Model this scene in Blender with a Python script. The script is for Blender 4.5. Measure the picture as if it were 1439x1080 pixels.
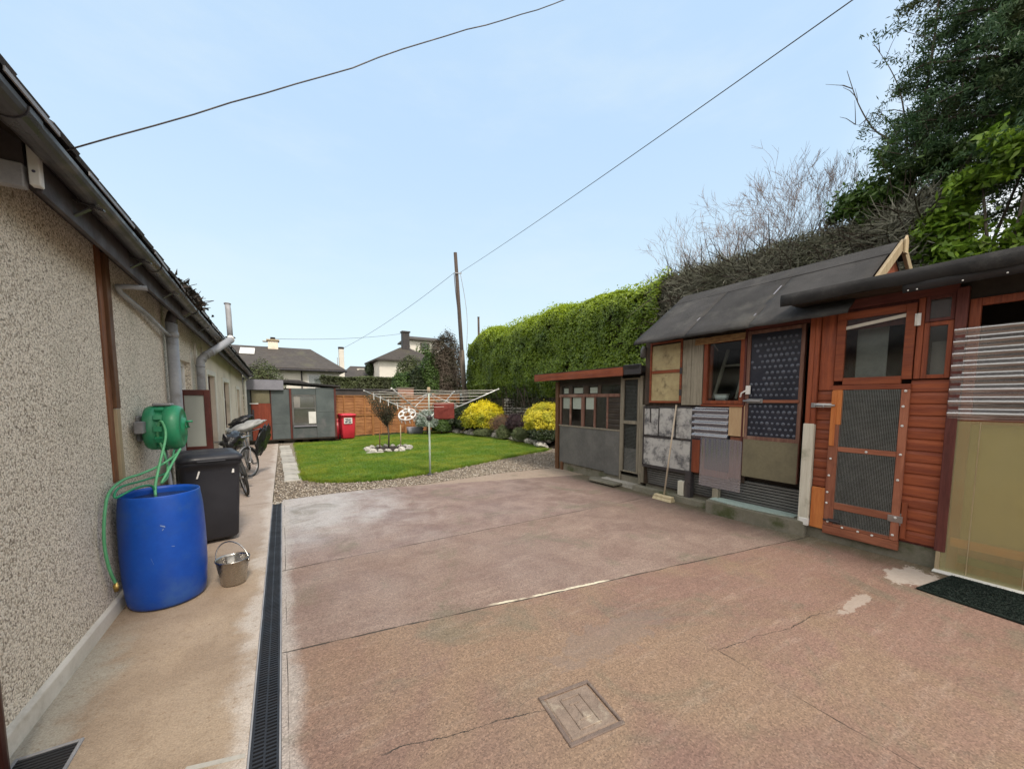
# Back yard of a pebble-dashed bungalow: concrete yard, patched timber sheds, lawn, tall hedge.
# World: metres, +Y runs along the bungalow wall away from the viewer, +X towards the sheds, Z up.
import bpy, math, random
import numpy as np
from mathutils import Vector, Matrix, noise as mnoise
R = math.radians
random.seed(7)
RNG = np.random.default_rng(7)
for o in list(bpy.data.objects):
    bpy.data.objects.remove(o)
SC = bpy.context.scene
COL = SC.collection

# ------------------------------------------------------------------ node helper
class N:
    def __init__(self, name):
        self.m = bpy.data.materials.new(name)
        self.m.use_nodes = True
        self.t = self.m.node_tree
        self.t.nodes.clear()
        self.out = self.t.nodes.new('ShaderNodeOutputMaterial')
        self._co = None
    def new(self, typ, **kw):
        n = self.t.nodes.new(typ)
        for k, v in kw.items():
            setattr(n, k, v)
        return n
    def put(self, inp, v):
        if v is None:
            return
        if hasattr(v, 'links'):
            self.t.links.new(v, inp)
        elif isinstance(v, (tuple, list)):
            v = tuple(v)
            if inp.type == 'RGBA' and len(v) == 3:
                v = v + (1.0,)
            inp.default_value = v
        else:
            if inp.type == 'RGBA':
                v = (v, v, v, 1.0)
            elif inp.type == 'VECTOR':
                v = (v, v, v)
            inp.default_value = v
    @property
    def co(self):
        if self._co is None:
            self._co = self.new('ShaderNodeTexCoord').outputs['Object']
        return self._co
    def mth(self, op, a, b=None, c=None, clamp=False):
        n = self.new('ShaderNodeMath', operation=op, use_clamp=clamp)
        self.put(n.inputs[0], a); self.put(n.inputs[1], b); self.put(n.inputs[2], c)
        return n.outputs[0]
    def mul(self, a, b): return self.mth('MULTIPLY', a, b)
    def add(self, a, b): return self.mth('ADD', a, b)
    def sub(self, a, b): return self.mth('SUBTRACT', a, b)
    def xyz(self, v=None):
        n = self.new('ShaderNodeSeparateXYZ'); self.put(n.inputs[0], v or self.co)
        return n.outputs[0], n.outputs[1], n.outputs[2]
    def sc(self, s, v=None):
        n = self.new('ShaderNodeVectorMath', operation='MULTIPLY')
        self.put(n.inputs[0], v or self.co); self.put(n.inputs[1], s)
        return n.outputs[0]
    def noise(self, scale, detail=4, rough=.55, v=None, dist=0, col=False):
        n = self.new('ShaderNodeTexNoise')
        self.put(n.inputs['Vector'], v or self.co); self.put(n.inputs['Scale'], scale)
        n.inputs['Detail'].default_value = detail; n.inputs['Roughness'].default_value = rough
        n.inputs['Distortion'].default_value = dist
        return n.outputs['Color' if col else 'Fac']
    def vor(self, scale, out='Distance', v=None, feature='F1', rnd=1.0):
        n = self.new('ShaderNodeTexVoronoi', feature=feature)
        self.put(n.inputs['Vector'], v or self.co); self.put(n.inputs['Scale'], scale)
        n.inputs['Randomness'].default_value = rnd
        return n.outputs[out]
    def step(self, x, lo, hi, a=0.0, b=1.0):
        n = self.new('ShaderNodeMapRange', interpolation_type='SMOOTHSTEP')
        self.put(n.inputs['Value'], x)
        for k, v in zip(('From Min', 'From Max', 'To Min', 'To Max'), (lo, hi, a, b)):
            self.put(n.inputs[k], v)
        return n.outputs['Result']
    def mix(self, f, a, b, blend='MIX'):
        n = self.new('ShaderNodeMix', data_type='RGBA', blend_type=blend)
        self.put(n.inputs[0], f); self.put(n.inputs[6], a); self.put(n.inputs[7], b)
        return n.outputs[2]
    def ramp(self, f, stops):
        n = self.new('ShaderNodeValToRGB')
        self.put(n.inputs[0], f)
        e = n.color_ramp.elements
        while len(e) < len(stops):
            e.new(.5)
        for i, (p, c) in enumerate(stops):
            e[i].position = p; e[i].color = (*c, 1) if len(c) == 3 else c
        return n.outputs[0]
    def bump(self, h, strength=.3, dist=.01):
        n = self.new('ShaderNodeBump')
        self.put(n.inputs['Height'], h); n.inputs['Strength'].default_value = strength
        n.inputs['Distance'].default_value = dist
        return n.outputs[0]
    def island(self):
        return self.new('ShaderNodeNewGeometry').outputs['Random Per Island']
    def objrnd(self):
        return self.new('ShaderNodeObjectInfo').outputs['Random']
    def bsdf(self, color, rough=.7, normal=None, metal=0, spec=.5, **kw):
        n = self.new('ShaderNodeBsdfPrincipled')
        self.put(n.inputs['Base Color'], color); self.put(n.inputs['Roughness'], rough)
        self.put(n.inputs['Metallic'], metal); self.put(n.inputs['Specular IOR Level'], spec)
        if normal is not None:
            self.put(n.inputs['Normal'], normal)
        for k, v in kw.items():
            self.put(n.inputs[k.replace('_', ' ')], v)
        return n.outputs[0]
    def mixs(self, f, a, b):
        n = self.new('ShaderNodeMixShader')
        self.put(n.inputs[0], f); self.t.links.new(a, n.inputs[1]); self.t.links.new(b, n.inputs[2])
        return n.outputs[0]
    def done(self, sh):
        self.t.links.new(sh, self.out.inputs['Surface'])
        return self.m

def surf(name, c1, c2, scale=3., rough=(.6, .9), bump=.25, bscale=40., stretch=(1, 1, 1), spec=.4,
         metal=0, fine=.25, grime=None, gscale=1.2, rnd=.15, glo=.52, ghi=.72):
    n = N(name)
    v = n.sc(stretch)
    f = n.step(n.noise(scale, 5, .6, v), .3, .7)
    c = n.mix(f, c1, c2)
    fn = n.noise(bscale, 3, .6, v)
    c = n.mix(fine, c, n.mix(fn, (0, 0, 0), (1, 1, 1)), 'SOFT_LIGHT')
    if grime:
        g = n.step(n.noise(gscale, 6, .65), glo, ghi)
        c = n.mix(g, c, grime)
    if rnd:
        k = n.mth('MULTIPLY_ADD', n.objrnd(), 2 * rnd, 1 - rnd)
        c = n.mix(1.0, c, n.mix(0.0, k, k), 'MULTIPLY')
    r = n.step(n.noise(scale * 2.3, 4), .3, .7, rough[0], rough[1])
    nm = n.bump(n.add(n.mul(f, .5), fn), bump, .006) if bump else None
    return n.done(n.bsdf(c, r, nm, metal, spec))

def wood(name, c1, c2, axis='Y', rough=(.5, .8), bump=.35, grime=None, spec=.35, rnd=.18, glo=.52, ghi=.75):
    st = {'X': (1.2, 14, 14), 'Y': (14, 1.2, 14), 'Z': (14, 14, 1.2)}[axis]
    return surf(name, c1, c2, 1.6, rough, bump, 9., st, spec, 0, .35, grime, 2.2, rnd, glo, ghi)

def leafmat(name, a, b, c, scale=.8, gloss=.45, trans=.3, top=None):
    """leaf colours a..b per leaf, c mixed in by large clumps; top=(colour, z0, z1) new growth"""
    n = N(name)
    k = n.mix(n.island(), a, b)
    k = n.mix(n.mul(n.step(n.noise(scale, 4, .6), .45, .65), .75), k, c)
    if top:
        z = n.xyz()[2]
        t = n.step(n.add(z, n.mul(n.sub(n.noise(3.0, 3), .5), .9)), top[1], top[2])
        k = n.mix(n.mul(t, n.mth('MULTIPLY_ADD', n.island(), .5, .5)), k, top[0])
    d = n.bsdf(k, gloss, None, 0, .4)
    tr = n.new('ShaderNodeBsdfTranslucent'); n.put(tr.inputs[0], k)
    return n.done(n.mixs(trans, d, tr.outputs[0]))

def clear(name, tint=(.9, .95, .95), fac=.25, diff=None, dfac=0., rough=.08):
    """thin clear sheet: see-through, glossy, optionally milky"""
    n = N(name)
    t = n.new('ShaderNodeBsdfTransparent'); n.put(t.inputs[0], tint)
    g = n.new('ShaderNodeBsdfGlossy'); n.put(g.inputs[0], (1, 1, 1)); g.inputs['Roughness'].default_value = rough
    lw = n.new('ShaderNodeLayerWeight'); lw.inputs[0].default_value = .5
    fres = n.mth('MULTIPLY_ADD', n.mth('POWER', lw.outputs['Facing'], 5.0), .96, .04)
    a = t.outputs[0]
    if diff:
        d = n.new('ShaderNodeBsdfDiffuse'); n.put(d.inputs[0], diff)
        tl = n.new('ShaderNodeBsdfTranslucent'); n.put(tl.inputs[0], diff)
        df = n.mth('MULTIPLY_ADD', n.noise(2.5, 5, .65), dfac * .8, dfac * .6, True)
        a = n.mixs(df, a, n.mixs(.35, d.outputs[0], tl.outputs[0]))
    f = n.mth('ADD', fres, fac * .2, True)
    return n.done(n.mixs(f, a, g.outputs[0]))

# ------------------------------------------------------------------ mesh helper
class MB:
    def __init__(self):
        self.v = []; self.f = []; self.s = []
    def add(self, vs, fs, smooth=False):
        o = len(self.v)
        self.v += [tuple(p) for p in vs]
        self.f += [tuple(i + o for i in f) for f in fs]
        self.s += [smooth] * len(fs)
        return self
    def box(self, x0, y0, z0, x1, y1, z1):
        if x0 > x1: x0, x1 = x1, x0
        if y0 > y1: y0, y1 = y1, y0
        if z0 > z1: z0, z1 = z1, z0
        return self.add([(x0, y0, z0), (x1, y0, z0), (x1, y1, z0), (x0, y1, z0), (x0, y0, z1), (x1, y0, z1), (x1, y1, z1), (x0, y1, z1)],
                        [(0, 3, 2, 1), (4, 5, 6, 7), (0, 1, 5, 4), (1, 2, 6, 5), (2, 3, 7, 6), (3, 0, 4, 7)])
    def bar(self, a, b, w, h, up=(0, 0, 1)):
        """rectangular bar from a to b, w across, h along up"""
        a = Vector(a); b = Vector(b); d = (b - a).normalized(); up = Vector(up)
        s = d.cross(up)
        if s.length < 1e-4: s = d.cross(Vector((1, 0, 0)))
        s.normalize(); u = s.cross(d)
        vs = [p + s * (i * w / 2) + u * (j * h / 2) for p in (a, b) for i, j in ((-1, -1), (1, -1), (1, 1), (-1, 1))]
        return self.add(vs, [(0, 1, 2, 3), (7, 6, 5, 4), (0, 4, 5, 1), (1, 5, 6, 2), (2, 6, 7, 3), (3, 7, 4, 0)])
    def prism(self, poly, axis, a, b, da=(0, 0), db=(0, 0)):
        """2-D polygon swept along axis from a to b; da, db shift each end in the polygon's plane"""
        def pt(p, t, d):
            u, w = p[0] + d[0], p[1] + d[1]
            return {'X': (t, u, w), 'Y': (u, t, w), 'Z': (u, w, t)}[axis]
        n = len(poly)
        vs = [pt(p, a, da) for p in poly] + [pt(p, b, db) for p in poly]
        fs = [tuple(range(n))[::-1], tuple(range(n, 2 * n))] + [(i, (i + 1) % n, n + (i + 1) % n, n + i) for i in range(n)]
        return self.add(vs, fs)
    def tube(self, pts, r, n=8, caps=True):
        pts = [Vector(p) for p in pts]
        m = len(pts); rs = r if isinstance(r, (list, tuple)) else [r] * m
        vs = []; prev = None
        for i, p in enumerate(pts):
            d = (pts[min(i + 1, m - 1)] - pts[max(i - 1, 0)])
            d = d.normalized() if d.length > 1e-9 else Vector((0, 0, 1))
            if prev is None:
                s = d.cross(Vector((0, 0, 1)))
                if s.length < 1e-3: s = d.cross(Vector((1, 0, 0)))
            else:
                s = prev - d * prev.dot(d)
                if s.length < 1e-4: s = d.cross(Vector((1, 0, 0)))
            s.normalize(); prev = s; t = d.cross(s)
            for k in range(n):
                a = 2 * math.pi * k / n
                vs.append(p + (s * math.cos(a) + t * math.sin(a)) * rs[i])
        fs = [(i * n + k, i * n + (k + 1) % n, (i + 1) * n + (k + 1) % n, (i + 1) * n + k) for i in range(m - 1) for k in range(n)]
        self.add(vs, fs, n > 4)
        if caps:
            o = len(self.v) - len(vs)
            self.f += [tuple(o + k for k in range(n))[::-1], tuple(o + (m - 1) * n + k for k in range(n))]
            self.s += [False, False]
        return self
    def lathe(self, prof, c=(0, 0, 0), n=32, axis='Z', smooth=True):
        vs = []
        for r, z in prof:
            for k in range(n):
                a = 2 * math.pi * k / n
                x, y = r * math.cos(a), r * math.sin(a)
                p = {'Z': (x, y, z), 'X': (z, x, y), 'Y': (y, z, x)}[axis]
                vs.append((p[0] + c[0], p[1] + c[1], p[2] + c[2]))
        fs = [(i * n + k, i * n + (k + 1) % n, (i + 1) * n + (k + 1) % n, (i + 1) * n + k) for i in range(len(prof) - 1) for k in range(n)]
        return self.add(vs, fs, smooth)
    def torus(self, c, Rr, r, axis='X', n=36, m=8, arc=None):
        pts = []
        for k in range(n + 1):
            a = 2 * math.pi * k / n
            x, y = Rr * math.cos(a), Rr * math.sin(a)
            p = {'X': (0, x, y), 'Y': (x, 0, y), 'Z': (x, y, 0)}[axis]
            pts.append((c[0] + p[0], c[1] + p[1], c[2] + p[2]))
        return self.tube(pts, r, m, False)
    def rock(self, c, r, seed=0, squash=.7, sub=2):
        import bmesh
        bm = bmesh.new(); bmesh.ops.create_icosphere(bm, subdivisions=sub, radius=1)
        rnd = random.Random(seed); off = Vector((rnd.uniform(0, 50),) * 3)
        ax = (rnd.uniform(.8, 1.25), rnd.uniform(.7, 1.1), squash * rnd.uniform(.8, 1.2))
        ps = []
        for v in bm.verts:
            k = 1 + .38 * mnoise.noise(v.co * 1.1 + off) + .16 * mnoise.noise(v.co * 3 + off)
            ps.append((c[0] + v.co.x * r * ax[0] * k, c[1] + v.co.y * r * ax[1] * k, c[2] + v.co.z * r * ax[2] * k))
        fs = [tuple(v.index for v in f.verts) for f in bm.faces]
        bm.free()
        return self.add(ps, fs, False)
    def dome(self, c, rx, ry, rz, amp=.1, fr=2., nu=20, nv=10, bottom=0.0):
        """closed bumpy ellipsoid cut flat below c.z - bottom"""
        vs = []; 
        for i in range(nv + 1):
            th = math.pi * i / nv
            for k in range(nu):
                a = 2 * math.pi * k / nu
                d = Vector((math.sin(th) * math.cos(a), math.sin(th) * math.sin(a), math.cos(th)))
                q = 1 + amp * mnoise.noise(d * fr + Vector(c))
                vs.append((c[0] + d.x * rx * q, c[1] + d.y * ry * q, max(c[2] + d.z * rz * q, c[2] - bottom)))
        fs = [(i * nu + k, (i + 1) * nu + k, (i + 1) * nu + (k + 1) % nu, i * nu + (k + 1) % nu) for i in range(nv) for k in range(nu)]
        return self.add(vs, fs, True)

ORG = {}
def obj(name, mb, m, parent=None, bevel=0.0, seg=1, local=False, sub=0):
    me = bpy.data.meshes.new(name)
    vs = mb.v
    if parent is not None and not local:
        o = ORG.get(parent.name, (0, 0, 0))
        vs = [(p[0] - o[0], p[1] - o[1], p[2] - o[2]) for p in vs]
    me.from_pydata(vs, [], mb.f)
    me.polygons.foreach_set('use_smooth', mb.s)
    me.update()
    if m is not None:
        me.materials.append(m)
    ob = bpy.data.objects.new(name, me)
    COL.objects.link(ob)
    if parent is not None:
        ob.parent = parent
        ORG[ob.name] = ORG.get(parent.name, (0, 0, 0))
    if bevel:
        b = ob.modifiers.new('bevel', 'BEVEL'); b.width = bevel; b.segments = seg
        b.limit_method = 'ANGLE'; b.angle_limit = R(40)
    if sub:
        s = ob.modifiers.new('sub', 'SUBSURF'); s.levels = sub; s.render_levels = sub
    return ob
def B(*a):
    return MB().box(*a)
def tag(o, label, cat, group=None):
    o['label'] = label; o['category'] = cat
    if group: o['group'] = group
    return o
def thing(name, label, cat, loc=(0, 0, 0), group=None, rz=0):
    o = bpy.data.objects.new(name, None); COL.objects.link(o)
    o.empty_display_size = .1
    o.location = loc; o.rotation_euler = (0, 0, rz)
    ORG[o.name] = tuple(loc)
    return tag(o, label, cat, group)
def struct(name, mb, m, kind='structure', bevel=0):
    o = obj(name, mb, m, None, bevel); o['kind'] = kind
    return o
def dup(src, loc, rz=0, label=None, scale=None, tilt=None):
    def cp(o, par):
        c = o.copy(); COL.objects.link(c); c.parent = par
        for ch in o.children: cp(ch, c)
        return c
    c = cp(src, None)
    c.location = loc; c.rotation_euler = (tilt or 0, 0, rz)
    if scale: c.scale = (scale,) * 3
    if label: c['label'] = label
    return c

# ------------------------------------------------------------------ foliage helper
def leaf_mesh(name, P, Nn, length, width, m, parent=None, jitter=.6, droop=0., fold=.0):
    """one mesh of N leaf-shaped faces at points P, facing roughly along Nn"""
    n = len(P)
    P = np.asarray(P, float); Nn = np.asarray(Nn, float)
    if parent is not None:
        P = P - np.array(ORG.get(parent.name, (0, 0, 0)))
    d = Nn + RNG.normal(0, jitter, (n, 3))
    d /= np.linalg.norm(d, axis=1, keepdims=True) + 1e-9
    t = RNG.normal(0, 1, (n, 3)); t[:, 2] -= droop
    t -= d * (t * d).sum(1, keepdims=True)
    t /= np.linalg.norm(t, axis=1, keepdims=True) + 1e-9
    b = np.cross(d, t)
    L = length * RNG.uniform(.6, 1.3, (n, 1)); W = width * RNG.uniform(.7, 1.2, (n, 1))
    v = np.empty((n, 4, 3))
    v[:, 0] = P - t * L * .5
    v[:, 1] = P + b * W * .5 + t * L * .08 + d * fold * L
    v[:, 2] = P + t * L * .5
    v[:, 3] = P - b * W * .5 + t * L * .08 + d * fold * L
    return np_mesh(name, v.reshape(-1, 3), 4, m, parent)
def np_mesh(name, v, k, m, parent=None, origin=None):
    nf = len(v) // k
    me = bpy.data.meshes.new(name)
    me.vertices.add(len(v)); me.vertices.foreach_set('co', np.ascontiguousarray(v, dtype=np.float32).ravel())
    me.loops.add(len(v)); me.loops.foreach_set('vertex_index', np.arange(len(v), dtype=np.int32))
    me.polygons.add(nf); me.polygons.foreach_set('loop_start', np.arange(0, len(v), k, dtype=np.int32))
    me.polygons.foreach_set('loop_total', np.full(nf, k, dtype=np.int32))
    me.update(calc_edges=True)
    me.materials.append(m)
    ob = bpy.data.objects.new(name, me); COL.objects.link(ob)
    if parent is not None:
        ob.parent = parent; ORG[ob.name] = ORG.get(parent.name, (0, 0, 0))
    return ob
def ell_pts(n, c, r, zmin=-1., thick=.25):
    """points near the surface of an ellipsoid, with normals, bumpy"""
    d = RNG.normal(0, 1, (int(n * 1.6), 3)); d /= np.linalg.norm(d, axis=1, keepdims=True)
    d = d[d[:, 2] > zmin][:n]
    q = np.array([1 + .17 * mnoise.noise(Vector(x) * 2.2 + Vector(c)) + .11 * mnoise.noise(Vector(x) * 5.5 + Vector(c)) for x in d]) + .14 * RNG.random(len(d)) ** 9
    rad = q * (1 - thick * RNG.random(len(d)) ** 2)
    return d * rad[:, None] * np.array(r) + np.array(c), d
# ------------------------------------------------------------------ materials
M = {}
M['red_wood_v'] = wood('red stained upright timber', (.25, .064, .025), (.15, .036, .016), 'Z', grime=(.06, .025, .018), glo=.6, ghi=.85)
M['red_wood_h'] = wood('red stained cross timber', (.265, .070, .027), (.165, .040, .019), 'Y', grime=(.07, .028, .02), glo=.6, ghi=.85)
M['orange_wood'] = wood('orange ply', (.47, .17, .048), (.36, .11, .03), 'Z')
M['faded_wood_h'] = wood('weathered pinkish cross timber', (.30, .115, .065), (.19, .062, .034), 'Y', grime=(.16, .06, .035))
M['faded_wood_v'] = wood('weathered pinkish upright timber', (.30, .115, .066), (.19, .062, .035), 'Z', grime=(.16, .06, .035))
M['brown_wood_v'] = wood('brown upright timber', (.15, .075, .035), (.08, .038, .02), 'Z')
M['rust_wood_v'] = wood('rusty brown upright timber', (.22, .095, .045), (.12, .05, .025), 'Z', grime=(.06, .03, .02))
M['dark_wood_h'] = wood('dark cross boards', (.045, .035, .026), (.026, .02, .016), 'Y')
M['dark_wood_v'] = wood('dark upright boards', (.07, .048, .034), (.035, .025, .018), 'Z')
M['maroon_v'] = wood('maroon frame upright', (.12, .035, .028), (.07, .02, .017), 'Z')
M['maroon_h'] = wood('maroon frame rail', (.125, .037, .03), (.07, .02, .017), 'Y')
M['grey_wood_v'] = wood('grey weathered board', (.28, .255, .20), (.19, .17, .13), 'Z', grime=(.09, .085, .065))
M['pale_wood'] = wood('bare pale timber', (.42, .34, .22), (.33, .25, .15), 'Z', grime=(.15, .13, .09), glo=.6)
M['white_wood'] = wood('flaking white board', (.60, .58, .50), (.50, .48, .40), 'Z', grime=(.22, .22, .15), glo=.58)
M['ply'] = wood('bare plywood', (.50, .36, .21), (.44, .30, .17), 'Z')
M['faded_dark_h'] = wood('weathered purple brown rail', (.21, .115, .085), (.12, .055, .042), 'Y', grime=(.28, .19, .15))
M['faded_dark_v'] = wood('weathered purple brown stile', (.20, .11, .08), (.115, .053, .04), 'Z', grime=(.28, .19, .15))
M['osb'] = surf('chipboard flakes', (.42, .27, .13), (.22, .12, .06), 30, (.6, .8), .4, 60, (.5, .5, 2))
M['olive'] = surf('olive panel', (.15, .135, .085), (.11, .10, .065), 2.5, (.5, .7), .1, 30, grime=(.12, .11, .07))
M['hide'] = surf('old cream sheeting', (.44, .37, .20), (.33, .265, .14), 5, (.5, .7), .3, 14, grime=(.15, .115, .06), gscale=4)
M['greypaint'] = surf('grey painted sheet', (.125, .125, .12), (.085, .087, .085), 2.2, (.5, .7), .15, 22, grime=(.055, .06, .05))
M['felt'] = surf('mineral roofing felt', (.048, .046, .046), (.030, .029, .029), 2.0, (.92, 1.), .9, 220, grime=(.082, .08, .074), gscale=1.1, fine=.5)
M['felt_new'] = surf('black roofing felt', (.030, .029, .030), (.018, .018, .019), 3, (.85, 1.), .7, 160, grime=(.06, .058, .055), gscale=2.5)
M['black_ply'] = surf('black plastic', (.022, .023, .027), (.014, .015, .018), 3, (.35, .55), .12, 60, rnd=.05, grime=(.05, .05, .05), gscale=2.6, glo=.62)
M['bin_black'] = surf('charcoal bin plastic', (.026, .027, .034), (.017, .018, .024), 2, (.35, .55), .08, 90, rnd=0, grime=(.055, .055, .055), gscale=3, glo=.64)
M['bin_red'] = surf('red bin plastic', (.60, .035, .06), (.46, .022, .04), 2, (.35, .5), .06, 60, rnd=0)
M['barrel'] = surf('blue drum plastic', (.004, .068, .40), (.003, .046, .29), 1.6, (.30, .46), .10, 26, rnd=0, grime=(.025, .085, .30), gscale=2.6, glo=.46, ghi=.7)
M['reel'] = surf('green reel plastic', (.028, .27, .13), (.02, .21, .10), 3, (.35, .5), .05, 40, rnd=0, grime=(.06, .22, .12))
M['hose'] = surf('pale green hose', (.12, .40, .20), (.08, .32, .15), 6, (.4, .6), .1, 60, rnd=0)
M['grey_plastic'] = surf('grey plastic', (.30, .30, .31), (.22, .22, .235), 3, (.4, .6), .1, 60, grime=(.15, .15, .15), gscale=3)
M['pipe_grey'] = surf('grey downpipe', (.34, .35, .37), (.27, .28, .30), 3, (.4, .6), .1, 40, grime=(.17, .165, .155), gscale=2.4, rnd=.08)
M['white_plastic'] = surf('white plastic', (.72, .72, .70), (.62, .62, .60), 5, (.35, .55), .05, 50, rnd=.05)
M['paint_white'] = surf('off white paint', (.60, .57, .51), (.50, .47, .41), 3, (.6, .8), .2, 40, grime=(.3, .27, .21), gscale=2)
M['steel'] = surf('galvanised steel', (.42, .42, .43), (.33, .33, .34), 7, (.28, .42), .1, 40, metal=.9, rnd=0, grime=(.25, .24, .22), gscale=4)
M['stainless'] = surf('stainless steel', (.46, .44, .41), (.38, .36, .33), 9, (.16, .34), .08, 30, (1, 1, .15), metal=1, rnd=0)
M['brass'] = surf('brass', (.55, .40, .14), (.42, .29, .1), 9, (.3, .4), .1, 30, metal=.9)
M['rubber'] = surf('tyre rubber', (.018, .018, .018), (.03, .03, .028), 9, (.6, .8), .2, 50)
M['alu'] = surf('dull aluminium', (.56, .58, .57), (.46, .48, .47), 8, (.35, .5), .1, 30, metal=.6)
M['cord'] = surf('pale cord', (.62, .60, .55), (.55, .53, .48), 8, (.6, .8), 0, 30)
M['dryer_green'] = surf('pale green painted steel', (.46, .55, .47), (.38, .46, .40), 6, (.4, .55), .1, 30)
M['cloth_red'] = surf('dull red cloth', (.20, .04, .03), (.15, .03, .024), 9, (.85, .95), .4, 90, rnd=0)
M['dark_red'] = surf('dark red brown joinery', (.075, .02, .016), (.05, .014, .012), 4, (.35, .5), .05, 40)
M['gutter'] = surf('dark gutter plastic', (.05, .046, .05), (.03, .028, .032), 3, (.25, .45), .1, 30, grime=(.11, .095, .085), gscale=3)
M['fascia'] = surf('purplish grey fascia paint', (.075, .062, .064), (.045, .038, .041), 3, (.55, .75), .2, 40, grime=(.035, .03, .03), gscale=2)  # paint tone lowered further to carry the shade under the eaves
M['slate'] = surf('old slates', (.055, .05, .052), (.032, .03, .033), 5, (.5, .75), .35, 30, grime=(.12, .07, .045), gscale=4, glo=.6)
M['tile_far'] = surf('dark roof tiles', (.062, .054, .048), (.046, .04, .037), 3, (.7, .9), .5, 8, (1, 1, 3), grime=(.075, .07, .05), gscale=.8)
M['render_cream'] = surf('cream render', (.78, .69, .58), (.69, .60, .50), 1.2, (.8, .95), .2, 60, grime=(.50, .43, .35), gscale=.9)
M['render_white'] = surf('white render', (.72, .69, .62), (.62, .59, .53), 1.2, (.8, .95), .2, 40, rnd=.05)
M['concrete_block'] = surf('mossy concrete', (.20, .185, .15), (.145, .14, .105), 4, (.8, .95), .6, 50, grime=(.062, .075, .028), gscale=2.2)
M['slab_pale'] = surf('pale paving slab', (.43, .41, .37), (.35, .335, .30), 4, (.8, .95), .4, 60, grime=(.22, .21, .18), gscale=2.5)
M['stone_white'] = surf('pale grey stone', (.46, .44, .40), (.27, .26, .235), 5, (.75, .95), .6, 24, grime=(.13, .13, .10), gscale=5, rnd=.3)
M['soil'] = surf('dark garden soil', (.035, .026, .018), (.022, .017, .012), 9, (.9, 1), 1.0, 40)
M['bark'] = surf('grey bark', (.12, .10, .08), (.065, .052, .042), 6, (.85, .95), .7, 30, (2, 2, .4))
M['twig'] = surf('grey brown twigs', (.40, .40, .33), (.21, .215, .165), 1.3, (.85, .95), .0, 30, rnd=0, grime=(.19, .195, .13))
M['twig_pink'] = surf('mauve brown twigs', (.30, .23, .205), (.20, .15, .13), 2, (.8, .95), .2, 30, rnd=0)
M['pole_wood'] = surf('tarred pole', (.075, .055, .045), (.04, .03, .026), 3, (.8, .95), .5, 30, (4, 4, .5))
M['fence'] = wood('orange fence board', (.39, .185, .078), (.22, .09, .036), 'X', grime=(.17, .065, .022), rnd=.12, glo=.5, ghi=.7)
M['fence_post'] = wood('orange fence batten', (.42, .20, .075), (.33, .14, .05), 'Z')
M['grey_felt_wall'] = surf('grey green felt cladding', (.105, .125, .128), (.072, .088, .092), 1.6, (.8, .95), .5, 30, grime=(.15, .15, .155), gscale=.9, rnd=.06)
M['felt_pale'] = surf('pale grey flashing', (.215, .215, .25), (.17, .17, .20), 2, (.6, .8), .2, 30)
M['door_brick'] = wood('brick red door', (.20, .042, .022), (.14, .03, .016), 'Z')
M['tarp'] = surf('black plastic sheet', (.02, .02, .022), (.013, .013, .015), 4, (.22, .4), .5, 8, rnd=0)
M['tarp_grey'] = surf('grey seat cover', (.36, .37, .37), (.27, .28, .28), 6, (.45, .6), .3, 14)
M['mint'] = surf('pale mint sheet', (.42, .53, .49), (.36, .46, .43), 3, (.4, .6), .1, 30, grime=(.3, .36, .33))
M['matm'] = surf('dark green bristle mat', (.012, .024, .018), (.008, .015, .012), 30, (.9, 1), 1.2, 160, rnd=0)
M['broom_bristle'] = surf('cream bristles', (.58, .50, .33), (.45, .37, .23), 20, (.8, .95), .6, 120, (1, 1, .1))
M['broom_wood'] = wood('pale broom handle', (.50, .43, .34), (.40, .33, .25), 'Z')
M['ink'] = surf('dark print', (.08, .08, .12), (.05, .05, .08), 9, (.6, .7), 0, 30)
M['paper'] = surf('pale card', (.80, .77, .70), (.72, .69, .62), 3, (.8, .9), .05, 30)
M['curtain'] = surf('grey backing board', (.30, .29, .27), (.22, .21, .20), 3, (.8, .9), .1, 30)
M['blue_black'] = surf('dark navy bubble insulation sheet', (.020, .022, .035), (.013, .015, .025), 3, (.3, .5), .1, 30)
M['bubble'] = surf('grey blue bubble discs', (.10, .115, .15), (.065, .075, .10), 2.0, (.25, .4), .1, 40)
M['white_grey_panel'] = None
M['glass'] = clear('window glass', (.82, .86, .86), .04)
M['glass_dim'] = clear('dusty window glass', (.75, .78, .78), .15, (.30, .30, .29), .14)
M['corr_clear'] = clear('clear corrugated plastic', (.86, .88, .92), 1.3, (.62, .62, .66), .14, .10)
M['corr_dirty'] = clear('streaked corrugated plastic', (.72, .76, .88), .8, (.46, .47, .56), .30, .15)
M['poly_yellow'] = clear('yellowed twin wall sheet', (.93, .90, .72), .15, (.74, .69, .40), .26, .2)

def frosted():
    n = N('frosted sash glass')
    k = n.mix(n.noise(4, 4), (.40, .42, .38), (.32, .34, .31))
    return n.done(n.bsdf(k, .22, n.bump(n.noise(60, 2), .1, .003), 0, .6))
M['frosted'] = frosted()

def panel_white():
    """white sheet with black tar joints and smears"""
    n = N('whitewashed panel')
    f = n.step(n.noise(5, 6, .7), .42, .66)
    c = n.mix(f, (.43, .43, .42), (.09, .092, .10))
    c = n.mix(n.step(n.noise(14, 5, .7, n.sc((1, 1, 3))), .55, .7), c, (.30, .30, .31))
    return n.done(n.bsdf(c, .7, n.bump(f, .4, .004)))
M['white_grey_panel'] = panel_white()

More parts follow.
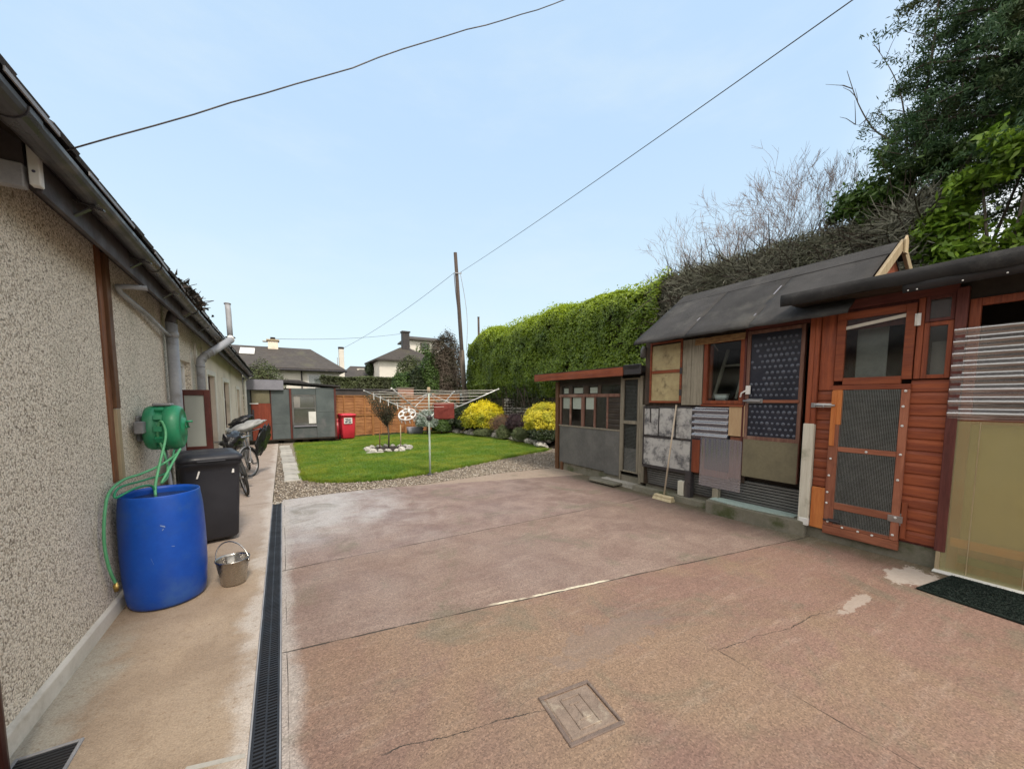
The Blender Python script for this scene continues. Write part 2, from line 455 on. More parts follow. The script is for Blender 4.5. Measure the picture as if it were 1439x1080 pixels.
def pebbledash():
    n = N('pebbledash')
    w = n.noise(40, 2, .5, col=True)
    vm = n.new('ShaderNodeVectorMath', operation='MULTIPLY_ADD')
    n.put(vm.inputs[0], w); n.put(vm.inputs[1], (.012, .012, .012)); n.put(vm.inputs[2], n.co)
    v = vm.outputs[0]
    d = n.vor(94, 'Distance', v); cell = n.vor(94, 'Color', v)
    s = n.new('ShaderNodeSeparateColor'); n.put(s.inputs[0], cell)
    c = n.ramp(s.outputs[0], [(0, (.20, .17, .13)), (.08, (.42, .37, .29)), (.24, (.72, .65, .54)), (.62, (.84, .77, .66)), (.86, (.80, .755, .66)), (1, (.52, .44, .34))])
    c = n.mix(n.mul(n.step(d, .50, .85), .8), c, (.24, .205, .155))
    c = n.mix(n.mul(n.step(n.noise(62, 3, .6), .56, .68), .5), c, (.17, .145, .115))
    c = n.mix(n.mul(n.step(n.noise(1.1, 5, .6), .5, .72), .35), c, (.30, .29, .22))
    h = n.add(n.step(d, .75, .1), n.mul(n.noise(160, 2), .25))
    return n.done(n.bsdf(c, .85, n.bump(h, .35, .006), 0, .3))
M['pebbledash'] = pebbledash()

def yard():
    n = N('concrete yard')
    x, y, z = n.xyz()
    wob = n.mul(n.sub(n.noise(2.2, 4), .5), .05)
    j1 = n.add(n.sub(y, n.mth('MULTIPLY_ADD', x, -.157, 2.85)), wob)      # signed distances to the joints
    j2 = n.add(n.sub(y, 4.28), wob)
    j3 = n.add(n.sub(x, 2.45), n.mul(wob, .8))
    big = n.noise(.75, 6, .62, dist=.6)
    mid = n.noise(2.3, 6, .65, dist=.4)
    tan, pink, grey, rust = (.238, .160, .108), (.200, .122, .095), (.21, .158, .128), (.165, .112, .080)
    c = n.mix(n.step(big, .40, .62), tan, pink)
    # each bay weathered its own colour
    bay2 = n.mix(n.step(mid, .35, .7), (.248, .182, .150), (.190, .130, .108))
    bay3 = n.mix(n.step(mid, .35, .65), (.255, .190, .163), (.190, .131, .114))
    c = n.mix(n.mul(n.step(j1, -.01, .01), .9), c, bay2)
    c = n.mix(n.mul(n.step(j2, -.01, .01), .92), c, bay3)
    right = n.mul(n.step(j3, -.01, .01), n.step(j1, .01, -.01))
    c = n.mix(n.mul(right, n.step(n.add(mid, n.mul(n.sub(x, 3.2), .07)), .40, .66)), c, (.225, .138, .106))
    # rusty dark stain towards the sheds
    c = n.mix(n.mul(n.step(n.add(x, n.mul(n.sub(mid, .5), 3.)), 3.2, 5.2), n.mul(n.step(j1, -.3, .9), .75)), c, (.16, .11, .09))
    # algae along the shed bases
    c = n.mix(n.mul(n.step(n.add(x, n.mul(n.sub(n.noise(1.6, 5, .65), .5), .9)), 5.15, 5.5), .7), c, (.085, .085, .045))
    # wet sky sheen painted in as a pale tone, far left corner
    pale = n.mul(n.step(n.add(x, n.mul(n.sub(mid, .5), 2.6)), 2.1, .2), n.step(n.add(y, n.mul(n.sub(big, .5), 3)), 4.2, 6.0))
    c = n.mix(n.mul(pale, .75), c, (.46, .45, .445))
    edge = n.step(n.add(x, n.mul(n.sub(mid, .5), .25)), .06, -.05)
    c = n.mix(n.mul(edge, .7), c, (.40, .37, .34))
    # newer tan corner by the aviary
    nw = n.mul(n.step(n.add(n.sub(y, n.mth('MULTIPLY_ADD', x, -.25, 7.75)), wob), -.01, .02), n.step(x, 1.75, 1.8))
    c = n.mix(n.mul(nw, .85), c, (.31, .245, .19))
    # green and dark blotches
    c = n.mix(n.mul(n.step(n.noise(1.25, 6, .66, n.sc((1, 1, 1), n.co), .8), .52, .68), .60), c, (.145, .132, .092))
    c = n.mix(n.mul(n.step(n.noise(3.4, 6, .7), .58, .72), .40), c, (.23, .165, .125))
    # streaks brushed across
    st = n.noise(5., 5, .7, n.sc((.35, 2.2, 1)))
    c = n.mix(n.mul(n.step(st, .5, .72), .20), c, (.42, .34, .28))
    c = n.mix(n.mul(n.step(st, .46, .25), .25), c, (.22, .165, .14))
    # aggregate
    sp = n.vor(125, 'Color'); ss = n.new('ShaderNodeSeparateColor'); n.put(ss.inputs[0], sp)
    c = n.mix(.42, c, n.ramp(ss.outputs[0], [(0, (.12, .12, .12)), (.3, (.42, .42, .42)), (.7, (.56, .56, .56)), (1, (.92, .92, .92))]), 'OVERLAY')
    c = n.mix(n.mul(n.step(n.noise(55, 3, .7), .60, .74), .5), c, (.20, .14, .11))
    # a few dropped specks
    spk = n.vor(1.6, 'Distance'); c = n.mix(n.step(spk, .016, .008), c, (.05, .04, .035))
    # flaked white cement by the mat
    def patch(cx, cy, rx, ry, s=1.):
        a = n.mul(n.sub(x, cx), 1 / rx); b = n.mul(n.sub(y, cy), 1 / ry)
        d = n.mth('SQRT', n.add(n.mul(a, a), n.mul(b, b)))
        return n.step(n.add(d, n.mul(n.sub(n.noise(6, 6, .75), .5), 2.6)), 1.0, .85)
    c = n.mix(patch(5.08, 1.0, .30, .17), c, n.mix(n.noise(22, 4, .7), (.34, .27, .22), (.52, .47, .42)))
    c = n.mix(n.mul(patch(4.02, 1.10, .30, .05), .8), c, n.mix(n.noise(22, 4, .7), (.30, .235, .19), (.46, .40, .35)))
    c = n.mix(n.mul(patch(1.95, 1.84, .6, .16), .4), c, (.19, .15, .13))
    # white mortar left along the joint
    mort = n.mul(n.step(n.mth('ABSOLUTE', n.add(n.sub(j1, .012), n.mul(n.sub(n.noise(7, 5, .7), .5), .07))), .024, .008), n.mul(n.step(x, 1.35, 1.5), n.step(x, 2.9, 2.5)))
    c = n.mix(n.mul(mort, n.step(n.noise(4, 4), .34, .5)), c, (.66, .60, .46))
    # the joints and cracks themselves are open grooves
    def groove(d, w=.009, var=5.):
        k = n.mth('MULTIPLY_ADD', n.step(n.noise(var, 3), .3, .65), w, w * .4)
        return n.step(n.mth('ABSOLUTE', d), k, n.mul(k, .35))
    cr1 = n.add(n.sub(y, n.mth('MULTIPLY_ADD', n.sub(x, .41), -.25, 1.755)), n.mul(n.sub(n.noise(3.2, 6, .7), .5), .12))
    cr2 = n.add(n.sub(y, n.mth('MULTIPLY_ADD', n.sub(x, 2.45), -.155, 1.35)), n.mul(n.sub(n.noise(2.7, 6, .7), .5), .14))
    g = groove(j1)
    g = n.mth('MAXIMUM', g, n.mul(groove(j2, .008), n.step(n.noise(1.1, 2), .33, .48)))
    g = n.mth('MAXIMUM', g, n.mul(groove(j3, .0045), n.mul(n.step(j1, .0, -.02), n.step(n.noise(2.1, 4), .40, .60))))
    g = n.mth('MAXIMUM', g, n.mul(groove(cr1, .004), n.mul(n.step(x, .3, .4), n.step(x, 1.18, 1.1))))
    g = n.mth('MAXIMUM', g, n.mul(groove(cr2, .0035), n.mul(n.step(x, 2.45, 2.5), n.step(x, 3.9, 3.5))))
    g = n.mth('MAXIMUM', g, n.mul(groove(n.sub(x, n.mth('MULTIPLY_ADD', wob, .6, 1.78)), .006), n.step(y, 6.75, 6.8)))
    g = n.mth('MAXIMUM', g, n.mul(groove(n.add(n.sub(x, -.045), n.mul(wob, .3)), .003), n.step(n.noise(1.4, 3), .42, .58)))
    c = n.mix(g, c, (.045, .036, .028))
    rough = n.step(n.noise(1.1, 5), .35, .65, .56, .9)
    rough = n.sub(rough, n.mul(pale, .14))
    h = n.add(n.mul(n.noise(130, 3, .7), .5), n.mul(n.noise(14, 4, .6, n.sc((1, 3, 1))), .7))
    h = n.sub(h, n.mul(g, 2.))
    return n.done(n.bsdf(c, rough, n.bump(h, .55, .008), 0, .42))
M['yard'] = yard()

def pathm():
    n = N('brushed concrete path')
    x, y, z = n.xyz()
    mid = n.noise(2.6, 6, .65, dist=.5)
    c = n.mix(n.step(n.noise(1.3, 5, .6), .38, .64), (.345, .265, .190), (.265, .198, .140))
    far = n.step(n.add(y, n.mul(n.sub(mid, .5), 1.2)), 4.3, 6.2)
    c = n.mix(n.mul(far, .8), c, n.mix(mid, (.43, .36, .315), (.33, .275, .24)))
    wet = n.mul(n.step(n.add(x, n.mul(n.sub(mid, .5), .55)), -.90, -1.12), n.step(n.add(y, n.mul(n.sub(mid, .5), .8)), 4.0, 3.4))
    c = n.mix(n.mul(wet, .75), c, (.36, .34, .285))
    c = n.mix(n.mul(n.step(n.noise(2.0, 6, .7), .55, .7), .4), c, (.235, .185, .125))
    lime = n.step(n.add(x, n.mul(n.sub(n.noise(2.0, 5, .65), .5), .5)), -.36, -.22)
    c = n.mix(n.mul(lime, .62), c, (.54, .50, .46))
    c = n.mix(n.mul(n.step(n.noise(11, 5, .72), .52, .72), .5), c, (.22, .155, .10))
    sp = n.noise(120, 3, .7); c = n.mix(.8, c, n.mix(sp, (.1, .1, .1), (.9, .9, .9)), 'OVERLAY')
    c = n.mix(n.mul(n.step(n.noise(38, 4, .7), .56, .70), .7), c, (.20, .135, .085))
    jt = n.mth('PINGPONG', n.sub(y, .65), 1.1)
    g = n.mul(n.step(n.add(jt, n.mul(n.sub(n.noise(6, 3), .5), .03)), .012, .004), n.step(y, 4.9, 5.2))
    c = n.mix(n.mul(g, .8), c, (.10, .075, .055))
    wv = n.new('ShaderNodeTexWave', wave_type='RINGS'); n.put(wv.inputs['Vector'], n.sc((1, .8, 1)))
    wv.inputs['Scale'].default_value = 9; wv.inputs['Distortion'].default_value = 9; wv.inputs['Detail'].default_value = 3
    h = n.add(n.mul(wv.outputs['Fac'], n.mul(n.step(n.noise(1.7, 3), .45, .62), .16)), n.add(n.mul(sp, .6), n.mul(n.noise(22, 4, .7, n.sc((1, 2.2, 1)), 1.2), .7)))
    h = n.sub(h, g)
    return n.done(n.bsdf(c, n.step(mid, .3, .7, .5, .85), n.bump(h, .5, .008), 0, .4))
M['path'] = pathm()

def gravelm(name='gravel bed', a=(.27, .225, .175), b=(.15, .125, .10), c3=(.42, .37, .31)):
    n = N(name)
    s = n.new('ShaderNodeSeparateColor'); n.put(s.inputs[0], n.vor(45, 'Color'))
    c = n.ramp(s.outputs[0], [(0, b), (.5, a), (1, c3)])
    d = n.vor(45)
    return n.done(n.bsdf(c, .85, n.bump(n.step(d, .7, .1), 1., .015)))
M['gravel'] = gravelm()
def stonem():
    n = N('gravel stones')
    c = n.ramp(n.island(), [(0, (.11, .09, .075)), (.3, (.24, .195, .15)), (.65, (.33, .28, .22)), (.9, (.47, .42, .35)), (1, (.62, .58, .52))])
    return n.done(n.bsdf(c, .8))
M['stones'] = stonem()
def grassm():
    n = N('grass blades')
    k = n.mix(n.island(), (.11, .215, .022), (.20, .33, .035))
    k = n.mix(n.mul(n.step(n.noise(.8, 6, .7), .42, .62), .85), k, (.34, .38, .05))
    k = n.mix(n.mul(n.step(n.noise(4.5, 5, .7), .52, .68), .5), k, (.28, .30, .06))
    k = n.mix(n.mul(n.step(n.noise(1.7, 4, .6), .60, .72), .6), k, (.055, .125, .014))
    d = n.bsdf(k, .55, None, 0, .3)
    tr = n.new('ShaderNodeBsdfTranslucent'); n.put(tr.inputs[0], k)
    return n.done(n.mixs(.35, d, tr.outputs[0]))
M['grass'] = grassm()
M['lawn_soil'] = surf('lawn thatch', (.09, .17, .02), (.06, .12, .015), 4, (.9, 1), .8, 60, rnd=0)
M['land'] = surf('rough ground', (.10, .11, .05), (.07, .08, .035), .3, (.9, 1), .4, 3, rnd=0)

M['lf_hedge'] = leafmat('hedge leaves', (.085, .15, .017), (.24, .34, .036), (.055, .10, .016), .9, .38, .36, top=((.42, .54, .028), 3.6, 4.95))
M['lf_dry'] = leafmat('dry hedge leaves', (.12, .13, .075), (.20, .20, .13), (.09, .095, .07), 1.5, .6, .25)
M['lf_yellow'] = leafmat('yellow shrub leaves', (.60, .54, .035), (.84, .74, .07), (.40, .42, .04), 3, .45, .3)
M['lf_green'] = leafmat('mid green leaves', (.05, .10, .02), (.10, .17, .035), (.035, .07, .015), 2, .5, .3)
M['lf_dark'] = leafmat('dark leaves', (.018, .034, .010), (.04, .062, .018), (.012, .02, .008), 2, .5, .2)
M['lf_purple'] = leafmat('purple black leaves', (.035, .018, .025), (.06, .03, .035), (.022, .014, .018), 3, .5, .2)
M['lf_heather'] = leafmat('pinkish brown heather', (.16, .075, .055), (.24, .13, .09), (.10, .08, .04), 4, .7, .2)
M['lf_moss'] = leafmat('grey green mound leaves', (.10, .13, .05), (.17, .20, .09), (.07, .10, .035), 4, .6, .25)
M['lf_silver'] = leafmat('silvery leaves', (.30, .36, .33), (.44, .50, .46), (.12, .18, .12), 5, .6, .2)
M['lf_brown'] = leafmat('purplish brown shrub', (.085, .065, .05), (.13, .10, .075), (.06, .06, .03), 1.5, .6, .2)
M['lf_conifer'] = leafmat('conifer sprays', (.030, .076, .030), (.065, .125, .045), (.085, .095, .035), .7, .6, .2)
M['lf_laurel'] = leafmat('laurel leaves', (.12, .23, .025), (.28, .42, .05), (.07, .13, .018), 1.2, .30, .35)
M['lf_olive'] = leafmat('olive leaves', (.05, .058, .03), (.085, .085, .05), (.03, .035, .02), 3, .5, .2)
M['inner'] = surf('inner twigs', (.06, .055, .03), (.036, .032, .018), 6, (.9, 1), .8, 30, rnd=0)
# ------------------------------------------------------------------ setting
struct('ground', MB().add([(-400, -300, -.06), (400, -300, -.06), (400, 600, -.06), (-400, 600, -.06)], [(0, 1, 2, 3)]), M['land'])
struct('yard', MB().prism([(-.075, -4), (9.5, -4), (9.5, 7.2), (5.4, 7.36), (4.18, 7.44), (2.4, 7.24), (1.0, 7.40), (-.075, 7.34)], 'Z', -.2, 0), M['yard'])
struct('path', MB().prism([(-1.45, -4), (-.215, -4), (-.215, 7.12), (-.20, 16.75), (-1.45, 16.75)], 'Z', -.2, .002), M['path'])

lawn_front = [(.32, 16.4), (.30, 9.6), (.33, 8.95), (.55, 8.55), (.95, 8.27), (1.48, 8.10), (2.1, 8.08), (2.82, 8.22), (3.9, 8.62), (5.13, 9.14), (6.3, 9.56), (7.1, 9.80), (7.5, 10.05)]
lawn_back = [(7.72, 10.5), (7.9, 11.6), (7.95, 12.8), (7.85, 14.2), (7.55, 16.0), (7.2, 17.4), (6.6, 18.6), (2.0, 17.6), (2.0, 16.4)]
LAWN = lawn_front + lawn_back
struct('lawn', MB().prism(LAWN, 'Z', -.1, .028), M['lawn_soil'])
GRAVEL = [(-.2, 7.12), (-.075, 7.12), (-.075, 7.34), (1.0, 7.40), (2.4, 7.24), (4.18, 7.44), (5.4, 7.36), (8.3, 7.2), (8.3, 10.4), (7.75, 10.4)] + lawn_front[::-1] + [(.32, 16.9), (-.2, 16.9)]
struct('gravel_bed', MB().prism(GRAVEL, 'Z', -.1, -.012), M['gravel'])
# bank rising to the hedge behind the rockery
bank = MB()
bx = [(7.6, -.03), (7.95, .10), (8.3, .28), (8.8, .55), (9.6, .75), (12, .8)]
ys = [7.3, 9, 10.5, 12, 14, 16, 18, 20.5]
vs = []
for yy in ys:
    for (xx, zz) in bx:
        sh = (0 if yy > 10 else .2) - (.65 if yy > 17 else .3 if yy > 15 else 0)
        vs.append((xx + sh, yy, zz + .06 * mnoise.noise(Vector((xx * 1.3, yy, 0)))))
nb = len(bx)
bank.add(vs, [(i * nb + k, i * nb + k + 1, (i + 1) * nb + k + 1, (i + 1) * nb + k) for i in range(len(ys) - 1) for k in range(nb - 1)], True)
struct('bank', bank, M['soil'])

def in_poly(x, y, poly):
    r = np.zeros(len(x), bool); j = len(poly) - 1
    for i in range(len(poly)):
        xi, yi = poly[i]; xj, yj = poly[j]
        c = ((yi > y) != (yj > y)) & (x < (xj - xi) * (y - yi) / (yj - yi + 1e-12) + xi)
        r ^= c; j = i
    return r
# grass: fine blades over the lawn, denser near the front edge
n = 230000
gx = RNG.uniform(.25, 8, n); gy = 8.0 + 10.7 * RNG.random(n) ** 1.25
ok = in_poly(gx, gy, LAWN); gx, gy = gx[ok], gy[ok]; n = len(gx)
h = RNG.uniform(.018, .042, n); a = RNG.uniform(0, 2 * math.pi, n); w = .0045 + .0035 * RNG.random(n)
h *= np.array([1 + .6 * mnoise.noise(Vector((p * 2.1, q_ * 2.1, 0))) + .4 * mnoise.noise(Vector((p * 7, q_ * 7, 4))) for p, q_ in zip(gx, gy)])
lx = RNG.normal(0, .016, n); ly = RNG.normal(0, .016, n)
v = np.empty((n, 3, 3))
v[:, 0] = np.stack([gx - np.cos(a) * w, gy - np.sin(a) * w, np.full(n, .022)], 1)
v[:, 1] = np.stack([gx + np.cos(a) * w, gy + np.sin(a) * w, np.full(n, .022)], 1)
v[:, 2] = np.stack([gx + lx, gy + ly, .024 + h], 1)
# longer blades flopping over the edge of the lawn
ne = 9000
seg = np.array(lawn_front); si = RNG.integers(0, len(seg) - 1, ne); su = RNG.random(ne)[:, None]
pe = seg[si] * (1 - su) + seg[si + 1] * su + RNG.normal(0, .035, (ne, 2))
ae = RNG.uniform(0, 6.28, ne); he = RNG.uniform(.02, .075, ne); we = RNG.uniform(.004, .007, ne)
ve = np.empty((ne, 3, 3))
ve[:, 0] = np.stack([pe[:, 0] - np.cos(ae) * we, pe[:, 1] - np.sin(ae) * we, np.full(ne, .005)], 1)
ve[:, 1] = np.stack([pe[:, 0] + np.cos(ae) * we, pe[:, 1] + np.sin(ae) * we, np.full(ne, .005)], 1)
ve[:, 2] = np.stack([pe[:, 0] + RNG.normal(0, .03, ne), pe[:, 1] + RNG.normal(-.015, .03, ne), .02 + he], 1)
v = np.concatenate([v, ve])
g = np_mesh('grass', v.reshape(-1, 3), 3, M['grass']); g['kind'] = 'stuff'
tag(g, 'short bright green lawn grass between the gravel and the rockery', 'grass')
# loose gravel
n = 26000
gx = RNG.uniform(-.2, 7.9, n * 2); gy = 7.1 + 9.7 * RNG.random(n * 2) ** 1.7
ok = in_poly(gx, gy, GRAVEL) & ~((gx > -.06) & (gx < .30) & (gy > 8.88)); gx, gy = gx[ok][:n], gy[ok][:n]; n = len(gx)
octv = np.array([(1, 0, 0), (-1, 0, 0), (0, 1, 0), (0, -1, 0), (0, 0, 1), (0, 0, -1)], float)
octf = [(0, 2, 4), (2, 1, 4), (1, 3, 4), (3, 0, 4), (2, 0, 5), (1, 2, 5), (3, 1, 5), (0, 3, 5)]
rr = RNG.uniform(.009, .021, n)
base = octv[None] * np.stack([rr * RNG.uniform(.7, 1.4, n), rr * RNG.uniform(.6, 1.2, n), rr * RNG.uniform(.5, .9, n)], 1)[:, None]
base += RNG.normal(0, .0025, base.shape)
ca, sa = np.cos(gx * 97), np.sin(gy * 91 + gx * 50)
q = np.hypot(ca, sa); ca, sa = (ca / q)[:, None], (sa / q)[:, None]
bx_, by_ = base[..., 0] * ca - base[..., 1] * sa, base[..., 0] * sa + base[..., 1] * ca
base[..., 0], base[..., 1] = bx_, by_
base += np.stack([gx, gy, RNG.uniform(-.004, .012, n)], 1)[:, None]
# connected low-poly stones (shared vertices so that each stone is one island)
me = bpy.data.meshes.new('loose_gravel')
fi = (np.array(octf)[None] + (np.arange(n) * 6)[:, None, None]).reshape(-1)
me.vertices.add(n * 6); me.vertices.foreach_set('co', base.astype(np.float32).ravel())
me.loops.add(len(fi)); me.loops.foreach_set('vertex_index', fi.astype(np.int32))
me.polygons.add(n * 8); me.polygons.foreach_set('loop_start', np.arange(0, len(fi), 3, dtype=np.int32)); me.polygons.foreach_set('loop_total', np.full(n * 8, 3, dtype=np.int32))
me.update(calc_edges=True); me.materials.append(M['stones'])
o = bpy.data.objects.new('loose_gravel', me); COL.objects.link(o); o['kind'] = 'stuff'
tag(o, 'loose brown and grey gravel between the concrete yard and the lawn', 'gravel')

# row of small slabs beside the lawn
rs = random.Random(3)
y = 8.92
k = 0
while y < 15.4:
    L = .60 + rs.uniform(-.02, .02)
    o = obj('paving_slab', MB().box(-.16, -L / 2, -.05, .16, L / 2, .0), M['slab_pale'], None, .006)
    o.location = (.12 + rs.uniform(-.012, .012) - .012 * k, y + L / 2, .022 + rs.uniform(-.004, .006)); o.rotation_euler = (rs.uniform(-.01, .01), rs.uniform(-.01, .01), rs.uniform(-.02, .02))
    lab = 'nearest pale paving slab of the row, at the gravel corner' if k == 0 else 'pale paving slab within the row between gravel path and lawn'
    tag(o, lab, 'paving slab', 'paving slabs beside the lawn')
    y += L + .022; k += 1
o['label'] = 'farthest pale paving slab of the row, before the grey shed'

# channel drain
t = thing('channel_drain', 'long dark slotted drain channel between the path and the concrete yard', 'drain', (-.145, 2, 0))
obj('channel', MB().box(-.213, -2, -.12, -.205, 7.12, .004).box(-.085, -2, -.12, -.077, 7.12, .004).box(-.205, -2, -.12, -.085, 7.12, -.09), M['grey_plastic'], t)
gr = MB()
yy = -1.0
gr.box(-.2045, -2, -.03, -.193, 7.12, .0).box(-.0965, -2, -.03, -.0855, 7.12, .0).box(-.150, -2, -.03, -.141, 7.12, -.001)
while yy < 7.1:
    gr.box(-.193, yy, -.028, -.150, yy + .011, -.0015).box(-.141, yy + .012, -.028, -.0965, yy + .023, -.0015)
    yy += .024
obj('grating', gr, M['black_ply'], t)
obj('end_cap', MB().box(-.215, 7.122, -.1, -.075, 7.20, .012), M['slab_pale'], t, .004)
# gully at the near corner
t = thing('gully_grate', 'small dark gully grate at the foot of the wall near the brown downpipe', 'gully', (-1.03, 2.5, 0))
gg = MB().box(-1.15, 2.40, -.1, -1.135, 2.62, .012).box(-.935, 2.40, -.1, -.92, 2.62, .012).box(-1.135, 2.605, -.1, -.935, 2.62, .012).box(-1.135, 2.40, -.1, -.935, 2.415, .012)
obj('surround', gg, M['grey_plastic'], t, .003)
gg = MB()
for i in range(9): gg.box(-1.135, 2.42 + i * .021, -.02, -.935, 2.432 + i * .021, .008)
obj('grating', gg, M['black_ply'], t)
o = obj('mortar_strip', MB().prism([(-.46, 2.135), (-.225, 2.075), (-.223, 2.10), (-.45, 2.16)], 'Z', -.02, .006), M['slab_pale'])
tag(o, 'thin pale mortar strip set across the path beside the drain', 'mortar')

# manhole cover: a recessed concrete tray with a raised plate
t = thing('manhole_cover', 'small square sunken inspection cover in the middle of the yard', 'cover', (1.32, 1.46, 0), None, R(-7))
M['mh'] = surf('worn concrete cover', (.255, .195, .155), (.18, .135, .108), 12, (.8, .95), .8, 60, grime=(.42, .36, .28), gscale=6, rnd=0)
M['mh2'] = surf('dark worn cover rim', (.18, .135, .115), (.13, .10, .085), 14, (.85, .95), .9, 50, grime=(.30, .25, .20), gscale=7, rnd=0)
fr = MB().box(-.17, -.17, -.01, .17, -.145, .008).box(-.17, .145, -.01, .17, .17, .009).box(-.17, -.145, -.01, -.145, .145, .008).box(.15, -.145, -.01, .168, .145, .012)
obj('frame', fr, M['mh2'], t, .004, 1, True)
obj('lid', MB().box(-.14, -.14, -.02, .14, .14, .006), M['mh'], t, .006, 1, True)
rp = MB().box(-.06, -.11, .0, .055, -.10, .012).box(-.06, .09, .0, .055, .10, .012).box(-.07, -.11, .0, -.06, .10, .012).box(.055, -.11, .0, .065, .10, .012)
rp.box(-.035, -.06, 0, .03, -.05, .011).box(-.035, .045, 0, .03, .055, .011).box(-.01, -.05, 0, .0, .045, .011)
obj('raised_plate', rp, M['mh'], t, .003, 1, True)

# ------------------------------------------------------------------ bungalow on the left
WX = -1.2
def ez(y): return -.027 * (y - 3)
bg = thing('bungalow', 'long low pebble-dashed bungalow with dark slate eaves along the path', 'house', (-1.3, 8, 0))
def wall_run(mb, y0, y1, z1, ops):
    """wall slab from y0 to y1 with rectangular openings (ya, yb, za, zb)"""
    y = y0
    for (ya, yb, za, zb) in ops:
        mb.box(WX - .25, y, 0, WX, ya, z1)
        mb.box(WX - .25, ya, 0, WX, yb, za); mb.box(WX - .25, ya, zb, WX, yb, z1)
        y = yb
    mb.box(WX - .25, y, 0, WX, y1, z1)
OPS = [(6.62, 7.62, .95, 2.25), (9.05, 9.95, .25, 2.15), (11.25, 12.35, .95, 2.10), (14.2, 15.1, .55, 1.98)]
w1 = MB(); wall_run(w1, -3, 2.93, 3.04, [])
wall_run(w1, 2.93, 8.75, 2.42, OPS[:1])
def wedge(mb, y0, y1, z0, top):
    a, b = WX - .25, WX; t0, t1 = top + ez(y0), top + ez(y1)
    return mb.add([(a, y0, z0), (b, y0, z0), (b, y1, z0), (a, y1, z0), (a, y0, t0), (b, y0, t0), (b, y1, t1), (a, y1, t1)], [(0, 3, 2, 1), (4, 5, 6, 7), (0, 1, 5, 4), (1, 2, 6, 5), (2, 3, 7, 6), (3, 0, 4, 7)])
wedge(w1, 2.93, 8.75, 2.42, 2.955)
obj('wall', w1, M['pebbledash'], bg)
w2 = MB(); wall_run(w2, 8.75, 16.6, 2.40, OPS[1:])
wedge(w2, 8.75, 16.6, 2.40, 2.955)
w2.box(-7.5, 16.35, 0, WX - .25, 16.6, 2.5)
obj('wall', w2, M['render_cream'], bg)
obj('wall', MB().box(-7.8, -3, 0, -7.5, 16.6, 2.5).box(-7.5, -3, 0, WX - .25, -2.75, 2.5), M['render_cream'], bg)
pl = MB().prism([(WX - .02, -.02), (WX + .022, -.02), (WX + .022, .105), (WX + .004, .125), (WX - .02, .125)], 'Y', -3, 8.75)
obj('plinth', pl, M['paint_white'], bg, .004)
# quoin bands: smooth painted margin around openings
qb = MB()
for (ya, yb, za, zb) in OPS[:1]:
    qb.box(WX - .01, ya - .10, .13, WX + .008, ya - .002, 2.42).box(WX - .01, yb + .002, .13, WX + .008, yb + .14, 2.42)
obj('window_margin', qb, M['paint_white'], bg, .003)
obj('interior', MB().box(-4.4, -2.7, .02, -4.2, 16.3, 2.38).box(-4.2, -2.7, .02, WX - .25, 16.3, .04).box(-4.2, -2.7, 2.36, WX - .25, 16.3, 2.38), M['curtain'], bg)
# windows in their reveals
for i, (ya, yb, za, zb) in enumerate(OPS):
    fm = M['white_plastic'] if i == 0 else M['dark_red']
    X0, X1 = WX - .13, WX - .07
    f = MB().box(X0, ya, za, X1, ya + .07, zb).box(X0, yb - .07, za, X1, yb, zb).box(X0, ya + .07, zb - .07, X1, yb - .07, zb).box(X0, ya + .07, za, X1, yb - .07, za + .07)
    if i != 1:
        zt = zb - .42
        f.box(X0, ya + .07, zt - .03, X1, yb - .07, zt + .03)
    if i > 0:
        f.box(X0 + .003, (ya + yb) / 2 - .03, za + .07, X1 - .003, (ya + yb) / 2 + .03, zb - .07)
    w = obj('window' if i != 1 else 'glazed_door', f, fm, bg, .004)
    obj('pane', MB().box(X0 + .025, ya + .06, za + .06, X0 + .033, yb - .06, zb - .06), M['glass'], w)
    if i == 0:
        sm = MB().box(WX - .07, ya - .06, za - .06, WX + .05, yb + .06, za - .002)
        obj('sill', sm, M['paint_white'], w, .006)
    elif i > 1:
        obj('sill', MB().box(WX - .07, ya - .05, za - .07, WX + .045, yb + .05, za - .002), M['paint_white'], w, .006)
    if i > 0:
        mg = MB().box(WX - .002, ya - .12, za, WX + .022, ya - .003, zb + .10).box(WX - .002, yb + .003, za, WX + .022, yb + .12, zb + .10).box(WX - .002, ya - .003, zb + .003, WX + .022, yb + .003, zb + .10)
        obj('surround', mg, M['render_white'], w, .006)
# the open casement, standing out square to the wall
cy = 6.58
f = MB().box(-1.195, cy - .025, .98, -1.12, cy + .025, 1.82).box(-.915, cy - .025, .98, -.845, cy + .025, 1.82).box(-1.12, cy - .025, 1.745, -.915, cy + .025, 1.82).box(-1.12, cy - .025, .98, -.915, cy + .025, 1.055)
cs = obj('casement', f, M['dark_red'], bg, .005)
cs['label'] = 'dark red casement swung open, square to the wall'
obj('pane', MB().box(-1.125, cy - .006, 1.05, -.91, cy + .006, 1.75), M['frosted'], cs)
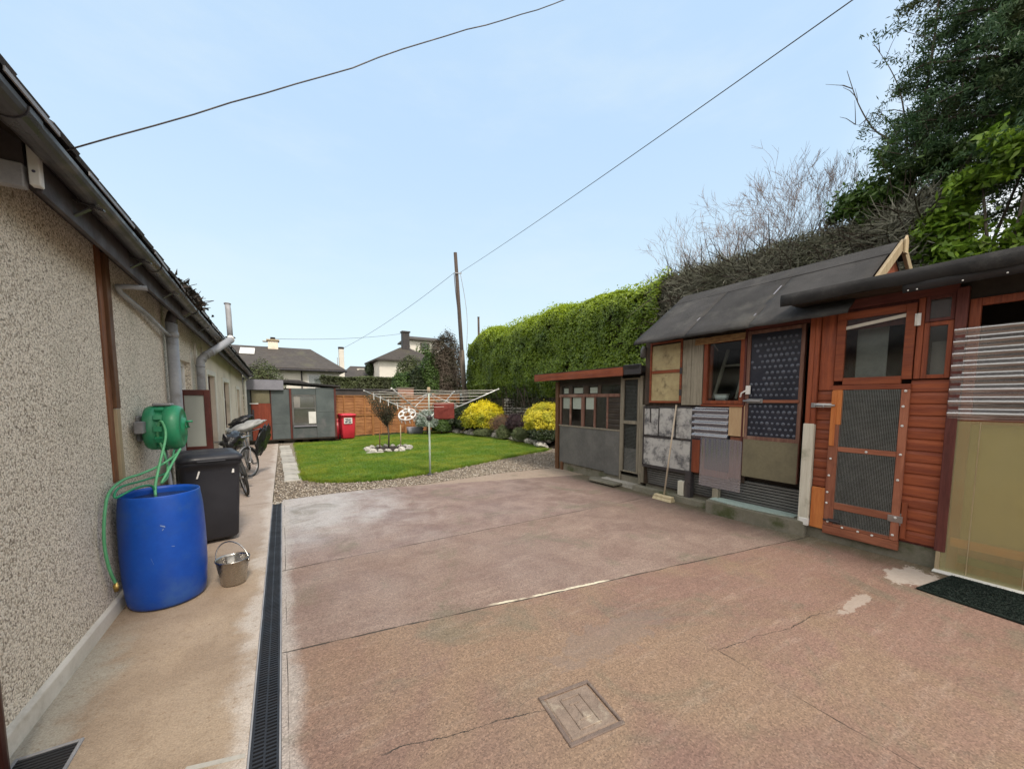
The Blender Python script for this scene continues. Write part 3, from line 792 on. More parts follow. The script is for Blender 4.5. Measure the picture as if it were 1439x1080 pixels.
# eaves
Y0, Y1 = -3, 16.75
def yp(poly, y0, y1, mb=None):
    mb = mb or MB()
    return mb.prism(poly, 'Y', y0, y1, (0, ez(y0)), (0, ez(y1)))
sf = yp([(WX, 2.915), (-1.0225, 2.905), (-1.0225, 2.925), (WX, 2.935)], 2.95, 16.6)
obj('soffit', sf, M['fascia'], bg)
fs = yp([(-1.022, 2.735), (-.996, 2.735), (-.996, 2.93), (-1.022, 2.93)], 2.95, 16.6)
obj('fascia', fs, M['fascia'], bg, .004)
fs = MB().box(-1.02, -3, 3.02, -.996, 2.90, 3.12)
obj('fascia', fs, M['gutter'], bg)
obj('box_end', MB().box(WX - .2, 2.915, 2.85, -1.04, 2.945, 3.035), M['fascia'], bg)
obj('box_end', MB().box(WX - .2, 2.90, 2.735, -1.04, 2.945, 2.848), M['grey_plastic'], bg, .004)
tb = obj('trim_board', MB().box(-1.025, 2.905, 2.755, -.985, 2.945, 3.02), M['white_plastic'], bg, .004)
for zz in (2.82, 2.95): obj('screw_hole', MB().lathe([(.0, -.002), (.007, -.002), (.007, 0), (0, .001)], (-1.005, 2.904, zz), 8, 'Y'), M['ink'], tb)
us = yp([(-4.4, 5.08), (-1.0, 2.925), (-1.0, 2.955), (-4.4, 5.11)], Y0, Y1)
obj('roof_underside', us, M['dark_wood_h'], bg)
# gutter: sagging half-round in lengths
gt = MB()
yy = -1.5; i = 0
def half_round(mb, y0, y1, dz0, dz1, cx=-.925, r=.062, th=.006):
    m = 10
    prof = [(cx + r * math.cos(math.pi + k * math.pi / m), r * math.sin(math.pi + k * math.pi / m)) for k in range(m + 1)]
    prof += [(cx + (r - th) * math.cos(2 * math.pi - k * math.pi / m), (r - th) * math.sin(2 * math.pi - k * math.pi / m)) for k in range(m + 1)]
    mb.prism(prof, 'Y', y0, y1, (0, 2.90 + ez(y0) + dz0), (0, 2.90 + ez(y1) + dz1))
rs = random.Random(5)
dz = 0
while yy < 16.6:
    L = min(1.9 + rs.uniform(-.3, .3), 16.72 - yy); d2 = rs.uniform(-.025, .015)
    half_round(gt, yy, yy + L, dz, d2); 
    if yy > -1: half_round(gt, yy - .05, yy + .05, dz, dz, -.925, .068, .005)
    yy += L; dz = d2
obj('gutter', gt, M['gutter'], bg)
yy = 3.3
while yy < 16.4:
    z = 2.835 + ez(yy)
    obj('gutter_bracket', MB().bar((-1.0, yy, z + .03), (-.87, yy, z - .0), .03, .008).bar((-1.0, yy, z - .06), (-.93, yy, z - .005), .03, .008), M['gutter'], bg)
    yy += .95
# roof: slab with a ragged row of slates over the gutter
rf = yp([(-.905, 2.945), (-4.45, 5.19), (-8.1, 2.88), (-8.1, 2.83), (-4.45, 5.14), (-.905, 2.905)], Y0, Y1)
rfo = obj('roof', rf, M['slate'], bg)
sl = MB(); yy = Y0
rs = random.Random(11)
for row in range(5):
    yy = Y0 + (.13 if row % 2 else 0)
    while yy < Y1 - .1:
        L = .27
        j = rs.uniform(-.005, .005) if row else rs.uniform(-.007, .007)
        lift = rs.uniform(0, .003) + (.022 if (row == 0 and rs.random() < .05) else 0) + .014 * mnoise.noise(Vector((yy * .9, row, 0)))
        x0 = -.855 - row * .20 + j; slope = .633
        z0 = 2.962 + (-.88 - x0) * slope + ez(yy) + lift + .006
        a = (x0, yy + L / 2, z0); b = (x0 - .30, yy + L / 2, z0 + .30 * slope - lift - .004)
        sl.bar(a, b, L - .006, .022, (0, 0, 1))
        yy += L
obj('slates', sl, M['slate'], rfo)
# pale drip strips under the slates, sagging and broken
ds = MB(); yy = -1.6
while yy < 10:
    L = rs.uniform(.35, .8); e0 = rs.uniform(-.012, .012); e1 = rs.uniform(-.02, .012)
    z0, z1 = 2.938 + ez(yy) + e0, 2.938 + ez(yy + L) + e1
    ds = MB().bar((-.852, yy, z0 - .004), (-.852 + rs.uniform(-.006, .008), yy + L, z1 - .004), .006, .020)
    obj('drip_strip', ds, M['grey_plastic'], bg)
    yy += L + rs.uniform(.05, .55)
# timber strips covering a joint in the wall
obj('timber_strip', MB().box(WX - .005, 4.245, 1.02, WX + .012, 4.335, 2.885), M['rust_wood_v'], bg, .004)
obj('timber_strip', MB().box(WX - .005, 4.34, 1.62, WX + .034, 4.43, 2.86), M['brown_wood_v'], bg, .004)
obj('timber_strip', MB().box(WX - .005, 4.343, 1.02, WX + .030, 4.425, 1.615), M['pale_wood'], bg, .004)
# downpipes, waste pipe, flue
dp = MB().tube([(-1.115, 6.12, .0), (-1.115, 6.12, 2.62)], .058, 18)
dpo = obj('downpipe', dp, M['pipe_grey'], bg)
obj('collar', MB().lathe([(.058, 0), (.068, .004), (.068, .06), (.058, .064)], (-1.115, 6.12, 2.44), 18), M['pipe_grey'], dpo)
obj('outlet', MB().tube([(-1.115, 6.12, 2.615), (-1.10, 6.12, 2.70), (-.95, 6.12, 2.80), (-.925, 6.12, 2.85)], .062, 12), M['gutter'], dpo)
obj('waste_pipe', MB().tube([(-.97, 4.55, 2.66), (-1.08, 4.53, 2.655), (-1.145, 4.50, 2.64), (-1.16, 4.62, 2.615), (-1.15, 5.3, 2.56), (-1.14, 5.9, 2.475), (-1.13, 6.03, 2.455), (-1.115, 6.08, 2.46)], .021, 10), M['pipe_grey'], bg)
fp = MB().tube([(-1.09, 7.72, .9), (-1.09, 7.72, 2.22), (-1.08, 7.72, 2.31), (-1.03, 7.77, 2.39), (-.96, 7.84, 2.45), (-.72, 8.12, 2.70)], .056, 16)
fpo = obj('flue_pipe', fp, M['pipe_grey'], bg)
for (p, q) in (((-1.09, 7.72, 2.20), (-1.09, 7.72, 2.23)), ((-1.075, 7.73, 2.31), (-1.06, 7.745, 2.335)), ((-1.03, 7.77, 2.385), (-1.01, 7.79, 2.40)), ((-.97, 7.83, 2.44), (-.95, 7.85, 2.46))):
    obj('pipe_ring', MB().tube([p, q], .062, 16), M['pipe_grey'], fpo)
vp = obj('vent_pipe', MB().tube([(-.73, 8.22, 2.74), (-.735, 8.24, 3.0), (-.74, 8.27, 3.22), (-.75, 8.30, 3.34)], .042, 14), M['pipe_grey'], bg)
obj('collar', MB().tube([(-.71, 8.12, 2.70), (-.728, 8.2, 2.75)], .05, 12), M['white_plastic'], vp)
obj('rim', MB().tube([(-.75, 8.30, 3.335), (-.75, 8.302, 3.35)], .052, 14), M['pipe_grey'], vp)
obj('bracket', MB().box(-.80, 8.16, 2.755, -.66, 8.30, 2.765), M['gutter'], vp)
obj('downpipe', MB().tube([(-.93, 16.45, 2.50), (-1.0, 16.45, 2.44), (-1.12, 16.45, 2.36), (-1.13, 16.45, 2.25), (-1.13, 16.45, .05)], .045, 12), M['white_plastic'], bg)
obj('downpipe', MB().tube([(-1.13, 2.42, .02), (-1.13, 2.42, 3.0)], .05, 16), M['dark_red'], bg)
obj('vertical_trunking', MB().box(WX, 7.98, .2, WX + .03, 8.06, 2.6).box(WX, 8.62, .2, WX + .02, 8.70, 2.6), M['paint_white'], bg, .003)
# ------------------------------------------------------------------ things along the bungalow wall
def spline(pts, k=8):
    P = [Vector(p) for p in pts]; out = []
    for i in range(len(P) - 1):
        a = P[max(i - 1, 0)]; b = P[i]; c = P[i + 1]; d = P[min(i + 2, len(P) - 1)]
        for j in range(k):
            t = j / k
            out.append(.5 * ((2 * b) + (c - a) * t + (2 * a - 5 * b + 4 * c - d) * t * t + (3 * b - a - 3 * c + d) * t ** 3))
    return out + [P[-1]]
def rrect(w, d, r, n=5):
    pts = []
    for sx, sy, a0 in ((1, 1, 0), (-1, 1, 90), (-1, -1, 180), (1, -1, 270)):
        for k in range(n + 1):
            a = R(a0 + 90 * k / n)
            pts.append((sx * (w / 2 - r) + r * math.cos(a), sy * (d / 2 - r) + r * math.sin(a)))
    return pts
def loft(mb, secs, smooth=True, caps=(True, True)):
    """secs: list of (poly, z, (dx,dy)) with equal point counts"""
    n = len(secs[0][0]); vs = []
    for poly, z, d in secs:
        vs += [(p[0] + d[0], p[1] + d[1], z) for p in poly]
    fs = [(i * n + k, i * n + (k + 1) % n, (i + 1) * n + (k + 1) % n, (i + 1) * n + k) for i in range(len(secs) - 1) for k in range(n)]
    mb.add(vs, fs, smooth)
    o = len(mb.v) - len(vs)
    if caps[0]: mb.f.append(tuple(o + k for k in range(n))[::-1]); mb.s.append(False)
    if caps[1]: mb.f.append(tuple(o + (len(secs) - 1) * n + k for k in range(n))); mb.s.append(False)
    return mb

# blue drum
t = thing('water_barrel', 'open blue plastic drum of water against the pebble-dashed wall', 'barrel', (-.905, 4.19, 0))
prof = [(0, .004), (.222, .004), (.242, .012), (.252, .035), (.262, .10), (.272, .25), (.276, .45), (.274, .62), (.268, .78), (.262, .85), (.256, .895), (.254, .922), (.251, .928), (.247, .928), (.243, .90), (.246, .78)]
obj('body', MB().lathe(prof, (-.905, 4.19, .003), 48), M['barrel'], t)
def waterm():
    n = N('dark water')
    return n.done(n.bsdf((.02, .026, .035), .03, n.bump(n.noise(14, 2), .06, .01), 0, .6))
obj('water', MB().lathe([(0, .872), (.244, .872)], (-.905, 4.19, 0), 40), waterm(), t)

sc_ = MB()
for (a0, z0, a1, z1, w0) in ((-82, .70, -76, .685, .012), (-80, .66, -78, .672, .008), (-70, .52, -66, .515, .005), (-96, .45, -93, .40, .005)):
    for k in range(4):
        aa, ab = R(a0 + (a1 - a0) * k / 4), R(a0 + (a1 - a0) * (k + 1) / 4); za, zb = z0 + (z1 - z0) * k / 4, z0 + (z1 - z0) * (k + 1) / 4
        rr_ = .2765
        sc_.add([(-.905 + rr_ * math.cos(aa), 4.19 + rr_ * math.sin(aa), za), (-.905 + rr_ * math.cos(ab), 4.19 + rr_ * math.sin(ab), zb), (-.905 + rr_ * math.cos(ab), 4.19 + rr_ * math.sin(ab), zb + w0 * .6), (-.905 + rr_ * math.cos(aa), 4.19 + rr_ * math.sin(aa), za + w0)], [(0, 1, 2, 3)])
M['scuff'] = surf('pale scuffed plastic', (.30, .38, .55), (.10, .17, .38), 30, (.5, .7), 0, 60)
o = obj('scuff_marks', sc_, M['scuff'], t); o['kind'] = 'stuff'

# hose reel on the wall
cx, cyy, cz = -1.03, 4.98, 1.415
t = thing('hose_reel', 'round green hose reel on a grey bracket above the blue drum', 'hose reel', (-1.19, cyy, cz))
obj('bracket', MB().box(-1.2, cyy - .09, cz - .12, -1.165, cyy + .09, cz + .12).box(-1.165, cyy - .30, cz - .035, -1.10, cyy - .05, cz + .075).box(-1.165, cyy - .05, cz - .03, -1.14, cyy + .06, cz + .03), M['grey_plastic'], t, .008)
prof = [(0, -1.145), (.15, -1.145), (.20, -1.135), (.215, -1.11), (.215, -1.055), (.19, -1.045), (.19, -1.0), (.215, -.99), (.222, -.93), (.216, -.895), (.20, -.875), (.175, -.865), (.165, -.872), (.10, -.872), (.09, -.85), (.05, -.848), (.0, -.848)]
body = obj('drum', MB().lathe(prof, (0, cyy, cz), 40, 'X'), M['reel'], t)
rb = MB()
for k in range(12):
    a = k * math.pi / 6
    rb.bar((-1.05, cyy + .20 * math.cos(a), cz + .20 * math.sin(a)), (-.99, cyy + .20 * math.cos(a), cz + .20 * math.sin(a)), .05, .04, (0, math.cos(a), math.sin(a)))
obj('rib', rb, M['reel'], body)
obj('handle', MB().box(-1.08, cyy - .07, cz + .215, -.94, cyy + .07, cz + .24), M['grey_plastic'], t, .008)
obj('crank', MB().tube([(-.85, cyy, cz), (-.83, cyy, cz), (-.825, cyy - .09, cz + .06), (-.78, cyy - .09, cz + .06)], .011, 8), M['reel'], t)
# hose: one run from the drum of water, over the reel, and down behind the barrel
H = spline([(-.96, 4.30, .80), (-.985, 4.40, .93), (-.975, 4.55, 1.12), (-.955, 4.72, 1.36), (-.99, 4.755, 1.49), (-1.03, 4.80, 1.36), (-.99, 4.80, 1.17), (-.94, 4.62, 1.0), (-.955, 4.46, .95), (-.93, 4.52, 1.02), (-.88, 4.80, 1.20), (-.90, 4.82, 1.17),
            (-.97, 4.62, 1.10), (-1.06, 4.38, 1.06), (-1.12, 4.18, 1.05), (-1.155, 4.0, .99), (-1.16, 3.90, .86), (-1.165, 3.86, .65), (-1.16, 3.885, .45), (-1.15, 3.945, .30)], 8)
t = thing('garden_hose', 'pale green hose looping from the reel down between drum and wall', 'hose', (-1.0, 4.4, .8))
obj('tube', MB().tube(H, .0105, 8), M['hose'], t)
H2 = spline([(-.93, 4.86, 1.20), (-.95, 4.70, 1.02), (-1.04, 4.42, 1.0), (-1.13, 4.12, 1.0), (-1.13, 4.02, .94), (-1.06, 4.2, .97), (-1.0, 4.36, .95), (-.98, 4.38, .85)], 8)
o = thing('garden_hose', 'darker green hose loop hanging from the reel into the drum', 'hose', (-1.0, 4.4, .9))
obj('tube', MB().tube(H2, .009, 8), M['reel'], o)
obj('brass_connector', MB().lathe([(0, 0), (.016, 0), (.016, .02), (.02, .022), (.02, .05), (.013, .052), (.013, .07), (0, .07)], (-1.147, 3.95, .232), 12), M['brass'], t)
o = thing('drain_rod', 'thin grey pipe leaning on the wall behind the blue drum', 'pipe', (-1.05, 5.2, .3))
obj('rod', MB().tube([(-1.04, 5.06, 1.2), (-.90, 4.78, .02)], .018, 8), M['grey_plastic'], o)
obj('end_cap', MB().tube([(-1.042, 5.064, 1.19), (-1.048, 5.075, 1.24)], .022, 8), M['gutter'], o)

def wheelie(name, label, group, loc, rz, mb, s=1.0):
    t = thing(name, label, 'wheelie bin', loc, group, rz)
    secs = []
    for z, w, d, dy in ((.045, .44, .47, -.02), (.07, .47, .50, -.02), (.5, .515, .58, -.01), (.86, .545, .65, 0), (.93, .555, .67, 0), (.935, .58, .70, 0), (.985, .585, .705, 0), (.99, .57, .69, 0)):
        secs.append((rrect(w * s, d * s, .05 * s), z * s, (0, dy)))
    body = obj('body', loft(MB(), secs), mb, t, 0, 1, True)
    lid = loft(MB(), [(rrect(.60 * s, .73 * s, .06), .985 * s, (0, -.01)), (rrect(.61 * s, .74 * s, .06), 1.005 * s, (0, -.01)), (rrect(.60 * s, .73 * s, .06), 1.03 * s, (0, -.01)), (rrect(.53 * s, .64 * s, .06), 1.058 * s, (0, .0)), (rrect(.40 * s, .46 * s, .06), 1.07 * s, (0, .02))])
    lo = obj('lid', lid, mb, t, 0, 1, True)
    obj('lid_handle', MB().box(-.13 * s, -.40 * s, .985 * s, .13 * s, -.36 * s, 1.0 * s), mb, lo, .006, 1, True)
    obj('hinge_bar', MB().tube([(-.26 * s, .375 * s, 1.0 * s), (.26 * s, .375 * s, 1.0 * s)], .018 * s, 10), mb, t, 0, 1, True)
    for sx in (-1, 1):
        w = MB().lathe([(0, -.025), (.07, -.025), (.095, -.02), (.10, 0), (.095, .02), (.07, .025), (0, .025)], (sx * .235 * s, .26 * s, .10), 20, 'X')
        obj('wheel', w, M['rubber'], t, 0, 1, True)
    return t, body
t, body = wheelie('wheelie_bin', 'charcoal wheelie bin behind the blue drum', 'wheelie bins', (-.80, 5.76, .002), R(12), M['bin_black'])
obj('sticker', MB().prism([(-.14, .80), (-.125, .80), (-.10, .88), (-.115, .885)], 'Y', -.337, -.327), M['white_plastic'], body, 0, 1, True)
obj('sticker', MB().prism([(.185, .83), (.21, .83), (.21, .875), (.195, .875)], 'Y', -.338, -.327), M['white_plastic'], body, 0, 1, True)
t, body = wheelie('wheelie_bin', 'red wheelie bin with a white label beside the grey felt-clad shed', 'wheelie bins', (2.26, 17.05, .02), R(6), M['bin_red'])
lb = obj('label_plate', MB().box(-.19, -.345, .66, .13, -.315, .90), M['white_plastic'], body, 0, 1, True)
pr = MB(); rs = random.Random(8)
for (a, b, c, d) in ((-.14, .83, -.02, .86), (-.12, .775, .08, .81), (-.15, .70, -.05, .755), (-.02, .69, .09, .74), (0., .825, .07, .85)):
    pr.box(a, -.349, b, c, -.344, d)
obj('smudged_print', pr, M['ink'], lb, 0, 1, True)
o = thing('plastic_crate', 'dark red plastic tub tucked behind the red bin at the shed corner', 'tub', (2.0, 17.35, .0))
obj('tub', loft(MB(), [(rrect(.30, .34, .04), .02, (1.97, 17.45)), (rrect(.40, .44, .04), .80, (1.97, 17.45)), (rrect(.38, .42, .04), .80, (1.97, 17.45)), (rrect(.36, .40, .04), .70, (1.97, 17.45))]), M['bin_red'], o)
obj('rim', loft(MB(), [(rrect(.43, .47, .04), .78, (1.97, 17.45)), (rrect(.43, .47, .04), .83, (1.97, 17.45)), (rrect(.385, .425, .03), .83, (1.97, 17.45)), (rrect(.385, .425, .03), .78, (1.97, 17.45))], True, (False, False)), M['bin_red'], o)

# steel bucket
bx0, by0 = -.455, 4.22
t = thing('bucket', 'steel bucket with raised wire handle standing by the drain', 'bucket', (bx0, by0, 0))
obj('pail', MB().lathe([(0, .012), (.088, .012), (.088, .002), (.094, .0), (.098, .02), (.128, .225), (.134, .228), (.134, .236), (.126, .238), (.122, .22), (.094, .03), (0, .028)], (bx0, by0, .003), 36), M['stainless'], t)
a = R(-20)
hp = []
for k in range(17):
    th = math.pi * k / 16
    hp.append((bx0 + .135 * math.cos(th) * math.cos(a) - .03 * math.sin(th), by0 + .135 * math.cos(th) * math.sin(a) + .09 * math.sin(th), .215 + .155 * math.sin(th)))
obj('handle', MB().tube(hp, .006, 8), M['stainless'], t)
for s in (-1, 1):
    obj('handle_lug', MB().lathe([(0, -.008), (.015, -.008), (.015, .008), (0, .008)], (bx0 + s * .131 * math.cos(a), by0 + s * .131 * math.sin(a), .213), 10, 'X'), M['stainless'], t)

# bicycles
def bicycle(label, loc, rz, lean, steer, fm):
    t = thing('bicycle', label, 'bicycle', loc, 'bicycles leaning on the bungalow wall', rz)
    t.rotation_euler = (0, lean, rz)
    fy, ry = -.52, .52; rw = .335
    head_t, head_b, bb, st, ra = Vector((0, -.36, .86)), Vector((0, -.42, .66)), Vector((0, .08, .28)), Vector((0, .22, .80)), Vector((0, ry, rw))
    fr = MB()
    for a, b, r in ((head_b, head_t, .02), (head_t, st - Vector((0, .01, .06)), .015), (head_b, bb, .018), (bb, st, .016)): fr.tube([a, b], r, 10)
    for s in (-1, 1):
        fr.tube([bb, ra + Vector((s * .06, 0, 0))], .01, 8).tube([st - Vector((0, .01, .05)), ra + Vector((s * .06, 0, 0))], .008, 8)
    obj('frame', fr, fm, t, 0, 1, True)
    rot = Matrix.Rotation(steer, 3, 'Z'); piv = head_b
    def S(p): return tuple(rot @ (Vector(p) - piv) + piv)
    fk = MB()
    for s in (-1, 1): fk.tube([S((s * .02, -.42, .66)), S((s * .05, -.44, .62)), S((s * .05, fy, rw))], .011, 8)
    obj('fork', fk, fm, t, 0, 1, True)
    hb = MB().tube([S((0, -.36, .86)), S((0, -.34, .97))], .014, 8)
    hb.tube([S((-.30, -.20, .99)), S((-.22, -.30, 1.0)), S((0, -.36, .98)), S((.22, -.30, 1.0)), S((.30, -.20, .99))], .012, 8)
    obj('handlebar', hb, M['steel'], t, 0, 1, True)
    for y, fixed in ((fy, 0), (ry, 1)):
        def T(p): return p if fixed else S(p)
        def circ(Rr, r, m):
            pts = [T((0, y + Rr * math.cos(2 * math.pi * k / 40), rw + Rr * math.sin(2 * math.pi * k / 40))) for k in range(41)]
            return MB().tube(pts, r, m, False)
        w = obj('wheel', MB().tube([T((-.05, y, rw)), T((.05, y, rw))], .02, 10), M['steel'], t, 0, 1, True)
        obj('tyre', circ(rw - .022, .022, 8), M['rubber'], w, 0, 1, True)
        obj('rim', circ(rw - .05, .011, 6), M['steel'], w, 0, 1, True)
        sp = MB()
        for k in range(24):
            a = 2 * math.pi * k / 24
            sp.tube([T(((-1) ** k * .03, y, rw)), T((0, y + .28 * math.cos(a), rw + .28 * math.sin(a)))], .0016, 3, False)
        obj('spokes', sp, M['steel'], w, 0, 1, True)
        md = MB(); m = 14; vs = []
        for k in range(m + 1):
            a = R(20 + 150 * k / m)
            for s in (-.028, .028): vs.append(T((s, y + (rw + .012) * math.cos(a), rw + (rw + .012) * math.sin(a))))
        md.add(vs, [(2 * k, 2 * k + 1, 2 * k + 3, 2 * k + 2) for k in range(m)], True)
        g = obj('mudguard', md, fm, t, 0, 1, True)
        so = g.modifiers.new('thick', 'SOLIDIFY'); so.thickness = .003
    sd = MB().dome((0, .26, .88), .075, .14, .04, .05)
    obj('saddle', sd, M['rubber'], t, 0, 1, True)
    obj('seat_post', MB().tube([(0, .22, .78), (0, .24, .87)], .012, 8), M['steel'], t, 0, 1, True)
    ck = MB().lathe([(0, -.006), (.095, -.006), (.095, .006), (0, .006)], (.05, .08, .28), 24, 'X').bar((.07, .08, .28), (.075, .20, .17), .012, .02).bar((-.07, .08, .28), (-.075, -.04, .39), .012, .02)
    ck.box(.06, .16, .155, .15, .24, .18).box(-.15, -.08, .38, -.06, .0, .405)
    obj('crankset', ck, M['steel'], t, 0, 1, True)
    return t
bicycle('nearer dark bicycle behind the charcoal bin, a black sheet over its handlebars', (-.66, 8.52, .004), R(5), R(-9), R(8), M['rubber'])
bicycle('farther silver bicycle with a grey covered saddle and its front wheel turned out', (-.66, 10.42, .004), R(10), R(-9), R(-38), M['pipe_grey'])
def crumple(mb, c, r, seed, n=26, m=14, amp=.3, drop=0.):
    vs = []
    for i in range(m + 1):
        th = math.pi * i / m
        for k in range(n):
            a = 2 * math.pi * k / n
            d = Vector((math.sin(th) * math.cos(a), math.sin(th) * math.sin(a), math.cos(th)))
            q = 1 + amp * mnoise.noise(d * 2.0 + Vector((seed, 0, 0))) + amp * 1.1 * abs(mnoise.noise(d * 3.6 + Vector((seed, 3, 0))))
            vs.append((c[0] + d.x * r[0] * q, c[1] + d.y * r[1] * q, c[2] + d.z * r[2] * q - drop * max(0, d.z * 0 + (math.sin(a) if d.z < 0 else 0))))
    return mb.add(vs, [(i * n + k, (i + 1) * n + k, (i + 1) * n + (k + 1) % n, i * n + (k + 1) % n) for i in range(m) for k in range(n)], True)
o = obj('bicycle_cover', crumple(MB(), (0, 0, 0), (.15, .36, .14), 3.1, 30, 16, .4), M['tarp']); o.location = (-.80, 8.22, .96)
tag(o, 'crumpled glossy black sheet draped over the nearer bicycle', 'cover', 'plastic covers on the bicycles')
o = obj('bicycle_cover', crumple(MB(), (0, 0, 0), (.055, .22, .32), 7.7, 30, 16, .35), M['tarp']); o.location = (-.42, 10.12, .78); o.rotation_euler = (R(-14), R(12), R(-25))
tag(o, 'black sheet hanging beside the front wheel of the farther bicycle', 'cover', 'plastic covers on the bicycles')
o = obj('saddle_cover', crumple(MB(), (0, 0, 0), (.33, .15, .085), 5.2, 28, 14, .25), M['tarp_grey']); o.location = (-.70, 9.86, 1.10); o.rotation_euler = (0, R(-22), R(8))
tag(o, 'pale grey cover over the handlebars and saddle of the farther bicycle', 'cover')
o = obj('bicycle_cover', crumple(MB(), (0, 0, 0), (.22, .16, .09), 9.2, 28, 14, .3), M['tarp']); o.location = (-.80, 10.15, 1.20); o.rotation_euler = (0, R(-30), 0)
tag(o, 'black bag sticking up behind the pale grey bicycle cover', 'cover', 'plastic covers on the bicycles')

# weeds and dead leaves caught in the gutter
t = thing('gutter_weeds', 'clump of dry dark weeds sprouting from the gutter above the downpipe', 'weeds', (-.90, 5.9, 2.85))
tw = MB(); rs = random.Random(4)
for i in range(46):
    b = Vector((-.90 + rs.uniform(-.04, .04), 5.25 + rs.random() * 1.15, 2.82)); 
    d = Vector((rs.uniform(-.05, .12), rs.uniform(-.10, .10), rs.uniform(.08, .20)))
    tw.tube([b, b + d * .6, b + d + Vector((rs.uniform(-.05, .08), rs.uniform(-.05, .05), -.02))], [.007, .005, .003], 4)
obj('stems', tw, M['dark_wood_v'], t)
P = np.stack([RNG.uniform(-.97, -.82, 420), RNG.normal(5.85, .36, 420), 2.86 + .09 * RNG.random(420)], 1)
leaf_mesh('leaves', P, np.tile((0.4, 0, 1.), (420, 1)), .085, .045, M['dark_wood_h'], t, .9, 0, .15)
# ------------------------------------------------------------------ sheds on the right
def frame(mb, y0, y1, z0, z1, w, xo, xi, top=None, bot=None):
    """rectangular frame in a wall facing -X"""
    tw = w if top is None else top; bw = w if bot is None else bot
    mb.box(xo, y0, z0, xi, y0 + w, z1).box(xo, y1 - w, z0, xi, y1, z1)
    mb.box(xo + .002, y0 + w, z1 - tw, xi - .002, y1 - w, z1).box(xo + .002, y0 + w, z0, xi - .002, y1 - w, z0 + bw)
    return mb
def shiplap(mb, y0, y1, z0, z1, x, pitch=.118):
    n = max(1, round((z1 - z0) / pitch)); h = (z1 - z0) / n
    for i in range(n):
        a = z0 + i * h
        mb.prism([(x, a + .006), (x - .017, a + .006), (x - .019, a + .012), (x - .019, a + h * .70), (x - .007, a + h * .92), (x - .004, a + h + .004), (x, a + h + .004)], 'Y', y0, y1)
    return mb
def mesh_grid(y0, y1, z0, z1, x, sp=.021, r=.0011):
    mb = MB(); rs = random.Random(2)
    y = y0
    while y < y1:
        mb.box(x - r, y - r, z0, x + r, y + r, z1); y += sp
    z = z0
    while z < z1:
        mb.box(x - r - .0025, y0, z - r, x - r, y1, z + r); z += sp
    return mb
M['orange_rail'] = wood('orange batten', (.50, .17, .03), (.38, .12, .02), 'Y')
M['olive_pale'] = surf('added pale olive backing', (.36, .32, .17), (.25, .23, .12), 2, (.7, .9), .1, 20)
M['wire'] = surf('galvanised wire', (.40, .43, .42), (.30, .33, .32), 9, (.4, .6), 0, 30, metal=.5, rnd=0)
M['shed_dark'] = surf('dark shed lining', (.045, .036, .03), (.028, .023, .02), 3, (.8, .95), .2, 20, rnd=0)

# ---- nearest shed: red stained, felt roof, mesh door, plastic-sheeted bay
X = 5.5
t = thing('red_shed', 'nearest red-stained shed with wire mesh door and plastic sheeted bay', 'shed', (6.4, .8, 0))
obj('base', MB().box(X + .03, -1.5, -.02, 7.5, 2.09, .195), M['concrete_block'], t, .01)
obj('lining', MB().box(7.42, -1.46, .2, 7.46, 2.08, 3.05).box(X + .06, 2.045, .2, 7.42, 2.075, 2.88).box(X + .06, -1.5, .2, 7.42, -1.47, 2.88).box(X + .06, -1.47, .196, 7.42, 2.045, .215), M['shed_dark'], t)
obj('cladding', shiplap(MB(), 1.855, 1.985, .64, 1.79, X + .03), M['red_wood_h'], t)
obj('cladding', shiplap(MB(), .925, 1.205, .215, 1.885, X + .03), M['red_wood_h'], t)
obj('back_board', MB().box(X + .032, .90, .2, X + .05, 1.20, 1.89).box(X + .032, 1.85, .2, X + .05, 2.05, 2.84).box(X + .032, .95, 2.47, X + .05, 2.05, 2.86), M['maroon_v'], t)
obj('plain_panel', MB().box(X + .006, 1.845, 1.80, X + .03, 1.985, 2.73), M['red_wood_v'], t, .003)
obj('corner_post', MB().box(X - .03, 1.99, 1.39, X + .03, 2.035, 2.76).box(X - .018, 2.037, 1.39, X + .03, 2.095, 2.76), M['red_wood_v'], t, .005)
o = obj('corner_post', MB().prism([(X - .04, .16), (X + .028, .16), (X + .028, 1.387), (X - .04, 1.40)], 'Y', 1.99, 2.10), M['white_wood'], t, .006)
o['label'] = 'flaking white lower length of the corner post'
obj('post_foot', MB().box(X - .046, 1.985, .14, X + .0, 2.09, .235), M['white_plastic'], t, .008)
op = obj('kick_panel', MB().box(X - .012, 1.845, .14, X + .03, 1.982, .635), M['orange_wood'], t, .003)
op['label'] = 'bright orange ply patch at the foot of the wall'
obj('head_board', MB().box(X + .035, -1.5, 2.60, X + .055, 2.07, 2.885), M['shed_dark'], t)
obj('head_rail', MB().box(X - .004, .93, 2.70, X + .03, 1.985, 2.80), M['maroon_h'], t, .003)
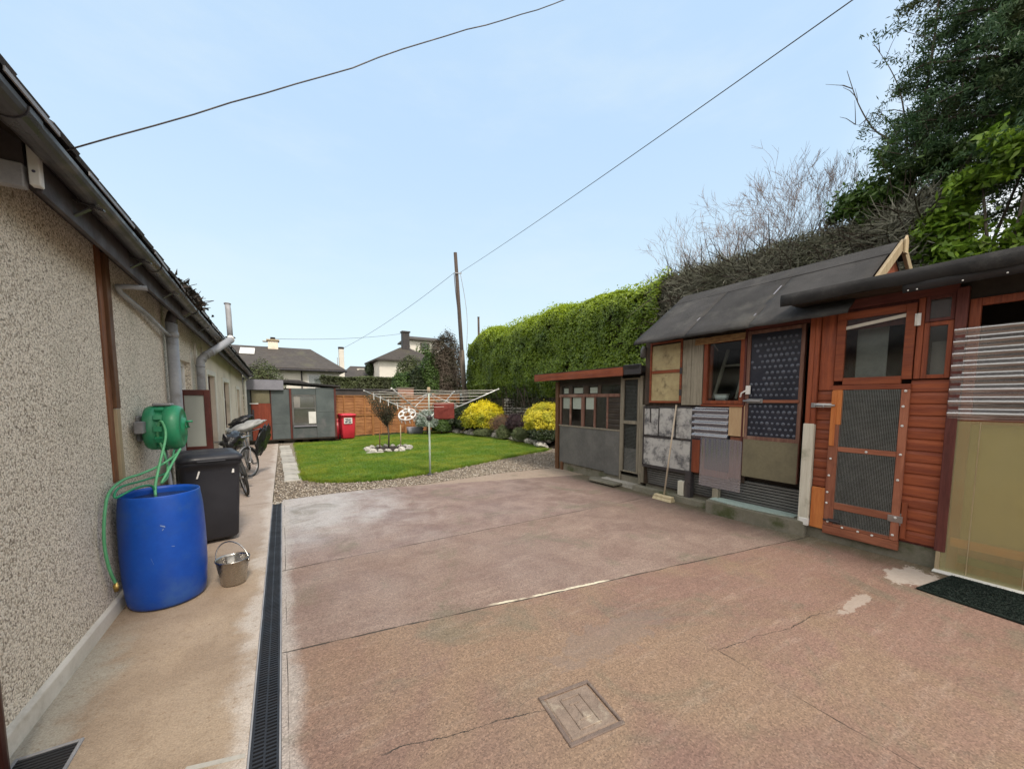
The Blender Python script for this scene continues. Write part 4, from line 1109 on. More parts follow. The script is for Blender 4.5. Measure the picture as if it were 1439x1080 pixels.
# door
xo, xi = X - .022, X + .022
d = obj('door', MB().box(xo, 1.755, 1.90, xi, 1.835, 2.665).box(xo, 1.20, 1.90, xi, 1.275, 2.665).box(xo + .002, 1.275, 2.585, xi, 1.755, 2.665).box(xo + .002, 1.275, 1.855, xi, 1.755, 1.935).box(xo + .004, 1.20, 1.80, xi, 1.855, 1.853), M['red_wood_h'], t, .004)
obj('pane', MB().box(X, 1.272, 1.93, X + .005, 1.758, 2.59), M['glass'], d)
obj('white_strip', MB().add([(X - .012, 1.275, 2.535), (X - .012, 1.755, 2.475), (X - .012, 1.755, 2.51), (X - .012, 1.275, 2.57), (X - .006, 1.275, 2.535), (X - .006, 1.755, 2.475), (X - .006, 1.755, 2.51), (X - .006, 1.275, 2.57)], [(0, 1, 2, 3), (7, 6, 5, 4), (0, 4, 5, 1), (3, 2, 6, 7), (1, 5, 6, 2), (0, 3, 7, 4)]), M['paint_white'], d)
o = obj('stile', MB().box(xo, 1.745, 1.40, xi, 1.835, 1.80).box(xo - .008, 1.79, 1.15, xo, 1.84, 1.79), M['orange_wood'], d, .004)
obj('lower_stile', MB().box(xo, 1.755, .20, xi, 1.845, 1.398), M['faded_wood_v'], d, .004)
obj('lower_stile', MB().box(xo, 1.20, .20, xi, 1.265, 1.798), M['faded_wood_v'], d, .004)
for za, zb in ((1.09, 1.145), (.41, .49), (.20, .235)):
    obj('lower_rail', MB().box(xo + .002, 1.265, za, xi, 1.755, zb), M['faded_wood_h'], d, .004)
obj('bottom_board', MB().box(xo + .004, 1.195, .10, xi - .003, 1.85, .197), M['faded_wood_h'], d, .004)
obj('wire_mesh', mesh_grid(1.25, 1.80, .225, 1.80, xo + .012, .0135, .0008), M['wire'], d)
rs = random.Random(6)
for i, (y, z) in enumerate([(1.81, 1.0), (1.815, .80), (1.82, .60), (1.82, .47), (1.80, .25), (1.66, .215), (1.52, .21), (1.40, .205), (1.24, .26), (1.23, .45), (1.235, .85), (1.23, 1.12), (1.235, 1.42), (1.24, 1.62), (1.5, 1.115), (1.23, 1.78)]):
    obj('washer', MB().lathe([(0, -.004), (.011, -.003), (.013, 0), (0, .001)], (xo - .008, y, z), 10, 'X'), M['white_plastic'], d)
obj('mesh_lining', MB().box(X + .30, 1.22, .22, X + .31, 1.83, 1.86), M['shed_dark'], t)
hb = MB().box(xo - .004, 1.175, .40, xo, 1.29, .47).box(X - .012, 1.165, .37, X - .006, 1.20, .50)
obj('hinge', hb, M['steel'], d, .002)
obj('hinge', MB().box(X - .028, 1.165, 2.43, X - .02, 1.205, 2.55).tube([(X - .03, 1.20, 2.43), (X - .03, 1.20, 2.55)], .008, 8), M['white_plastic'], d)
bo = obj('bolt', MB().box(X - .03, 1.83, 1.60, X - .024, 1.99, 1.645), M['white_plastic'], d, .002)
obj('bolt_bar', MB().tube([(X - .04, 1.80, 1.622), (X - .04, 2.02, 1.622)], .011, 8).tube([(X - .04, 1.90, 1.622), (X - .07, 1.90, 1.60)], .008, 8), M['steel'], bo)
obj('bolt_keep', MB().box(X - .05, 1.99, 1.595, X - .031, 2.03, 1.65), M['steel'], bo, .004)
obj('bolt', MB().tube([(xo - .014, 1.84, .27), (xo - .014, 1.68, .27)], .010, 8).box(xo - .006, 1.69, .25, xo, 1.80, .29), M['gutter'], d)
obj('hinge_post', MB().box(X - .008, 1.145, 1.90, X + .03, 1.192, 2.70), M['red_wood_v'], t, .003)
obj('hinge_post', MB().box(X - .013, 1.15, .24, X + .010, 1.192, .62), M['red_wood_v'], t, .003)
# small window beside the door
f = frame(MB(), .945, 1.142, 1.90, 2.45, .038, X - .006, X + .03)
w = obj('window', f, M['red_wood_v'], t, .003)
obj('pane', MB().box(X + .01, .98, 1.935, X + .014, 1.105, 2.415), M['glass_dim'], w)
obj('inner_board', MB().box(X + .055, .955, 1.92, X + .06, 1.09, 2.26), M['curtain'], w)
w = obj('window', frame(MB(), .945, 1.142, 2.455, 2.70, .03, X - .002, X + .03), M['maroon_v'], t, .003)
obj('pane', MB().box(X + .01, .97, 2.48, X + .014, 1.115, 2.68), M['glass_dim'], w)
o = obj('curtain', MB().box(X + .16, 1.44, 1.80, X + .17, 1.70, 2.62), M['curtain'], t)
o['label'] = 'grey board standing behind the door window'
obj('jamb_post', MB().box(X - .03, .865, .20, X + .03, .940, 2.74), M['maroon_v'], t, .004)
# plastic-sheeted bay
fb = frame(MB(), -.35, .86, .05, 2.62, .07, X + .004, X + .05)
fb.box(X + .008, -.28, 1.46, X + .04, .79, 1.54).box(X + .008, -.28, .20, X + .04, .79, .30)
bay = obj('bay_frame', fb, M['red_wood_v'], t, .004)
obj('bay_rail', MB().box(X + .006, -.28, 1.70, X + .04, .79, 1.80), M['maroon_h'], t)
obj('bay_rail', MB().box(X - .0145, -.32, .28, X + .003, .84, .36), M['orange_rail'], t)
obj('inner_board', MB().box(X + .055, -.34, .03, X + .065, .85, 1.5), M['olive_pale'], t)  # added pale backing, keeps the yellow sheet bright against the dark bay
for yv in (.72, .40, .05, -.2):
    obj('sheet_seam', MB().box(X - .0245, yv, .03, X - .0225, yv + .006, 1.48), M['pale_wood'], t)
def corr_sheet(y0, y1, z0, z1, x, pitch=.076, amp=.012, horiz=True, n=8, th=.0):
    mb = MB(); vs = []
    if horiz:
        m = int((z1 - z0) / pitch * n)
        for i in range(m + 1):
            z = z0 + (z1 - z0) * i / m; xx = x + amp * math.cos(2 * math.pi * (z - z0) / pitch)
            vs += [(xx, y0, z), (xx, y1, z)]
    else:
        m = int((y1 - y0) / pitch * n)
        for i in range(m + 1):
            y = y0 + (y1 - y0) * i / m; xx = x + amp * math.cos(2 * math.pi * (y - y0) / pitch)
            vs += [(xx, y, z0), (xx, y, z1)]
    return mb.add(vs, [(2 * i, 2 * i + 1, 2 * i + 3, 2 * i + 2) for i in range(m)], True)
o = obj('corrugated_sheet', corr_sheet(-.42, .93, 1.50, 2.36, X - .045, .112, .022), M['corr_clear'], t)
o['label'] = 'clear corrugated plastic over the upper bay'
o = obj('yellow_sheet', MB().box(X - .022, -.40, .02, X - .016, .92, 1.49), M['poly_yellow'], t)
o['label'] = 'yellowed plastic sheet over the lower bay'
obj('yellow_sheet_edge', MB().box(X - .026, .895, .02, X - .012, .925, 1.49), M['pale_wood'], t)
obj('sill', MB().box(X - .09, -.42, .002, X + .0, .93, .018), M['white_plastic'], t, .003)
obj('side_cladding', MB().box(X + .05, 2.078, .2, 7.46, 2.09, 2.86), M['red_wood_h'], t)
# roof
rp = [(5.16, 2.845), (7.7, 3.06), (7.7, 3.13), (5.16, 2.915)]
r = obj('roof', MB().prism(rp, 'Y', -1.7, 2.28), M['felt_new'], t, .012, 2)
fe = MB(); n = 60
vs = []
for i in range(n + 1):
    y = 2.285 - 4.0 * i / n
    s = .012 * mnoise.noise(Vector((y * 2.2, 0, 0))) + .006 * mnoise.noise(Vector((y * 9, 3, 0)))
    vs += [(5.148, y, 2.925), (5.138 + s, y, 2.875 + s), (5.146 + s * 1.4, y, 2.792 + s * 1.5)]
fe.add(vs, [(3 * i + k, 3 * i + 3 + k, 3 * i + 4 + k, 3 * i + 1 + k) for i in range(n) for k in (0, 1)], True)
fo = obj('felt_edge', fe, M['felt_new'], r); so = fo.modifiers.new('thick', 'SOLIDIFY'); so.thickness = .006
fe = MB(); vs = []
for i in range(n + 1):
    y = 1.24 - 2.9 * i / n
    s = .016 * mnoise.noise(Vector((y * 2.2, 7, 0))) + .01 * mnoise.noise(Vector((y * 7, 1, 0)))
    vs += [(5.162, y, 2.84), (5.154 + s * .5, y, 2.79), (5.17 + s, y, 2.715 + s)]
fe.add(vs, [(3 * i + k, 3 * i + 3 + k, 3 * i + 4 + k, 3 * i + 1 + k) for i in range(n) for k in (0, 1)], True)
fo = obj('felt_edge', fe, M['black_ply'], r); so = fo.modifiers.new('thick', 'SOLIDIFY'); so.thickness = .005
for y, z in ((1.2, 2.73), (1.14, 2.728), (.86, 2.735), (.62, 2.735), (.90, 2.80)):
    obj('clout_nail', MB().lathe([(0, -.003), (.006, -.002), (.007, 0), (0, .001)], (5.152, y, z), 8, 'X'), M['white_plastic'], r)
obj('soffit_board', MB().box(5.2, -1.6, 2.80, X + .03, 2.2, 2.815), M['dark_wood_h'], t)

# ---- middle shed: gabled, patched with odd panels
kx = 5.62 / 5.55
def W(y): return y * kx
def Z(z): return 1.7 + (z - 1.7) * kx
X2 = 5.62
t = thing('patchwork_shed', 'grey felt gabled shed patched with odd panels, dark bubble-lined door', 'shed', (6.6, 3.3, 0))
obj('base', MB().box(X2 + .085, 2.11, -.02, 7.9, 4.62, .14), M['concrete_block'], t, .01)
obj('lining', MB().box(7.8, 2.12, .14, 7.84, 4.58, 2.72).box(X2 + .06, 2.105, .14, 7.8, 2.135, 2.72).box(X2 + .06, 2.14, .141, 7.8, 4.55, .16), M['shed_dark'], t)
# the end walls with their gables
for y0, y1 in ((4.585, 4.62), (1.92, 1.95)):
    obj('end_wall', MB().prism([(X2 + .03, .14), (7.86, .14), (7.86, 2.68), (6.6, 3.50), (X2 + .03, 2.72)], 'Y', y0, y1), M['dark_wood_v' if y0 > 3 else 'maroon_h'], t)
bk = MB().box(X2 + .03, W(2.82), Z(.50), X2 + .055, 4.585, Z(1.60)).box(X2 + .03, W(3.50), Z(1.60), X2 + .055, 4.585, 2.74).box(X2 + .03, W(2.14), Z(2.58), X2 + .055, W(3.50), 2.76)
obj('back_board', bk, M['dark_wood_v'], t)
obj('corner_post', MB().box(X2 - .012, W(4.46), Z(1.60), X2 + .03, W(4.56), 2.73), M['dark_wood_v'], t, .004)
obj('corner_post', MB().box(X2 - .02, W(4.545), .16, X2 + .02, W(4.60), Z(1.59)), M['grey_wood_v'], t, .004)
# hatch of old sheeting with red battens
hatch = obj('hatch', MB().box(X2 - .010, W(3.86), Z(1.66), X2 + .028, W(4.44), Z(2.60)), M['hide'], t)
f = frame(MB(), W(3.83), W(4.45), Z(1.63), Z(2.66), .035, X2 - .03, X2 - .011)
f.box(X2 - .028, W(3.865), Z(2.13), X2 - .011, W(4.41), Z(2.18))
obj('battens', f, M['red_wood_h'], hatch, .003)
for z in (1.75, 2.1): obj('hinge', MB().box(X2 - .036, W(3.82), Z(z), X2 - .03, W(3.86), Z(z + .10)), M['gutter'], hatch)
pb = MB(); yy = W(3.48)
for i, w in enumerate((.085, .11, .085, .075)):
    pb.box(X2 - .018 + .002 * (i % 2), yy, Z(1.60), X2 + .028, yy + w - .003, Z(2.63)); yy += w
obj('board_panel', pb, M['grey_wood_v'], t, .003)
# open window
f = frame(MB(), W(2.865), W(3.465), Z(1.62), Z(2.56), .06, X2 - .022, X2 + .05, .035, .055)
f.box(X2 + .03, W(3.36), Z(1.70), X2 + .07, W(3.41), Z(2.50))
w = obj('window', f, M['red_wood_v'], t, .004)
obj('sill', MB().box(X2 - .045, W(2.85), Z(1.585), X2 + .05, W(3.475), Z(1.615)), M['red_wood_h'], w, .004)
sash = MB().bar((X2 + .10, W(3.36), Z(1.70)), (X2 + .35, W(3.30), Z(2.45)), .04, .03, (1, 0, 0)).bar((X2 + .10, W(3.02), Z(1.70)), (X2 + .35, W(3.00), Z(2.45)), .03, .03, (1, 0, 0)).bar((X2 + .27, W(3.32), Z(2.2)), (X2 + .27, W(3.0), Z(2.2)), .03, .03)
obj('tilted_sash', sash, M['grey_wood_v'], w)
o = obj('pane', MB().box(X2 + .012, W(2.925), Z(1.675), X2 + .016, W(3.41), Z(2.525)), M['glass'], w)
o = obj('osb_strip', MB().prism([(X2 - .06, Z(2.525)), (X2 - .045, Z(2.52)), (X2 - .02, Z(2.615)), (X2 - .035, Z(2.62))], 'Y', W(2.86), W(3.60)), M['osb'], t, .003)
o['label'] = 'strip of flaky chipboard over the open window'
o = thing('white_cup', 'small white tub standing on the sill inside the open shed window', 'tub', (X2 + .10, W(3.26), Z(1.70)))
obj('tub', loft(MB(), [(rrect(.07, .16, .02), Z(1.672), (X2 + .13, W(3.25))), (rrect(.085, .20, .02), Z(1.755), (X2 + .13, W(3.25)))]), M['white_plastic'], o)
obj('lid', loft(MB(), [(rrect(.092, .21, .02), Z(1.756), (X2 + .13, W(3.25))), (rrect(.092, .21, .02), Z(1.77), (X2 + .13, W(3.25)))]), M['paint_white'], o)
obj('inner_shelf', MB().box(X2 + .07, W(2.88), Z(1.64), X2 + .5, W(3.46), Z(1.665)), M['dark_wood_h'], t)
# whitewashed panels with black joints
ps = [(3.92, 4.24, 1.06, 1.54), (4.25, 4.55, 1.06, 1.53), (3.62, 3.91, 1.03, 1.55), (3.64, 4.55, .53, 1.02)]
for i, (a, b, c, d) in enumerate(ps):
    o = obj('whitewashed_panel', MB().box(X2 - .014, W(a), Z(c), X2 + .028, W(b), Z(d)), M['white_grey_panel'], t, .006)
jo = MB()
for (ya, za, yb, zb, w) in ((3.63, 1.045, 4.56, 1.035, .032), (3.915, 1.05, 3.93, 1.54, .02), (4.245, 1.06, 4.24, 1.53, .018), (4.41, 1.28, 4.42, 1.54, .022), (3.61, .50, 3.605, 1.57, .04), (3.62, .52, 4.56, .505, .05), (3.64, 1.565, 4.57, 1.56, .022), (4.555, .52, 4.56, 1.55, .025)):
    jo.bar((X2 - .017, W(ya), Z(za)), (X2 - .017, W(yb), Z(zb)), w, .008, (1, 0, 0))
obj('tarred_joint', jo, M['gutter'], t)
# corrugated patches, ply square, red board
o = obj('corrugated_sheet', corr_sheet(W(3.05), W(3.61), Z(1.08), Z(1.57), X2 - .03, .098, .017), M['corr_dirty'], t)
o['label'] = 'short clear corrugated patch with pale ridges'
obj('patch_backing', MB().box(X2 + .0, W(3.05), Z(1.05), X2 + .028, W(3.60), Z(1.58)), M['blue_black'], t)
o = obj('plywood_square', MB().box(X2 - .026, W(2.825), Z(1.165), X2 - .008, W(3.045), Z(1.60)), M['ply'], t, .003)
o = obj('corrugated_sheet', corr_sheet(W(2.84), W(3.46), Z(.36), Z(1.11), X2 - .028, .076, .0035, False), M['corr_dirty'], t)
o['label'] = 'streaked see-through corrugated patch low on the wall'
obj('patch_backing', MB().box(X2 + .0, W(3.02), Z(.62), X2 + .028, W(3.40), Z(1.05)), M['blue_black'], t)
f = MB().box(X2 - .006, W(2.86), Z(.55), X2 + .02, W(3.02), Z(1.15)).box(X2 - .004, W(3.02), Z(.52), X2 + .022, W(3.46), Z(.615)).box(X2 - .006, W(3.40), Z(.615), X2 + .02, W(3.455), Z(1.08))
obj('patch_frame', f, M['faded_wood_v'], t)
obj('red_board', MB().box(X2 - .032, W(3.47), Z(.54), X2 + .028, W(3.60), Z(1.06)), M['red_wood_v'], t, .004)
# skirt of dark ribs, white block, mossy sill beam
sk = MB()
zz = .15
while zz < .52:
    sk.box(X2 + .10 - .16 * (zz - .15), 2.15, zz, X2 + .124, 4.58, zz + .030); zz += .042
obj('ribbed_skirt', sk, M['greypaint'], t, .003)
obj('skirt_block', MB().box(X2 - .03, W(3.72), .097, X2 + .06, W(3.83), .34), M['white_wood'], t, .006)
obj('skirt_block', MB().box(X2 - .02, W(3.16), .15, X2 + .06, W(3.25), .33), M['grey_wood_v'], t, .004)
obj('skirt_post', MB().box(X2 - .035, W(3.60), .097, X2 + .06, W(3.70), .52), M['gutter'], t)
obj('sill_beam', MB().box(X2 - .09, 3.28, -.02, X2 + .045, 4.78, .095), M['concrete_block'], t, .008)
# door
f = frame(MB(), W(2.155), W(2.835), Z(.62), Z(2.62), .045, X2 - .025, X2 + .03)
f.box(X2 - .022, W(2.20), Z(1.13), X2 + .03, W(2.79), Z(1.185))
d = obj('door', f, M['faded_dark_v'], t, .004)
obj('insulation_sheet', MB().box(X2 - .006, W(2.195), Z(1.18), X2 + .02, W(2.795), Z(2.58)), M['blue_black'], d)
dm = MB(); rs = random.Random(12)
row = 0; z = 1.22
while z < 2.56:
    y = 2.225 + (.032 if row % 2 else 0)
    while y < 2.785:
        if not (y > 2.62 and rs.random() < .5 and z > 1.9) and not (abs(z - 1.67) < .045) and y < 2.775:
            rr = .0225 * rs.uniform(.75, 1.08)
            dm.lathe([(rr, 0), (rr * .9, -.004), (0.0001, -.006)], (X2 - .0065, W(y), Z(z)), 9, 'X')
        y += .064
    z += .075; row += 1
o = obj('bubble', dm, M['bubble'], d); o['kind'] = 'stuff'
o = obj('olive_panel', MB().box(X2 - .029, W(2.165), Z(.615), X2 + .02, W(2.825), Z(1.135)), M['olive'], d)
obj('rail', MB().box(X2 - .034, W(2.18), Z(1.645), X2 - .008, W(2.60), Z(1.685)), M['faded_wood_h'], d, .003)
obj('bolt', MB().box(X2 - .044, W(2.60), Z(1.64), X2 - .034, W(2.80), Z(1.70)).tube([(X2 - .055, W(2.62), Z(1.67)), (X2 - .055, W(2.84), Z(1.67))], .014, 8), M['steel'], d, .003)
obj('padlock', MB().box(X2 - .05, W(2.76), Z(1.76), X2 - .03, W(2.82), Z(1.88)).tube([(X2 - .045, W(2.80), Z(1.82)), (X2 - .05, W(2.87), Z(1.78)), (X2 - .05, W(2.885), Z(1.72))], .012, 8), M['white_plastic'], d, .003)
obj('jamb', MB().box(X2 - .03, W(2.838), Z(1.10), X2 + .03, W(2.864), Z(2.66)), M['maroon_v'], t)
obj('head_rail', MB().box(X2 - .015, W(2.12), Z(2.625), X2 + .03, W(2.86), Z(2.70)), M['maroon_h'], t)
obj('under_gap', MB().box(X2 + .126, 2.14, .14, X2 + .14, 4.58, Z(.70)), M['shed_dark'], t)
# roof
rid = (6.6, 3.60); ev = (5.30, 2.675); bk_ = (7.95, 2.60)
rf = MB().prism([ev, rid, bk_, (bk_[0], bk_[1] - .035), (rid[0], rid[1] - .04), (ev[0], ev[1] - .035)], 'Y', 1.70, 4.56)
r = obj('roof', rf, M['felt'], t)
# felt strips lapped over each other, running down the slope
for i, (a, b) in enumerate(((3.62, 4.60), (2.70, 3.66), (1.68, 2.74))):
    lf = .008 + .004 * (2 - i)
    m = 8; vs = []
    for k in range(m + 1):
        u = k / m
        x = ev[0] - .02 + (rid[0] - ev[0] + .02) * u; z = ev[1] - .012 + (rid[1] - ev[1] + .012) * u + lf
        for j in range(9):
            y = a + (b - a) * j / 8
            vs.append((x, y, z + .006 * mnoise.noise(Vector((x * 3, y * 3, i)))))
    # drip at the eave
    dv = [(ev[0] - .03, a + (b - a) * j / 8, ev[1] - .05 + .012 * mnoise.noise(Vector((a + j, 5, i)))) for j in range(9)]
    vs = dv + vs
    s = MB().add(vs, [(k * 9 + j, k * 9 + j + 1, (k + 1) * 9 + j + 1, (k + 1) * 9 + j) for k in range(m + 1) for j in range(8)], True)
    fo = obj('felt_strip', s, M['felt'], r); so = fo.modifiers.new('thick', 'SOLIDIFY'); so.thickness = .004
cap = MB().prism([(6.36, 3.455), (6.6, 3.635), (6.85, 3.46), (6.85, 3.45), (6.6, 3.622), (6.36, 3.442)], 'Y', 1.66, 4.58)
obj('ridge_strip', cap, M['felt'], r)
for (y, u0, u1) in ((2.735, .50, .66), (3.655, .2, .3), (2.735, .12, .16)):
    p = lambda u: (ev[0] + 1.3 * u, y, ev[1] + .925 * u + .022)
    obj('pale_scuff', MB().bar(p(u0), p(u1), .018, .003), M['felt_pale'], r)
bb = MB()
for (xa, za, xb, zb) in ((5.55, 2.86, 6.6, 3.61), (7.65, 2.83, 6.6, 3.61)):
    bb.prism([(xa, za - .085), (xb, zb - .085), (xb, zb + .045), (xa, za + .045)], 'Y', 1.60, 1.635)
obj('bargeboard', bb, M['pale_wood'], t, .004)
obj('finial_block', MB().prism([(6.55, 3.47), (6.65, 3.47), (6.655, 3.63), (6.60, 3.69), (6.545, 3.63)], 'Y', 1.575, 1.598), M['pale_wood'], t, .004)
obj('gable_board', MB().prism([(5.7, 2.86), (7.5, 2.86), (6.6, 3.53)], 'Y', 1.70, 1.72), M['red_wood_h'], t)
obj('vent_cowl', MB().tube([(X2 - .02, 4.66, 2.44), (X2 - .02, 4.66, 2.56), (X2 - .0, 4.64, 2.62)], .055, 12), M['greypaint'], t)

# ---- far low shed: dark lean-to with a red fascia
k3 = 5.70 / 5.65
def W3(y): return y * k3
def Z3(z): return 1.7 + (z - 1.7) * k3
X3 = 5.70
t = thing('lean_to_aviary', 'low dark lean-to shed with red fascia board and multi-pane window', 'shed', (6.7, 6, 0))
obj('lining', MB().box(7.5, 4.72, 0, 7.53, 7.2, 2.1).box(X3 + .03, 7.19, .0, 7.5, 7.215, 2.1).box(X3 + .05, 4.70, .02, 7.5, 7.19, .04), M['shed_dark'], t)
obj('corner_post', MB().box(X3 - .04, W3(7.13), .0, X3 + .03, W3(7.24), 2.10), M['brown_wood_v'], t, .005)
obj('corner_post', MB().box(X3 - .015, W3(6.98), .0, X3 + .025, W3(7.06), .20), M['brown_wood_v'], t, .004)
obj('fascia_board', MB().prism([(5.42, 2.125), (5.45, 2.125), (5.45, 2.285), (5.42, 2.285)], 'Y', 4.98, 7.86), M['red_wood_h'], t, .004)
obj('fascia_board', MB().box(5.44, 4.58, 2.14, 5.47, 4.977, 2.32), M['gutter'], t, .004)
obj('roof', MB().prism([(5.45, 2.20), (7.7, 2.02), (7.7, 2.08), (5.42, 2.30)], 'Y', 4.62, 7.86), M['felt_new'], t)
# moss on the roof edge
P = np.stack([RNG.uniform(5.42, 5.6, 900), RNG.uniform(5.0, 7.85, 900), np.full(900, 2.295)], 1)
leaf_mesh('roof_moss', P, np.tile((0, 0, 1.), (900, 1)), .03, .02, M['lf_moss'], t, .5)
obj('head_board', MB().box(X3 - .0, W3(5.20), Z3(1.98), X3 + .03, W3(7.13), 2.16), M['dark_wood_h'], t)
# grey sheets
o = obj('grey_sheet', MB().box(X3 - .012, W3(5.62), Z3(.20), X3 + .02, W3(7.10), Z3(1.055)), M['greypaint'], t, .003)
o = obj('grey_sheet', MB().box(X3 - .018, W3(5.215), Z3(.17), X3 + .02, W3(5.615), Z3(1.055)), M['greypaint'], t, .003)
obj('sheet_cap', MB().box(X3 - .025, W3(5.21), Z3(1.058), X3 + .02, W3(7.12), Z3(1.09)), M['grey_wood_v'], t, .003)
obj('ground_beam', MB().box(X3 + .02, 4.72, -.02, X3 + .10, 7.2, .20), M['concrete_block'], t)
# multi-pane window
f = MB().box(X3 - .02, W3(5.22), Z3(1.735), X3 + .02, W3(7.12), Z3(1.80))
for (y, wd) in ((7.07, .05), (6.72, .045), (6.30, .10), (5.93, .05), (5.56, .05)):
    f.box(X3 - .014, W3(y) - wd / 2, Z3(1.092), X3 + .02, W3(y) + wd / 2, Z3(1.733))
w = obj('window', f, M['faded_dark_v'], t, .003)
ub = MB()
for (y, wd) in ((7.07, .07), (6.72, .13), (6.20, .17), (5.80, .10)):
    obj('upper_mullion', MB().box(X3 - .010, W3(y) - wd / 2, Z3(1.803), X3 + .02, W3(y) + wd / 2, Z3(1.98)), M['dark_wood_v'], w)
obj('pane', MB().box(X3 + .008, W3(5.58), Z3(1.09), X3 + .012, W3(7.06), Z3(1.735)), M['glass'], w)
obj('upper_pane', MB().box(X3 + .006, W3(5.24), Z3(1.80), X3 + .010, W3(7.08), Z3(1.985)), M['glass'], w)
for (a, b, c, d) in ((6.77, 7.0, 1.47, 1.73), (6.36, 6.66, 1.47, 1.73), (5.97, 6.22, 1.47, 1.73), (6.80, 6.98, 1.82, 1.94), (6.33, 6.62, 1.82, 1.94), (5.88, 6.10, 1.82, 1.94)):
    obj('paper_square', MB().box(X3 + .018, W3(a), Z3(c), X3 + .022, W3(b), Z3(d)), M['paper'], w)
obj('louvre', shiplap(MB(), W3(5.22), W3(5.54), Z3(1.09), Z3(1.73), X3 + .012, .10), M['dark_wood_h'], t)
# door
f = frame(MB(), W3(4.735), W3(5.175), Z3(.29), Z3(2.09), .055, X3 - .03, X3 + .01, .03, .03)
f.box(X3 - .028, W3(4.79), Z3(1.22), X3 + .01, W3(5.12), Z3(1.285))
d = obj('door', f, M['grey_wood_v'], t, .004)
obj('wire_mesh', mesh_grid(W3(4.79), W3(5.12), Z3(.32), Z3(2.06), X3 + .012, .026, .0009), M['wire'], d)
obj('lower_panel', MB().box(X3 + .018, W3(4.79), Z3(.32), X3 + .026, W3(5.12), Z3(.75)), M['greypaint'], d)
obj('door_post', MB().box(X3 - .02, W3(5.18), .10, X3 + .02, W3(5.21), 2.12).box(X3 - .03, W3(4.67), .10, X3 + .02, W3(4.73), 2.12), M['grey_wood_v'], t, .003)

# ---- loose things in front of the sheds
o = obj('doorstep', MB().prism([(5.36, 3.24), (5.40, 2.16), (5.46, 2.02), (5.70, 2.02), (5.70, 3.30), (5.56, 3.30)], 'Z', -.03, .185), M['concrete_block'], None, .012, 2)
tag(o, 'long mossy concrete doorstep in front of the bubble-lined shed door', 'step')
vs = []; n = 18
ol = []
for k in range(n + 1):
    u = k / n
    ol.append((5.415 + .03 * u + .10 * (1 - math.sin(math.pi * min(1, .15 + u * .75))) , 3.24 - 1.08 * u))
poly = ol + [(5.68, 2.16), (5.68, 3.24)]
o = obj('plastic_sheet', MB().prism(poly, 'Z', .1865, .197), M['mint'])
tag(o, 'pale mint plastic sheet lying on the mossy doorstep', 'sheet')
o = obj('stepping_slab', MB().prism([(5.30, 5.70), (5.50, 5.86), (5.68, 5.60), (5.66, 5.06), (5.34, 5.06)], 'Z', .03, .07), M['concrete_block'], None, .008)
tag(o, 'loose flat stone slab tilted in front of the lean-to door', 'slab')
o = obj('threshold_slab', MB().prism([(5.56, 5.62), (5.72, 5.62), (5.74, 4.80), (5.58, 4.82)], 'Z', -.02, .085), M['slab_pale'], None, .008)
tag(o, 'pale threshold slab at the foot of the lean-to mesh door', 'slab')
t = thing('broom', 'yard broom with cream head leaning on the patchwork shed', 'broom', (5.42, 4.0, .1))
hx, hy = 5.43, 4.01
obj('handle', MB().tube([(hx, hy, .10), (X2 - .03, 3.95, 1.60)], .0135, 10), M['broom_wood'], t)
br = MB().box(hx - .055, hy - .17, .045, hx + .03, hy + .17, .085)
hd = obj('head', br, M['broom_bristle'], t, .012, 2)
obj('bristles', MB().prism([(hx - .05, .047), (hx + .025, .047), (hx + .04, .002), (hx - .075, .002)], 'Y', hy - .18, hy + .18), M['broom_bristle'], hd)
o = obj('doormat', MB().prism([(4.78, .905), (5.40, .80), (5.38, -.02), (4.66, .02)], 'Z', .003, .022), M['matm'], None, .004)
# bristle texture as short tufts
tag(o, 'dark green bristle doormat in front of the yellow plastic sheet', 'doormat')
P = np.stack([RNG.uniform(4.7, 5.39, 9000), RNG.uniform(0, .9, 9000), np.full(9000, .024)], 1)
ok = in_poly(P[:, 0], P[:, 1], [(4.78, .895), (5.39, .79), (5.37, 0), (4.67, .03)])
leaf_mesh('bristles', P[ok], np.tile((1, 0, .2), (ok.sum(), 1)), .016, .006, M['matm'], None, .6).parent = o
# ------------------------------------------------------------------ garden
# rotary dryer
dx, dy = 2.75, 8.06
t = thing('rotary_dryer', 'open rotary clothes dryer on a pale green pole at the lawn edge', 'clothes dryer', (dx, dy, 0))
obj('pole', MB().tube([(dx, dy, -.02), (dx, dy, 1.30)], .021, 12).tube([(dx, dy, 1.30), (dx, dy, 1.93)], .017, 12), M['dryer_green'], t)
obj('ground_socket', MB().lathe([(.02, .0), (.07, .0), (.075, .02), (.045, .035), (.03, .05), (.02, .05)], (dx, dy, -.005), 16), M['gutter'], t)
obj('hub', MB().lathe([(0, 1.22), (.05, 1.22), (.06, 1.25), (.06, 1.30), (.045, 1.33), (0, 1.33)], (dx, dy, 0), 16), M['gutter'], t)
obj('top_cap', MB().lathe([(0, 1.84), (.035, 1.84), (.04, 1.90), (.03, 1.95), (0, 1.955)], (dx, dy, 0), 14), M['pale_wood'], t)
AL = R(47); RR = 1.56
ends = []
